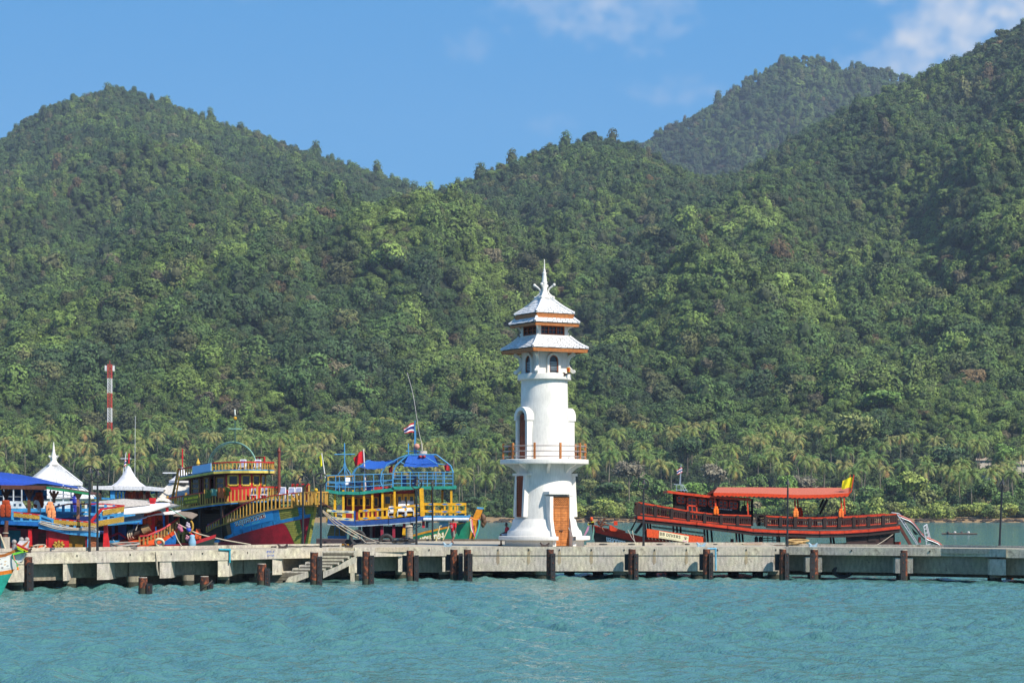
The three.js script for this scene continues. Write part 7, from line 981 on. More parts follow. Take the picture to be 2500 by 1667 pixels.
// ================================================================ boats and roofs at the left
const LB = { sky: paint('#4aa3dc', { roughness: 0.5 }), blue: paint('#1f6fc0', { roughness: 0.5 }), red: paint('#d31f24', { roughness: 0.5 }), wine: paint('#8e1a2a'), gold: paint('#cfa33a', { bumpMap: roughB, bumpScale: 0.03 }), brown: timber('#6d3f30'), pale: timber('#a9795f'), green: paint('#1b8a54'), orange: paint('#e8541c', { roughness: 0.55 }), white: paint('#e6eef4'), ochre: paint('#a87412'), teal: paint('#0f6670'), carve: paint('#b5683a', { bumpMap: roughB, bumpScale: 0.05 }) };
{ // white pavilion with a spire
  const D = 172, c = at(131, 1240, D), Y = (py) => EYE + (HZ - py) / F * D, o = thing('white_pavilion', 'white pavilion with a pointed two-tier roof and an ornate spire behind the blue boats', 'pavilion', [c.x, 0, c.z]), th = 0.51;
  const q = (k, r, y) => V(c.x + Math.sin(th + Math.PI / 4 + k * Math.PI / 2) * r, y, c.z + Math.cos(th + Math.PI / 4 + k * Math.PI / 2) * r), roofM = paint('#eef0f4', { map: plankT, roughness: 0.5 });
  for (const [r0, y0, r1, y1] of [[2.5, Y(1180), 0.25, Y(1130)], [3.6, Y(1212), 2.2, Y(1184)]]) { const rf = part('roof', [0, 1, 2, 3].map((k) => prism([q(k, r0, y0), q(k + 1, r0, y0), q(k + 1, r1, y1), q(k, r1, y1)], V(0, -0.08, 0))), roofM, o); for (let k = 0; k < 4; k++) { for (let i = 1; i < 14; i++) { const a = q(k, r0, y0).lerp(q(k + 1, r0, y0), i / 14), b = q(k, r1, y1).lerp(q(k + 1, r1, y1), i / 14); part('roof_rib', rod(a.add(V(0, 0.02, 0)), b.add(V(0, 0.02, 0)), 0.025, 0.025, 4), M.roofWhite, rf); } part('hip_ridge', rod(q(k, r0, y0 + 0.03), q(k, r1, y1 + 0.03), 0.07, 0.07, 6), M.roofWhite, rf); part('eave_board', bar(q(k, r0, y0 - 0.06), q(k + 1, r0, y0 - 0.06), 0.06, 0.14), M.roofWhite, rf); } }
  part('spire', lathe([[0.5, Y(1134)], [0.3, Y(1127)], [0.17, Y(1120)], [0.2, Y(1112)], [0.16, Y(1108)], [0.1, Y(1100)], [0.07, Y(1090)], [0.03, Y(1079)], [0, Y(1077)]], c.x, 0, c.z, 14), M.white, o);
  for (let k = 0; k < 4; k++) { const pts = []; for (let i = 0; i <= 10; i++) { const t = i / 10, r = 0.42 - Math.sin(t * Math.PI) * 0.24; pts.push(V(c.x + Math.sin(th + k * 1.571 + 0.785) * r, lerp(Y(1133), Y(1111), t), c.z + Math.cos(th + k * 1.571 + 0.785) * r)); } part('finial_scroll', tube(pts, 0.07, 6), M.white, o); }
  for (let k = 0; k < 4; k++) { part('column', bar(q(k, 2.9, 0.5), q(k, 2.9, Y(1210)), 0.3), M.white, o); part('parapet', bar(q(k, 2.95, 2.6), q(k + 1, 2.95, 2.6), 0.12, 0.9), M.white, o); part('beam', bar(q(k, 2.9, Y(1216)), q(k + 1, 2.9, Y(1216)), 0.25, 0.35), M.white, o); } part('floor_slab', prism([0, 1, 2, 3].map((k) => q(k, 3.4, 2.0)), V(0, -0.4, 0)), M.concrete, o); part('support_pile', [0, 1, 2, 3].map((k) => rod(q(k, 2.6, -1.5), q(k, 2.6, 1.7), 0.3, 0.3, 10)), M.darkConcrete, o);
}
{ // light-blue boat with a blue tin roof, behind
  const pl = vplane(100, 139, 0), A = Win(pl, 0, 1050, 0.22317), O = thing('passenger_boat', 'light-blue passenger boat with a curved blue tin roof, moored behind the nearest blue boat', 'boat', [A(100, 900).x, 0, -141]), bk = pl.back;
  const L = (p, o) => alongLine(A.line(p, o), 16), tin = paint('#2f50c4', { map: plankT, roughness: 0.4 });
  const r0 = L([[-500, 602], [0, 600], [290, 596], [450, 572], [860, 630]], 0), r1 = L([[-500, 510], [0, 530], [300, 560], [560, 575], [856, 625]], 1.0), r2 = L([[-500, 430], [0, 452], [200, 476], [380, 510], [600, 562], [850, 620]], 2.4), r3 = shift(r1, bk.clone().multiplyScalar(2.8)), r4 = shift(r0, bk.clone().multiplyScalar(4.8));
  part('tin_roof', sheet([r0, r1, r2, r3, r4]), tin, O, { label: 'curved blue tin roof' }); part('roof_lining', sheet([r0, r1, r2, r3, r4].map((r) => shift(r, V(0, -0.06, 0)))), paint('#5f6d84', { side: THREE.DoubleSide }), O);
  for (const [x, o] of [[40, 0.2], [148, 0.2], [238, 0.2], [553, 0.3], [693, 0.3], [778, 0.4], [858, 1], [-100, 0.2], [148, 4.4], [553, 4.4]]) part('roof_post', A.bar(x, x > 700 ? 615 : 590, x, 775, o, 0.07), paint('#d8dde2'), O);
  part('pipe_rail', [[600, 690, 800, 705], [600, 728, 800, 738], [0, 720, 240, 725]].map(([a, b, c, d]) => rod(A(a, b, 0.2), A(c, d, 0.2), 0.03)), paint('#8a9098'), O);
  part('upper_deck', strip(A.line([[-500, 850], [300, 856], [800, 850]]), bk, 4.6, 0.2), LB.sky, O); part('bulwark', [A.poly([[-500, 770], [238, 770], [285, 848], [-500, 852]], 0, 0.1)], LB.white, O); part('bulwark', A.poly([[395, 772], [790, 770], [790, 850], [395, 852]], 0.1, 0.1), LB.white, O);
  for (let i = 0; i < 12; i++) if (i !== 5 && i !== 6) part('bulwark_opening', A.rect(-30 + i * 60, 798, -6 + i * 60, 822, -0.02, 0.04), paint('#2a4a6c'), O);
  for (let i = 0; i < 18; i++) { const x = -20 + (i % 9) * 62, y = i < 9 ? 745 : 690, f = i < 9 ? 0.8 : 2.6; part('seat', [A.rect(x, y - 42, x + 34, y + 8, f, 0.12), A.rect(x, y + 4, x + 34, y + 14, f - 0.4, 0.5)], i % 4 === 1 ? paint('#4a9fd0') : paint('#1a2c4e'), O); }
  part('hull', hullPatch(hullForm({ s1: 4, stemLow: 9, stemHigh: 10, yTop: 3, bLow: 1.8, bHigh: 2.3, stern: -12 }), (s, y, w) => V(A(100, 900).x + s, y, -141.4 + w), -12, 'stem', () => -0.6, () => 3, 1, 0, 24), LB.sky, O); part('cabin_wall', A.rect(-500, 640, 480, 770, 4.5, 0.1), paint('#33587a'), O); part('hull_wall', A.rect(-500, 850, 800, 1250, 0.6, 0.1), LB.sky, O);
  { const p = A(820, 800, 0.5), o = thing('water_drum', 'blue-purple plastic water drum on the deck between the blue boats', 'drum', p); part('drum', lathe([[0.01, -0.7], [0.3, -0.7], [0.34, -0.6], [0.33, 0.3], [0.2, 0.48], [0.1, 0.5], [0.1, 0.62], [0, 0.64]], p.x, p.y, p.z, 16), paint('#2d3aa8', { roughness: 0.35 }), o); for (let k = 0; k < 3; k++) part('hoop', new THREE.TorusGeometry(0.335, 0.025, 6, 20).rotateX(Math.PI / 2).translate(p.x, p.y - 0.5 + k * 0.3, p.z), paint('#2d3aa8', { roughness: 0.35 }), o); }
}
{ // nearest blue boat with a brown roof and red lower walls
  const pl = vplane(150, 129, 0), A = Win(pl, 0, 1050, 0.22317), bk = pl.back, up = pl.n, O = thing('blue_boat', 'bright blue wooden boat with gold scalloped rails, red lower walls and a brown roof', 'boat', [A(400, 1000).x, 0, -131]);
  part('roof', strip(A.line([[-500, 588], [0, 594], [500, 605], [975, 680]]), bk, 3.6, 0.1), LB.brown, O); part('roof_fascia', ribbonBar(A.line([[-500, 608], [0, 615], [500, 624]], -0.06), 0.06, 0.24, up), LB.brown, O); part('roof_fascia', ribbonBar(A.line([[500, 622], [760, 658], [978, 692]], -0.06), 0.06, 0.15, up), LB.green, O, { label: 'green edge of the brown roof' });
  for (const [x, y1, o, m] of [[65, 770, 1.8, LB.brown], [318, 895, 0.4, LB.brown], [590, 790, 1.6, LB.pale], [855, 995, 0.2, LB.pale], [-160, 900, 0.4, LB.brown]]) { part('roof_post', A.bar(x, 625 + (x > 500 ? 30 : 0), x, y1, o, 0.16), m, O); part('post_brace', [A.bar(x, 745, x - 45, 640 + (x > 500 ? 20 : 0), o, 0.12), A.bar(x, 745, x + 48, 645 + (x > 500 ? 20 : 0), o, 0.12)], m, O); }
  const dN = A.line([[-500, 985], [0, 992], [430, 1012], [760, 1078], [1085, 1108]]); part('upper_deck', strip(dN, bk, [4, 4, 4, 3.8, 3], 0.12), paint('#2c4a86'), O); part('deck_edge', ribbonBar(shift(dN.slice(0, 3), V(0, -0.05, 0.05)), 0.08, 0.24, up), LB.blue, O); part('deck_edge', ribbonBar(shift(dN.slice(2), V(0, -0.12, 0.06)), 0.08, 0.36, up), LB.sky, O); part('deck_edge', ribbonBar(shift(dN.slice(2), V(0, 0.02, 0.1)), 0.06, 0.1, up), LB.white, O); part('blue_mat', A.poly([[640, 955], [1000, 930], [1050, 990], [700, 985]], 1.4, 0.5), paint('#1c3578'), O);
  const scal = (p, off, h = 0.2) => { const L = alongLine(A.line(p, off), 40); part('gold_trim', sheet([L.map((q, i) => q.clone().add(V(0, -h - 0.06 * (i % 2), 0.02))), L.map((q) => q.clone().add(V(0, 0, 0.02)))]), paint('#c9a03a', { side: THREE.DoubleSide, bumpMap: roughB, bumpScale: 0.04 }), O); };
  const railSet = (tp, bt, n, off, m = LB.sky) => railing(O, A.line(tp, off), A.line(bt, off), n, { railM: LB.red, balM: m, balW: 0.15, railW: 0.14, railH: 0.08, up });
  railSet([[140, 890], [435, 920]], [[140, 975], [435, 1005]], 4, 0); scal([[150, 897], [435, 928]], -0.08); railSet([[585, 962], [1055, 1008]], [[585, 1040], [1055, 1090]], 7, 0); scal([[588, 970], [1055, 1014]], -0.08); part('side_rail', [A.bar(435, 925, 580, 975, 0, 0.12), A.bar(580, 975, 580, 1035, 0, 0.14), A.bar(440, 925, 440, 1010, 0, 0.14), A.bar(150, 985, 430, 990, 0, 0.08, 0.2), A.bar(440, 970, 570, 1005, 0, 0.06)], LB.sky, O); part('lower_rail', ribbonBar(A.line([[430, 1005], [760, 1070], [1060, 1090]], -0.05), 0.08, 0.08, up), LB.white, O);
  railSet([[600, 832], [750, 802], [1120, 800], [1358, 820]], [[600, 880], [750, 885], [1120, 900], [1340, 905]], 9, 2.6); part('far_deck', strip(A.line([[580, 880], [800, 892], [1350, 915]], 2.5), bk, 1.4, 0.14), LB.sky, O);
  part('red_rail', [A.bar(995, 1000, 1110, 858, 0, 0.16, 0.2), A.bar(1110, 858, 1360, 820, 0.2, 0.1, 0.14)], LB.red, O); scal([[1125, 870], [1360, 828]], 0.1, 0.28); part('bow_rail', [A.bar(1100, 940, 1340, 905, 0.2, 0.1, 0.18), A.bar(1090, 990, 1355, 945, 0.15, 0.14, 0.2), ...[1110, 1185, 1262, 1335].map((x) => A.bar(x, 985 - (x - 1100) * 0.15, x + 10, 880 - (x - 1100) * 0.15, 0.2, 0.13))], LB.sky, O); scal([[1075, 985], [1358, 935]], 0.05, 0.3); part('bow_step', A.poly([[1250, 930], [1455, 912], [1455, 930], [1260, 960]], 1.0, 0.8), LB.sky, O);
  // lower walls
  part('lower_wall', A.rect(-500, 1050, 180, 1290, 0.8, 0.1), LB.wine, O); part('lower_wall', A.rect(180, 1070, 530, 1290, 0.8, 0.1), LB.wine, O); part('door_opening', A.rect(90, 1090, 225, 1215, 0.76, 0.05), LB.teal, O); part('wooden_door', A.rect(420, 1120, 512, 1280, 0.72, 0.06), LB.brown, O); part('wall_post', [A.bar(330, 1075, 330, 1290, 0.2, 0.2), A.bar(520, 1075, 520, 1290, 0.3, 0.14), A.bar(-120, 1050, -120, 1290, 0.2, 0.2)], LB.red, O); part('red_wall', A.poly([[530, 1090], [752, 1120], [752, 1295], [530, 1290]], 0.15, 0.1), LB.red, O, { label: 'bright red wall with a gold flower' }); { const c = A(642, 1250, 0.1), g = [new THREE.CylinderGeometry(0.1, 0.1, 0.05, 10).rotateX(Math.PI / 2).translate(c.x, c.y, c.z)]; for (let k = 0; k < 8; k++) { const e = k * Math.PI / 4, r = 0.22; g.push(new THREE.SphereGeometry(0.1, 6, 5).scale(1.2, 0.8, 0.3).rotateZ(e).translate(c.x + Math.cos(e) * r * 1.15, c.y + Math.sin(e) * r * 0.8, c.z)); } part('gold_flower', g, LB.gold, O); }
  part('ochre_door', A.rect(752, 1140, 945, 1295, 0.25, 0.06), LB.ochre, O); part('wall_post', A.bar(948, 1125, 948, 1295, 0.12, 0.12), LB.wine, O); part('wall_strip', A.bar(968, 1130, 968, 1295, 0.08, 0.12), LB.sky, O); part('carved_panel', A.rect(985, 1140, 1058, 1295, 0.1, 0.08), LB.carve, O); part('red_pillar', A.poly([[1138, 1000], [1165, 1000], [1195, 1295], [1125, 1295]], 0.4, 0.3), LB.red, O);
  const loc = (s, y, w) => V(A(400, 1000).x + s, y, -131.3 + w), hf = hullForm({ s1: 1.5, stemLow: 4.6, stemHigh: 5.4, yTop: 2.4, bLow: 1.6, bHigh: 2.0, stern: -9 }); part('hull', [1, -1].map((k) => hullPatch(hf, loc, -9, 'stem', () => -0.6, () => 2.1, k, 0, 24)), paint('#2c1420'), O); part('back_wall', A.rect(-500, 1020, 1130, 1295, 3.6, 0.1), paint('#2a2026'), O);
  lifeJacket(A(62, 865, -0.1), 'dark orange and black life jacket draped over the blue rail at the left edge', '#a8401a', 1.8); lifeJacket(A(548, 855, 0.4), 'pale orange life jacket on the blue boat, upper one of two beside the roof post', '#f0a070', 1.35); lifeJacket(A(565, 915, 0.2), 'pale orange life jacket on the blue boat, lower one of two beside the roof post', '#f09a62', 1.4); lifeJacket(A(425, 770, 3), 'orange and black life jackets hanging at the stern of the light-blue boat', '#b8481c', 1.7);
  { const o = thing('white_ladder', 'white tubular boarding ladder leaning on the blue boat', 'ladder', A(410, 850, 1)); part('ladder_rail', [tube(A.line([[375, 800], [385, 768], [405, 770], [420, 880]], 1), 0.05, 6), tube(A.line([[395, 800], [405, 765], [425, 790], [445, 900]], 1.3), 0.05, 6)], paint('#e9eef2'), o); part('rung', [rod(A(392, 800, 1), A(425, 810, 1.2), 0.03), rod(A(400, 850, 1), A(432, 850, 1.2), 0.03)], paint('#e9eef2'), o); }
  for (let i = 0; i < 3; i++) rope('pale rope lashed along the blue boat rail, ' + ['top', 'middle', 'lowest'][i] + ' one of three', A.line([[440, 990 + i * 14], [620, 1020 + i * 26], [830, 1065 + i * 10], [1060, 1040 + i * 20]], -0.2), 0.03).userData.group = 'ropes lashed along the blue rail';
  { const p = A(60, 1240, -0.6), o = thing('mooring_column', 'round concrete bollard column with a brown timber on top at the left end', 'column', p); part('column', rod(A(58, 1320, -0.6), A(58, 1162, -0.6), 0.27, 0.27, 14), M.concrete, o); part('timber_top', rod(A(58, 1165, -0.6), A(72, 985, -0.6), 0.14, 0.12, 8), LB.brown, o); part('loose_stick', rod(A(0, 1130, -0.9), A(70, 1325, -0.9), 0.05), paint('#d8c8a8'), o); part('lashing', new THREE.TorusGeometry(0.15, 0.035, 6, 14).rotateX(1.5).translate(...A(62, 1120, -0.6).toArray()), M.rope, o); }
  { const o = thing('coiled_rope_pile', 'heap of orange and cream rope on the deck under the blue boat', 'rope', A(430, 1275, 0.1)); for (let k = 0; k < 5; k++) part('coil', new THREE.TorusGeometry(0.26, 0.05, 6, 16).rotateX(1.2).rotateY(k).translate(...A(360 + k * 30, 1278 - (k % 2) * 12, -0.1).toArray()), k % 2 ? M.rope : paint('#d8602c'), o); }
}
{ // tents: awning boats farther back
  const pl = vplane(310, 152, 0), A = Win(pl, 0, 1050, 0.22317), B = Win(pl, 380, 1050, 0.22317), bk = pl.back, canvas = cloth('#e8e6ea'), grey = cloth('#b9b4ae');
  const O = thing('tented_boat', 'blue-railed boat with a flat white canopy and a white peaked tent top', 'boat', [A(1400, 900).x, 0, -154]);
  const peak = (c, R, H, par, m = canvas) => { const g = new THREE.LatheGeometry([[R, 0], [R * 0.66, H * 0.2], [R * 0.4, H * 0.48], [R * 0.2, H * 0.76], [R * 0.06, H]].map(([a, b]) => new THREE.Vector2(a, b)), 4).rotateY(0.5); part('tent_top', g.translate(c.x, c.y, c.z), m, par); part('tent_skirt', new THREE.CylinderGeometry(R, R, 0.16, 4, 1, true).rotateY(0.5).translate(c.x, c.y - 0.06, c.z), m, par); };
  part('canopy', strip(A.line([[1018, 606], [1240, 600], [1560, 606], [1785, 632]]), bk, 4.2, 0.1), canvas, O); part('canopy_valance', ribbonBar(A.line([[1018, 622], [1240, 628], [1560, 632], [1785, 642]], -0.04), 0.05, 0.26, pl.n), canvas, O); peak(A(1405, 605, 2), 1.28, 1.45, O); part('finial_pole', rod(A(1408, 385, 2), A(1410, 248, 2), 0.06), LB.red, O); part('finial_base', rod(A(1408, 400, 2), A(1408, 362, 2), 0.075), LB.green, O);
  for (const [x, o] of [[1100, 0.2], [1210, 0.3], [1580, 0.2], [1712, 0.2], [1210, 3.8]]) part('canopy_post', A.bar(x, 625, x, 780, o, 0.15), timber('#4a3c30'), O); part('blue_rail', [A.bar(1030, 735, 1230, 745, 0.3, 0.12, 0.2), A.bar(1235, 655, 1235, 745, 0.3, 0.3), ...[1290, 1330, 1365].map((x) => A.bar(x, 655, x, 740, 0.6, 0.1)), A.bar(1235, 655, 1370, 660, 0.6, 0.1), A.bar(1650, 680, 1790, 660, 1, 0.14)], LB.sky, O); part('deck', strip(A.line([[1000, 775], [1800, 780]], 0), bk, 4.4, 0.3), LB.blue, O); part('hull_wall', A.rect(1000, 780, 1800, 1290, 0.6, 0.2), LB.blue, O); part('mast', [rod(A(1475, 500, 3), A(1480, -160, 3), 0.016), rod(A(1345, 480, 3), A(1380, 235, 3), 0.03), rod(A(1320, 306, 3), A(1435, 306, 3), 0.03), rod(A(1370, 480, 3), A(1374, 380, 3), 0.03)], paint('#d9dde0'), O); flag('faded Thai flag on the thin mast behind the peaked white tent', [A(1378, 385, 2.9), A(1352, 392, 2.9), A(1362, 325, 2.9), A(1382, 318, 2.9)], thaiFlagM, null, 0.06);
  for (let k = 0; k < 7; k++) lifeJacket(A(1392 + k * 38, 706 + (k % 2) * 6, 0.6), ['first', 'second', 'third', 'fourth', 'fifth', 'sixth', 'seventh'][k] + ' life jacket from the left in the row under the flat white canopy', k % 3 ? '#d8481c' : '#a83a24', 0.95).userData.group = 'row of life jackets under the white canopy';
  const T = thing('canvas_shelter', 'grey-white canvas shelter with a small peaked top and red pole left of the red ship', 'tent', [B(250, 700).x, 0, -156]); peak(B(290, 548, 2.2), 0.98, 0.95, T); part('finial_pole', [rod(B(292, 405, 2.2), B(292, 200, 2.2), 0.05), rod(B(292, 300, 2.2), B(292, 285, 2.2), 0.08)], LB.red, T); part('cross_pole', rod(B(78, 463, 2.4), B(410, 463, 2.4), 0.045), paint('#dfe3e6'), T);
  const rows = [alongLine(B.line([[0, 780], [150, 770], [420, 770]], -0.2), 10), alongLine(B.line([[30, 690], [150, 660], [400, 655]], 0.8), 10), alongLine(B.line([[150, 565], [260, 560], [400, 558]], 2.2), 10), alongLine(B.line([[120, 690], [260, 690], [420, 690]], 4), 10)]; rows.forEach((r, j) => r.forEach((p, i) => { p.y += 0.08 * Math.sin(i * 1.3 + j * 2); })); part('canvas', sheet(rows), cloth('#d5d0c8'), T); for (const x of [10, 400]) part('shelter_post', B.bar(x, 700, x, 860, 0.2, 0.12), timber('#8a7440'), T); part('floor', strip(B.line([[0, 860], [420, 860]], 0.2), bk, 4, 0.3), LB.brown, T); part('lower_wall', B.rect(0, 862, 420, 1290, 1.2, 0.2), paint('#38302e'), T);
}
{ // boat with an orange curved bow and white awnings
  const pl = vplane(340, 133.5, 0), A = Win(pl, 0, 1050, 0.22317), B = Win(pl, 380, 1050, 0.22317), bk = pl.back, O = thing('orange_bow_boat', 'boat with a bright orange deck, curved red bow rail and white awnings', 'boat', [A(1500, 1100).x, 0, -135.5]);
  const d0 = 135.4, x0 = A(1500, 1100).x, S = (px) => (px - 1250) / F * d0 - x0, loc = (s, y, w) => V(x0 + s, y, -d0 + w), hf = hullForm({ s1: S(345), stemLow: S(415), stemHigh: S(434), yTop: 3.2, bLow: 1.2, bHigh: 1.9, stern: S(236), pow: 1.9 }), sheer = curve([[S(220), 2.1], [S(330), 2.25], [S(370), 2.35], [S(405), 2.75], [S(436), 3.4]]);
  const two = (nm, lo, hi, m) => part(nm, [1, -1].map((k) => hullPatch(hf, loc, S(236), 'stem', lo, hi, k, 0, 30)), m, O); two('sheer_strake', (s) => sheer(s) - 0.28, sheer, LB.orange); two('hull_side', () => -0.6, (s) => sheer(s) - 0.28, LB.blue);
  { const rows = []; for (let i = 0; i <= 20; i++) { const s = lerp(S(240), S(432), i / 20), y = sheer(s) - 0.04, w = Math.max(0.02, hf(s, y) - 0.03); rows.push([loc(s, y, -w), loc(s, y, w)]); } part('fore_deck', sheet(rows), LB.orange, O); const ed = (p, o) => alongLine(A.line(p, o), 12), q0 = ed([[1250, 1248], [1500, 1222], [1750, 1185]], 0.4), q1 = ed([[1340, 1180], [1520, 1145], [1830, 1105]], 2.2); part('raised_deck', sheet([shift(q0, V(0, -0.3, 0)), q0, q1, shift(q1, V(0, -0.3, 0))]), paint('#ee5a1c', { side: THREE.DoubleSide }), O); }
  for (const k of [1, -1]) { const sv = Array.from({ length: 10 }, (_, i) => lerp(S(k > 0 ? 352 : 300), S(436), i / 9)), b = sv.map((s) => loc(s, sheer(s), k * Math.max(0.04, hf(s, sheer(s)) - 0.04))), t = sv.map((s, i) => b[i].clone().setY(sheer(s) + 0.55)); railing(O, t, b, 13, { railM: k > 0 ? paint('#c2202c') : paint('#8c2c60'), balM: timber('#c29a55'), balW: 0.1, railW: 0.14, railH: 0.1, up: pl.n }); }
  part('mooring_post', [A.bar(1670, 760, 1670, 1168, 1.6, 0.3), A.bar(1670, 735, 1670, 775, 1.6, 0.36)], LB.red, O, { label: 'thick bright red post' }); part('red_post', A.bar(1828, 840, 1828, 1078, 3, 0.16), LB.red, O);
  const wht = cloth('#eeecee'), edge = (p, o) => alongLine(A.line(p, o), 14), a0 = edge([[1055, 912], [1340, 918], [1640, 890], [1865, 818]], 0), a1 = edge([[1060, 852], [1340, 842], [1640, 806], [1855, 790]], 1.2), a2 = edge([[1075, 800], [1340, 790], [1640, 790], [1850, 788]], 2.2), a3 = shift(a0, bk.clone().multiplyScalar(4.4)); part('awning', sheet([a0, a1, a2, a3]), wht, O); part('awning_edge', tube(a0, 0.05, 6, true, 40), cloth('#d8cfc4'), O);
  part('awning_dome', sheet([edge([[1080, 830], [1350, 838], [1640, 812]], 1.0), edge([[1082, 780], [1350, 752], [1640, 775]], 1.6), edge([[1090, 768], [1350, 742], [1645, 765]], 2.4), edge([[1082, 830], [1350, 838], [1640, 812]], 3.6)]), cloth('#bdb5ac'), O);
  part('lower_awning', strip(A.line([[1080, 1015], [1270, 1005], [1535, 962], [1600, 945]], 0.3), bk, 3, 0.05, 0.4), cloth('#c9d4e2'), O); part('lower_awning', strip(A.line([[1540, 950], [1700, 915], [1900, 905]], 0.8), bk, 3, 0.05, 0.2), wht, O); part('lower_awning', strip(B.line([[190, 925], [330, 935], [400, 960]], 1), bk, 2.4, 0.05, 0.25), cloth('#8a7a6a'), O); part('awning_trim', ribbonBar(A.line([[1085, 1030], [1270, 1020], [1535, 985]], 0.3), 0.05, 0.14, pl.n), LB.sky, O);
  part('cabin_wall', A.rect(1075, 1020, 1640, 1200, 2.2, 0.1), paint('#5c1c26'), O); part('cabin_post', [[1240, LB.blue], [1310, LB.wine], [1370, LB.blue], [1470, LB.wine], [1340, LB.pale]].map(([x]) => A.bar(x, 1020, x, 1200, 2.0, 0.16)), LB.blue, O); part('cabin_window', A.rect(1380, 1045, 1460, 1130, 2.1, 0.05), LB.teal, O); part('awning_stay', A.bar(1485, 1090, 1530, 960, 0.5, 0.06), paint('#c9c4ba'), O); part('dark_hatch', A.poly([[1260, 1240], [1420, 1215], [1600, 1225], [1640, 1270], [1260, 1280]], 0.6, 0.1), M.dark, O); part('low_rail', [A.bar(1190, 1165, 1300, 1118, 1.2, 0.12), A.bar(1300, 1118, 1390, 1180, 1.2, 0.12)], paint('#8a2c50'), O);
  { const p = A(1500, 1110, 1.0), o = thing('timber_log', 'dark gnarled timber with ropes lying on the orange deck', 'log', p); part('log', rod(A(1400, 1150, 1), A(1610, 1070, 1), 0.22, 0.28, 9), timber('#5c4a40'), o); part('log_end', rod(A(1560, 1095, 0.9), A(1640, 1060, 0.9), 0.3, 0.25, 9), timber('#a98a62'), o); part('rope_wrap', [0, 1, 2].map((k) => new THREE.TorusGeometry(0.27, 0.05, 6, 14).rotateY(1.2).translate(...A(1420 + k * 22, 1142 - k * 8, 1).toArray())), M.rope, o); }
  lifeJacket(A(1610, 985, 1.2), 'orange and black life jackets hanging left of the thick red post', '#c84a20', 1.6); lifeJacket(A(1730, 975, 1.8), 'dark orange life jackets hanging right of the thick red post', '#a83c1c', 1.7); lifeJacket(A(1750, 1050, 1.6), 'black and orange jacket at the foot of the thick red post', '#5a2c18', 1.2);
  { const p = A(1745, 1222, -0.3), o = thing('lifebuoy', 'cream lifebuoy hung on the red bow rail', 'lifebuoy', p); part('ring', new THREE.TorusGeometry(0.24, 0.09, 10, 24).rotateX(0.5).translate(p.x, p.y, p.z), paint('#eadfb8'), o); part('rope_loop', new THREE.TorusGeometry(0.1, 0.03, 6, 14).translate(p.x + 0.05, p.y - 0.3, p.z), M.rope, o); } { const o = thing('metal_pail', 'shiny metal pail beside the red tapered pillar', 'pail', A(1222, 1250, 0)); const p = A(1222, 1262, 0); part('pail', lathe([[0.01, -0.2], [0.18, -0.2], [0.22, 0.2], [0.2, 0.2]], p.x, p.y, p.z, 14), M.steel, o); part('handle', new THREE.TorusGeometry(0.2, 0.015, 5, 16, Math.PI).translate(p.x, p.y + 0.2, p.z), M.steel, o); }
  rope('green line from the white awning down towards the red ship', [B(150, 845, 0.5), B(275, 925, 0.5), B(330, 960, 0.8)], 0.03, paint('#7ab09a')); rope('mooring line from the orange bow down to the pier', [B(205, 1100, -0.3), B(240, 1190, -0.6), B(285, 1262, -1)], 0.03);
  // small dark longtail with garlands beside it
  const N = thing('garlanded_longtail', 'small dark longtail prow wrapped in colourful garlands beside the red ship', 'boat', [B(330, 1150).x, 0, -134.8]), x1 = B(330, 1150).x, l2 = (s, y, w) => V(x1 + s, y, -134.8 + w), h2 = hullForm({ s1: -0.6, stemLow: 0.9, stemHigh: 1.7, yTop: 3, bLow: 0.5, bHigh: 0.85, stern: -4 }), sh2 = curve([[-4, 2.2], [0, 2.4], [1.8, 3.0]]);
  part('hull', [1, -1].map((k) => hullPatch(h2, l2, -2.4, 'stem', () => -0.5, (s) => sh2(s) - 0.2, k, 0, 16)), paint('#14302c'), N); part('sheer_strake', [1, -1].map((k) => hullPatch(h2, l2, -2.4, 'stem', (s) => sh2(s) - 0.2, sh2, k, 0, 16)), paint('#b3202c'), N); part('prow', B.poly([[330, 1080], [395, 1010], [408, 1060], [395, 1110], [350, 1120]], 1.1, 0.14), paint('#1d2a28'), N); part('gilded_edge', tube(B.line([[370, 1120], [402, 1075], [404, 1020], [385, 985]], 1.0), 0.07, 6), LB.gold, N);
  [['#c06084', 265, 1050], ['#b8aab8', 345, 1010], ['#3f56c8', 352, 1045], ['#b87a8c', 255, 1030], ['#d8242c', 390, 1130], ['#b88494', 340, 1150]].forEach(([c, x, y]) => part('garland', [0, 1, 2, 3].map((k) => new THREE.IcosahedronGeometry(0.07 + 0.018 * k, 1).translate(...B(x + (k % 2) * 16, y + k * 14, 0.3).toArray())), cloth(c), N)); part('wrapped_bundle', lathe([[0.02, -0.5], [0.2, -0.42], [0.24, -0.1], [0.14, 0.2], [0.18, 0.3], [0.05, 0.36]], B(400, 1200, 0).x, B(400, 1200, 0).y, B(400, 1200, 0).z, 12), printed(64, 64, (g, w, h) => { g.fillStyle = '#27699a'; g.fillRect(0, 0, w, h); g.fillStyle = '#7aa4be'; for (let i = 0; i < 4; i++) { g.fillRect(i * 16, 0, 4, h); g.fillRect(0, i * 16, w, 3); } g.fillStyle = '#d83a3a'; g.fillRect(6, 20, 6, 18); }), N);
}
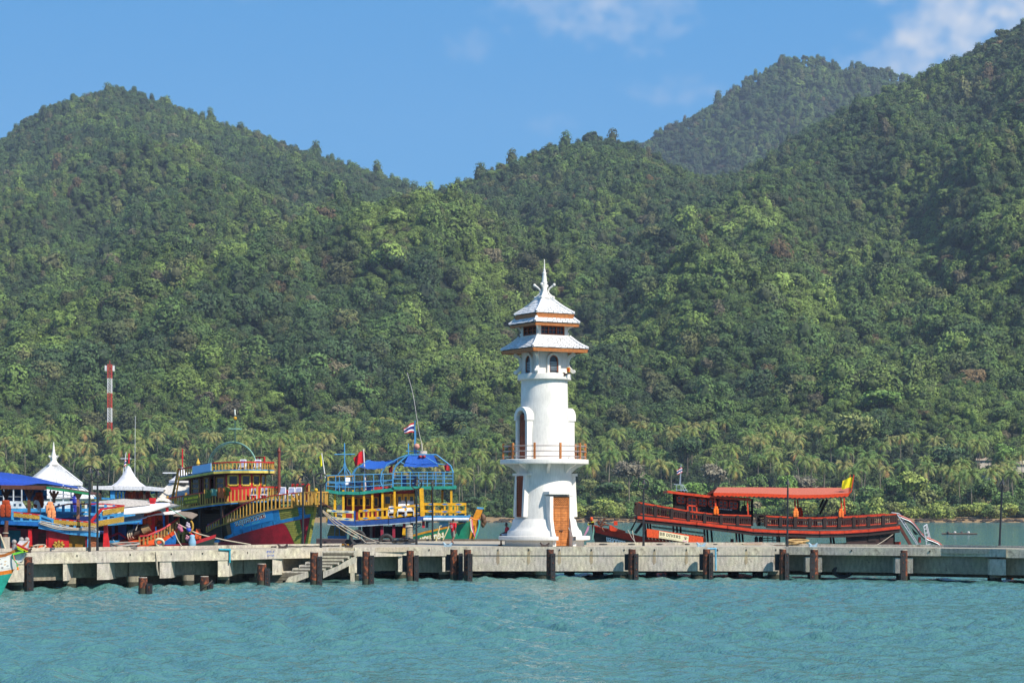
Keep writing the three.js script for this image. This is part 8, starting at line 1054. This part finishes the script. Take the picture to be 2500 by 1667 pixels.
{ // white longtail bow in front of the pier
  const d0 = 114.5, x0 = at(0, 1400, d0).x, loc = (s, y, w) => V(x0 + s, y, -d0 + w), hf = hullForm({ s1: -2.2, stemLow: 0.05, stemHigh: 1.56, yTop: 2.95, bLow: 0.45, bHigh: 1.0, stern: -9, pow: 1.7 }), sheer = curve([[-9, 1.6], [-1, 1.95], [0.4, 2.2], [1.1, 2.55], [1.6, 2.95]]), O = thing('white_longtail', 'white, orange and teal longtail bow with ribbons cut by the left picture edge', 'boat', [x0, 0, -d0]);
  const two = (n, lo, hi, m, off = 0) => part(n, [1, -1].map((k) => hullPatch(hf, loc, -9, 'stem', lo, hi, k, off, 34)), m, O), t1 = (s) => 1.05 + 0.16 * clamp(s, -1, 1), t2 = (s) => t1(s) + 0.2;
  two('hull_bottom', () => -0.5, t1, paint('#1fa08e')); two('orange_strake', t1, t2, paint('#e8801c')); two('white_topside', t2, (s) => sheer(s) - 0.16, paint('#e9e6e0')); two('gunwale', (s) => sheer(s) - 0.16, sheer, timber('#c8742c')); { const rows = []; for (let i = 0; i <= 16; i++) { const s = lerp(-9, 1.5, i / 16), y = sheer(s) - 0.1, w = Math.max(0.02, hf(s, y) - 0.03); rows.push([loc(s, y, -w), loc(s, y, w)]); } part('fore_deck', sheet(rows), timber('#e0933c'), O); }
  part('painted_flowers', hullPatch(hf, loc, -1.2, 0.55, (s) => t2(s) + 0.1, (s) => sheer(s) - 0.24, 1, 0.012, 10, 2), printed(128, 64, (g, w, h) => { g.fillStyle = '#e9e6e0'; g.fillRect(0, 0, w, h); const r = rng(3); for (let i = 0; i < 26; i++) { g.fillStyle = i % 3 ? '#3c3a44' : '#c8862c'; const x = r() * w, y = r() * h; for (let k = 0; k < 4; k++) { g.beginPath(); g.arc(x + Math.cos(k * 1.57) * 3, y + Math.sin(k * 1.57) * 3, 1.6, 0, 6.3); g.fill(); } } }), O, { uv: true });
  const Q = (x, y, o = 0) => at(x * 0.22317, 1050 + y * 0.22317, d0 + o); part('prow', prism([Q(120, 1330), Q(215, 1200), Q(320, 1205), Q(285, 1310), Q(235, 1430), Q(190, 1440)], V(0, 0, -0.16)), paint('#dfe2e4'), O);
  const g = thing('prow_ribbons', 'red, yellow and green ribbons tied round the white longtail prow', 'garland', Q(220, 1310, -0.2)); [['#b8202c', 178, 1235, 290, 1290], ['#e8c81c', 180, 1255, 285, 1308], ['#7ad83a', 135, 1340, 275, 1310], ['#a8e03c', 190, 1275, 280, 1316]].forEach(([c, a, b, e, f]) => part('ribbon', prism([Q(a, b, -0.3), Q(e, f, -0.3), Q(e + 2, f + 14, -0.3), Q(a + 4, b + 22, -0.3)], V(0, 0, -0.45)), cloth(c), g)); part('ribbon_tail', tube([Q(140, 1345, -0.3), Q(150, 1400, -0.3), Q(185, 1450, -0.3), Q(192, 1500, -0.3)], 0.035, 5), cloth('#4ab86a'), g); part('ribbon_tail', tube([Q(145, 1360, -0.3), Q(170, 1430, -0.3), Q(195, 1455, -0.3)], 0.03, 5), cloth('#e86a5a'), g); part('tassel', new THREE.ConeGeometry(0.07, 0.25, 8).translate(...Q(194, 1495, -0.3).toArray()), cloth('#e8801c'), g);
  for (const [x, y] of [[155, 1215], [295, 1190], [235, 1190]]) { const o = thing('stone_lion_post', x < 200 ? 'small grey carved ornament behind the white prow, left one' : x > 280 ? 'small grey carved ornament behind the white prow, right one' : 'small pale carved ornament behind the white prow, middle one', 'ornament', at(x * 0.22317, 1050 + y * 0.22317, 123)); const p = at(x * 0.22317, 1050 + y * 0.22317, 123); part('head', new THREE.SphereGeometry(0.14, 10, 8).translate(p.x, p.y, p.z), paint('#a59c98'), o); part('body', lathe([[0.16, -0.6], [0.1, -0.4], [0.14, -0.2], [0.06, -0.1]], p.x, p.y, p.z, 10), paint('#8c8480'), o); }
  rope('straw-coloured rope bundle hanging below the white prow', [Q(290, 1340, 0.3), Q(250, 1400, 0.3), Q(225, 1440, 0.3)], 0.07);
}
// ================================================================ things lying on the pier
{
  const onDeck = (px, py) => at(px, py, dOf(py)).setY(DECK);
  // cables along the kerbs
  const cable = (pts, label, r = 0.035) => { const P = []; pts.forEach(([x, y], i) => { const p = onDeck(x, y); p.y += 0.06; P.push(p); }); rope(label, P, r, M.black, 'cable', 'cable'); };
  cable(Array.from({ length: 22 }, (_, i) => [532 + i * 15, 1334.5 + (i % 2) * 0.9 - (i > 12 ? (i - 12) * 0.25 : 0)]), 'black cable winding along the pier before the red ship'); cable(Array.from({ length: 14 }, (_, i) => [300 + i * 8.5, 1340 - i * 0.15 + (i % 2) * 0.5]), 'black cable on the pier right of the lamp pair'); cable(Array.from({ length: 12 }, (_, i) => [860 + i * 13, 1327.5 - i * 0.1 + (i % 2) * 0.8]), 'black cable winding over the wide pier near the ropes'); cable(Array.from({ length: 14 }, (_, i) => [1440 + i * 34, 1328.6 + (i % 2) * 0.35]), 'thin dark cable along the kerb in front of the dive boat');
  const coil = (px, py, n, R, m, label, cat = 'rope') => { const p = onDeck(px, py), o = thing('rope_coil', label, cat, p); for (let k = 0; k < n; k++) part('coil', new THREE.TorusGeometry(R * (1 - 0.08 * (k % 3)), 0.06, 6, 22).scale(1.6, 1, 1).rotateX(Math.PI / 2 - 0.15).rotateY(k).translate(p.x + (k % 2) * 0.12, p.y + 0.08 + k * 0.09, p.z), m, o); return o; };
  coil(1944, 1331, 4, 0.42, paint('#c9a468'), 'big tan rope coil on the pier beside the edge-on lamp'); coil(302, 1340.5, 4, 0.5, paint('#a39c94'), 'grey hose coil on the pier right of the lamp pair', 'hose'); coil(985, 1323, 3, 0.5, M.black, 'black hose coil on the wide pier left of the walking man', 'hose');
  const tarpq = onDeck(1838, 1329.5); tag(part('cardboard_sheet', prism([[-0.7, 0, 0.3], [0.5, 0, 0.3], [0.7, 0.12, -0.4], [-0.4, 0.1, -0.4]].map(([x, y, z]) => V(x, y + 0.04, z).add(tarpq)), V(0, 0.05, 0)), paint('#b59a80'), scene), 'flat brown board lying on the pier in front of the dive boat', 'board');
  { const p = onDeck(525.5, 1337), o = thing('bucket', 'old grey-green bucket standing on the pier before the red ship', 'bucket', p); part('bucket_body', lathe([[0.01, 0.02], [0.16, 0.02], [0.19, 0.34], [0.2, 0.36], [0.18, 0.36]], p.x, p.y, p.z, 16), paint('#8f8a78'), o); part('paint_band', lathe([[0.165, 0.03], [0.182, 0.16], [0.17, 0.16]], p.x, p.y, p.z, 16), paint('#5a8a6c'), o); }
  const front = (px, py, off = -0.06) => { const f = FP(px, 0, off); f.y = EYE + (HZ - py) / F * -f.z; return f; };
  const pipeT = (label, pts, hex, r = 0.05) => { const o = thing('water_pipe', label, 'pipe', pts[0]), m = paint(hex, { roughness: 0.4 }); for (let i = 1; i < pts.length; i++) part('pipe_length', rod(pts[i - 1], pts[i], r, r, 10), m, o); for (let i = 1; i < pts.length - 1; i++) part('elbow', new THREE.SphereGeometry(r * 1.35, 10, 8).translate(...pts[i].toArray()), m, o); return o; };
  pipeT('turquoise plastic pipe hanging over the pier edge left of the blue scrawl', [front(534, 1339.5), front(561, 1340.5, -0.1), front(561, 1372, -0.1)], '#2fa6bc', 0.055); pipeT('pale blue plastic pipe hanging over the solid wall beside a pile', [front(1727, 1338, -0.25), front(1747, 1338, -0.25), front(1747.5, 1391, -0.25)], '#6fb9d8', 0.06);
  const bol = (px, label, blueish) => { const p = FP(px, DECK, 0.35), o = thing('mooring_cleat', label, 'cleat', p), m = paint(blueish ? '#9cb8c8' : '#4a3a34'); part('cleat_base', bx(0.5, 0.12, 0.3, p.x, p.y + 0.08, p.z), m, o); part('horn', [rod(p.clone().add(V(-0.12, 0.1, 0)), p.clone().add(V(-0.3, 0.28, 0)), 0.08, 0.05, 8), rod(p.clone().add(V(0.12, 0.1, 0)), p.clone().add(V(0.3, 0.26, 0)), 0.08, 0.05, 8)], m, o); };
  bol(852, 'dark iron mooring cleat at the head of the stairs'); bol(1330, 'dark iron mooring cleat below the lighthouse door'); bol(1712, 'rusty mooring cleat beside the pale blue pipe', true); bol(1985, 'mooring cleat with a rope above the bright-edged pile', true); bol(1093, 'cleat with blue and white rag above the close pair of piles', true); bol(64, 'iron cleat above the leftmost pile'); bol(690, 'iron cleat on the pier at the stem of the red ship');
  rope('tan rope loop hanging down the pier face left of the ship', [front(380, 1345, -0.05), front(383, 1365, -0.12), front(385, 1390, -0.14), front(387, 1404, -0.12), front(383, 1385, -0.1), front(381, 1350, -0.05)], 0.035); rope('dark rope slung on the short rusty pile left of the stairs', [at(489, 1438, 119.5), at(505, 1428, 119.3), at(518, 1416, 119.8)], 0.04, paint('#4a4034'));
  // blue painted scrawl on the fascia: flat lettering on the concrete
  const s = [front(650, 1359, -0.012), front(703, 1358, -0.012), front(703, 1340.5, -0.012), front(650, 1341.5, -0.012)];
  tag(part('painted_scrawl', quadSheet(...s), printed(384, 128, (g, w, h) => { g.clearRect(0, 0, w, h); scrawl(g, 'อา7-', 8, 10, 36, 8, '#3f5fa8'); scrawl(g, '431งผ4', 118, 8, 36, 8, '#3f5fa8'); scrawl(g, '37-4354', 14, 76, 34, 8, '#3f5fa8'); scrawl(g, 'ขท', 176, 74, 34, 8, '#3f5fa8'); scrawl(g, 'จุณลิก'.replace(/[จลิ]/g, 'ณ'), 238, 40, 44, 9, '#3f5fa8'); }, { transparent: true }), scene, { uv: true }), 'blue hand-painted numbers and letters on the concrete fascia left of the stairs', 'lettering');
  { const p = at(2335, 1303, 384), o = thing('log_raft', 'floating brown log raft on the open water right of the water slide', 'raft', p); for (let k = 0; k < 5; k++) part('log', rod(V(p.x - 2.6 + k * 0.5, 0.12, p.z + k * 0.5), V(p.x + 2 + k * 0.3, 0.12, p.z + k * 0.5), 0.16, 0.14, 8), timber('#5e4c40'), o); for (let k = 0; k < 4; k++) part('float', new THREE.SphereGeometry(0.26, 8, 6).translate(p.x - 1.6 + k * 1.2, 0.32, p.z + 0.6), paint(k % 2 ? '#cfcac2' : '#4a4440'), o); }
  { const p = front(2058, 1393, 1.2), o = thing('hanging_tyre', 'old tyre hanging under the pier right of the bright-edged pile', 'tyre', p); part('tyre', new THREE.TorusGeometry(0.45, 0.14, 10, 24).scale(1.2, 0.75, 1).translate(p.x, p.y, p.z), M.rubber, o); part('hanging_rope', rod(p.clone().add(V(0, 0.3, 0)), p.clone().add(V(0, 1.0, 0)), 0.025), M.rope, o); }
}
// ================================================================ people
function blob(bones, k = 0.05, cell = 0.03) {         // one smooth surface over tapered bones [a, b, ra, rb]
  const lo = V(1e9, 1e9, 1e9), hi = V(-1e9, -1e9, -1e9); for (const [a, b, ra, rb] of bones) for (const [p, r] of [[a, ra], [b, rb]]) { lo.min(p.clone().addScalar(-r - 0.08)); hi.max(p.clone().addScalar(r + 0.08)); }
  const size = Math.max(...hi.clone().sub(lo).toArray()), n = Math.min(110, Math.max(24, Math.ceil(size / cell))), c = lo.clone().add(hi).multiplyScalar(0.5), mc = new MarchingCubes(n, new THREE.MeshStandardMaterial(), false, false, 400000); mc.isolation = 0; mc.reset();
  const q = V(), ab = V();
  for (let z = 0; z < n; z++) for (let y = 0; y < n; y++) for (let x = 0; x < n; x++) {
    q.set(c.x + (x / n * 2 - 1) * size / 2, c.y + (y / n * 2 - 1) * size / 2, c.z + (z / n * 2 - 1) * size / 2); let d = 1e3;
    for (const [a, b, ra, rb] of bones) { ab.subVectors(b, a); const t = clamp(((q.x - a.x) * ab.x + (q.y - a.y) * ab.y + (q.z - a.z) * ab.z) / (ab.lengthSq() || 1), 0, 1), e = Math.hypot(q.x - a.x - ab.x * t, q.y - a.y - ab.y * t, q.z - a.z - ab.z * t) - lerp(ra, rb, t), h = clamp(0.5 + 0.5 * (d - e) / k, 0, 1); d = lerp(d, e, h) - k * h * (1 - h); }
    mc.field[x + y * n + z * n * n] = -d;
  }
  mc.update(); const g = new THREE.BufferGeometry(); g.setAttribute('position', new THREE.BufferAttribute(mc.positionArray.slice(0, mc.count * 3), 3)); g.setAttribute('normal', new THREE.BufferAttribute(mc.normalArray.slice(0, mc.count * 3), 3));
  g.scale(size / 2, size / 2, size / 2).translate(c.x, c.y, c.z); return g;
}
function person(label, base, turn, J, look) {
  const o = thing('person', label, 'person', base), skin = paint(look.skin, { roughness: 0.6 }), j = {}; for (const [k, v] of Object.entries(J)) j[k] = V(...v).applyAxisAngle(V(0, 1, 0), turn).add(base);
  const B = (a, b, ra, rb = ra) => [j[a], j[b], ra, rb], hand = (w, e) => { const dir = j[w].clone().sub(j[e]).normalize(), side = V().crossVectors(dir, V(0, 0, 1)).normalize(), out = []; out.push([j[w], j[w].clone().addScaledVector(dir, 0.08), 0.03, 0.034]); for (let f = 0; f < 4; f++) { const a = j[w].clone().addScaledVector(dir, 0.08).addScaledVector(side, (f - 1.5) * 0.021), b = a.clone().addScaledVector(dir, [0.065, 0.08, 0.075, 0.055][f]).add(V(0, 0, 0.01)); out.push([a, b, 0.0095, 0.008]); } const t = j[w].clone().addScaledVector(dir, 0.03).addScaledVector(side, 0.035); out.push([t, t.clone().addScaledVector(side, 0.03).addScaledVector(dir, 0.04), 0.011, 0.009]); return out; };
  const fwd = V(0, 0, 1).applyAxisAngle(V(0, 1, 0), turn), H = j.head, top = H.clone().add(V(0, 0.06, 0));
  const foot = (a) => [j[a], j[a].clone().addScaledVector(fwd, 0.15).add(V(0, -0.04, 0)), 0.042, 0.032];
  const body = [B('neck', 'head', 0.052, 0.055), B('chest', 'neck', 0.1, 0.055), B('hip', 'chest', 0.12, 0.14), B('shL', 'shR', 0.07), B('hipL', 'hipR', 0.1), B('shL', 'elL', 0.05, 0.038), B('elL', 'wrL', 0.038, 0.026), B('shR', 'elR', 0.05, 0.038), B('elR', 'wrR', 0.038, 0.026), B('hipL', 'knL', 0.085, 0.056), B('knL', 'anL', 0.054, 0.036), B('hipR', 'knR', 0.085, 0.056), B('knR', 'anR', 0.054, 0.036), foot('anL'), foot('anR')];
  const headB = [[top, H, 0.082, 0.07], [H.clone().addScaledVector(fwd, 0.02), H.clone().add(V(0, -0.06, 0)).addScaledVector(fwd, 0.035), 0.065, 0.045], [H.clone().addScaledVector(fwd, 0.085).add(V(0, 0.015, 0)), H.clone().addScaledVector(fwd, 0.105).add(V(0, -0.012, 0)), 0.012, 0.016]];
  const rt = V(fwd.z, 0, -fwd.x); for (const s of [-1, 1]) headB.push([H.clone().addScaledVector(rt, s * 0.078), H.clone().addScaledVector(rt, s * 0.084).add(V(0, 0.04, 0)), 0.014, 0.016]);
  part('body', [blob(body, 0.04, 0.028), blob(headB, 0.02, 0.01), blob(hand('wrL', 'elL'), 0.008, 0.006), blob(hand('wrR', 'elR'), 0.008, 0.006)], skin, o);
  for (const s of [-1, 1]) part('eye', new THREE.SphereGeometry(0.011, 8, 6).translate(...H.clone().addScaledVector(fwd, 0.078).addScaledVector(rt, s * 0.032).add(V(0, 0.03, 0)).toArray()), M.dark, o); part('mouth', bx(0.045, 0.008, 0.02, 0, 0, 0).rotateY(turn).translate(...H.clone().addScaledVector(fwd, 0.078).add(V(0, -0.045, 0)).toArray()), paint('#6a3028'), o);
  part('hair', blob([[top.clone().add(V(0, 0.015, 0)).addScaledVector(fwd, -0.012), H.clone().addScaledVector(fwd, -0.05).add(V(0, 0.01, 0)), 0.086, 0.06]], 0.02, 0.012), M.black, o);
  const mid = (a, b, t) => j[a].clone().lerp(j[b], t);
  part('shirt', blob([[j.hip.clone().add(V(0, -0.02, 0)), j.chest, 0.142, 0.158], [j.chest, mid('chest', 'neck', 0.6), 0.13, 0.07], [j.shL, j.shR, 0.085, 0.085], [j.shL, mid('shL', 'elL', 0.75), 0.07, 0.068], [j.shR, mid('shR', 'elR', 0.75), 0.07, 0.068]], 0.04, 0.02), cloth(look.shirt), o);
  part('shorts', blob([[j.hip, j.hip.clone().add(V(0, -0.08, 0)), 0.138, 0.12], [j.hipL, mid('hipL', 'knL', 0.85), 0.112, 0.092], [j.hipR, mid('hipR', 'knR', 0.85), 0.112, 0.092]], 0.03, 0.02), cloth(look.shorts), o);
  if (look.shoes) for (const a of ['anL', 'anR']) part('sandal', blob([[j[a].clone().add(V(0, -0.055, 0)).addScaledVector(fwd, -0.05), j[a].clone().addScaledVector(fwd, 0.17).add(V(0, -0.06, 0)), 0.035, 0.032]], 0.02, 0.012), paint(look.shoes), o);
  return o;
}
{
  // man walking away to the right, red shirt with the number 19
  const d = 153.7, b = at(1106, 1325.5, d).setY(DECK), o = person('man in a red shirt with number 19 and patterned shorts walking along the wide pier', b, Math.PI - 0.5, { head: [0, 1.60, 0.03], neck: [0, 1.45, 0], chest: [0, 1.24, 0], hip: [0, 0.92, 0], shL: [0.19, 1.38, 0], shR: [-0.19, 1.38, 0], elL: [0.25, 1.12, 0.02], wrL: [0.2, 0.93, 0.17], elR: [-0.25, 1.1, -0.08], wrR: [-0.24, 0.86, -0.04], hipL: [0.09, 0.86, 0], hipR: [-0.09, 0.86, 0], knL: [0.1, 0.48, 0.14], anL: [0.1, 0.07, 0.1], knR: [-0.1, 0.46, -0.05], anR: [-0.1, 0.14, -0.33] }, { skin: '#8a5a42', shirt: '#d0182a', shorts: '#8d8a80', shoes: '#5a3a2a' });
  const c = b.clone().add(V(-0.02, 1.2, 0)).addScaledVector(V(Math.sin(-0.5), 0, Math.cos(-0.5)), 0.168), t = V(Math.cos(-0.5), 0, -Math.sin(-0.5)); const q = (u, v) => c.clone().addScaledVector(t, u).add(V(0, v, 0)); part('shirt_number', quadSheet(q(-0.1, -0.12), q(0.1, -0.12), q(0.1, 0.14), q(-0.1, 0.14)), printed(64, 80, (g, w, h) => { g.fillStyle = '#d0182a'; g.fillRect(0, 0, w, h); g.fillStyle = '#f2f0ee'; g.font = 'bold 62px sans-serif'; g.fillText('19', 2, 72, 60); g.fillRect(8, 4, 48, 10); }), o, { uv: true });
  // person sitting on the bench ledge at the left of the lighthouse, facing left
  const d2 = 144.6, p = at(1238, 1330, d2).setY(DECK);
  person('person in a red shirt sitting on the bench ledge left of the lighthouse', p, -Math.PI / 2 + 0.25, { head: [0, 1.40, 0.06], neck: [0, 1.24, 0.02], chest: [0, 1.03, 0.0], hip: [0, 0.75, -0.05], shL: [0.18, 1.17, 0], shR: [-0.18, 1.17, 0], elL: [0.23, 0.93, 0.05], wrL: [0.15, 0.83, 0.28], elR: [-0.23, 0.93, 0.05], wrR: [-0.15, 0.83, 0.28], hipL: [0.09, 0.74, 0], hipR: [-0.09, 0.74, 0], knL: [0.1, 0.74, 0.42], anL: [0.1, 0.33 - 0.25, 0.46], knR: [-0.1, 0.72, 0.42], anR: [-0.1, 0.08, 0.36] }, { skin: '#5a3a2e', shirt: '#c01a30', shorts: '#c9c4cf', shoes: '#2a2426' });
}
renderer.render(scene, camera);
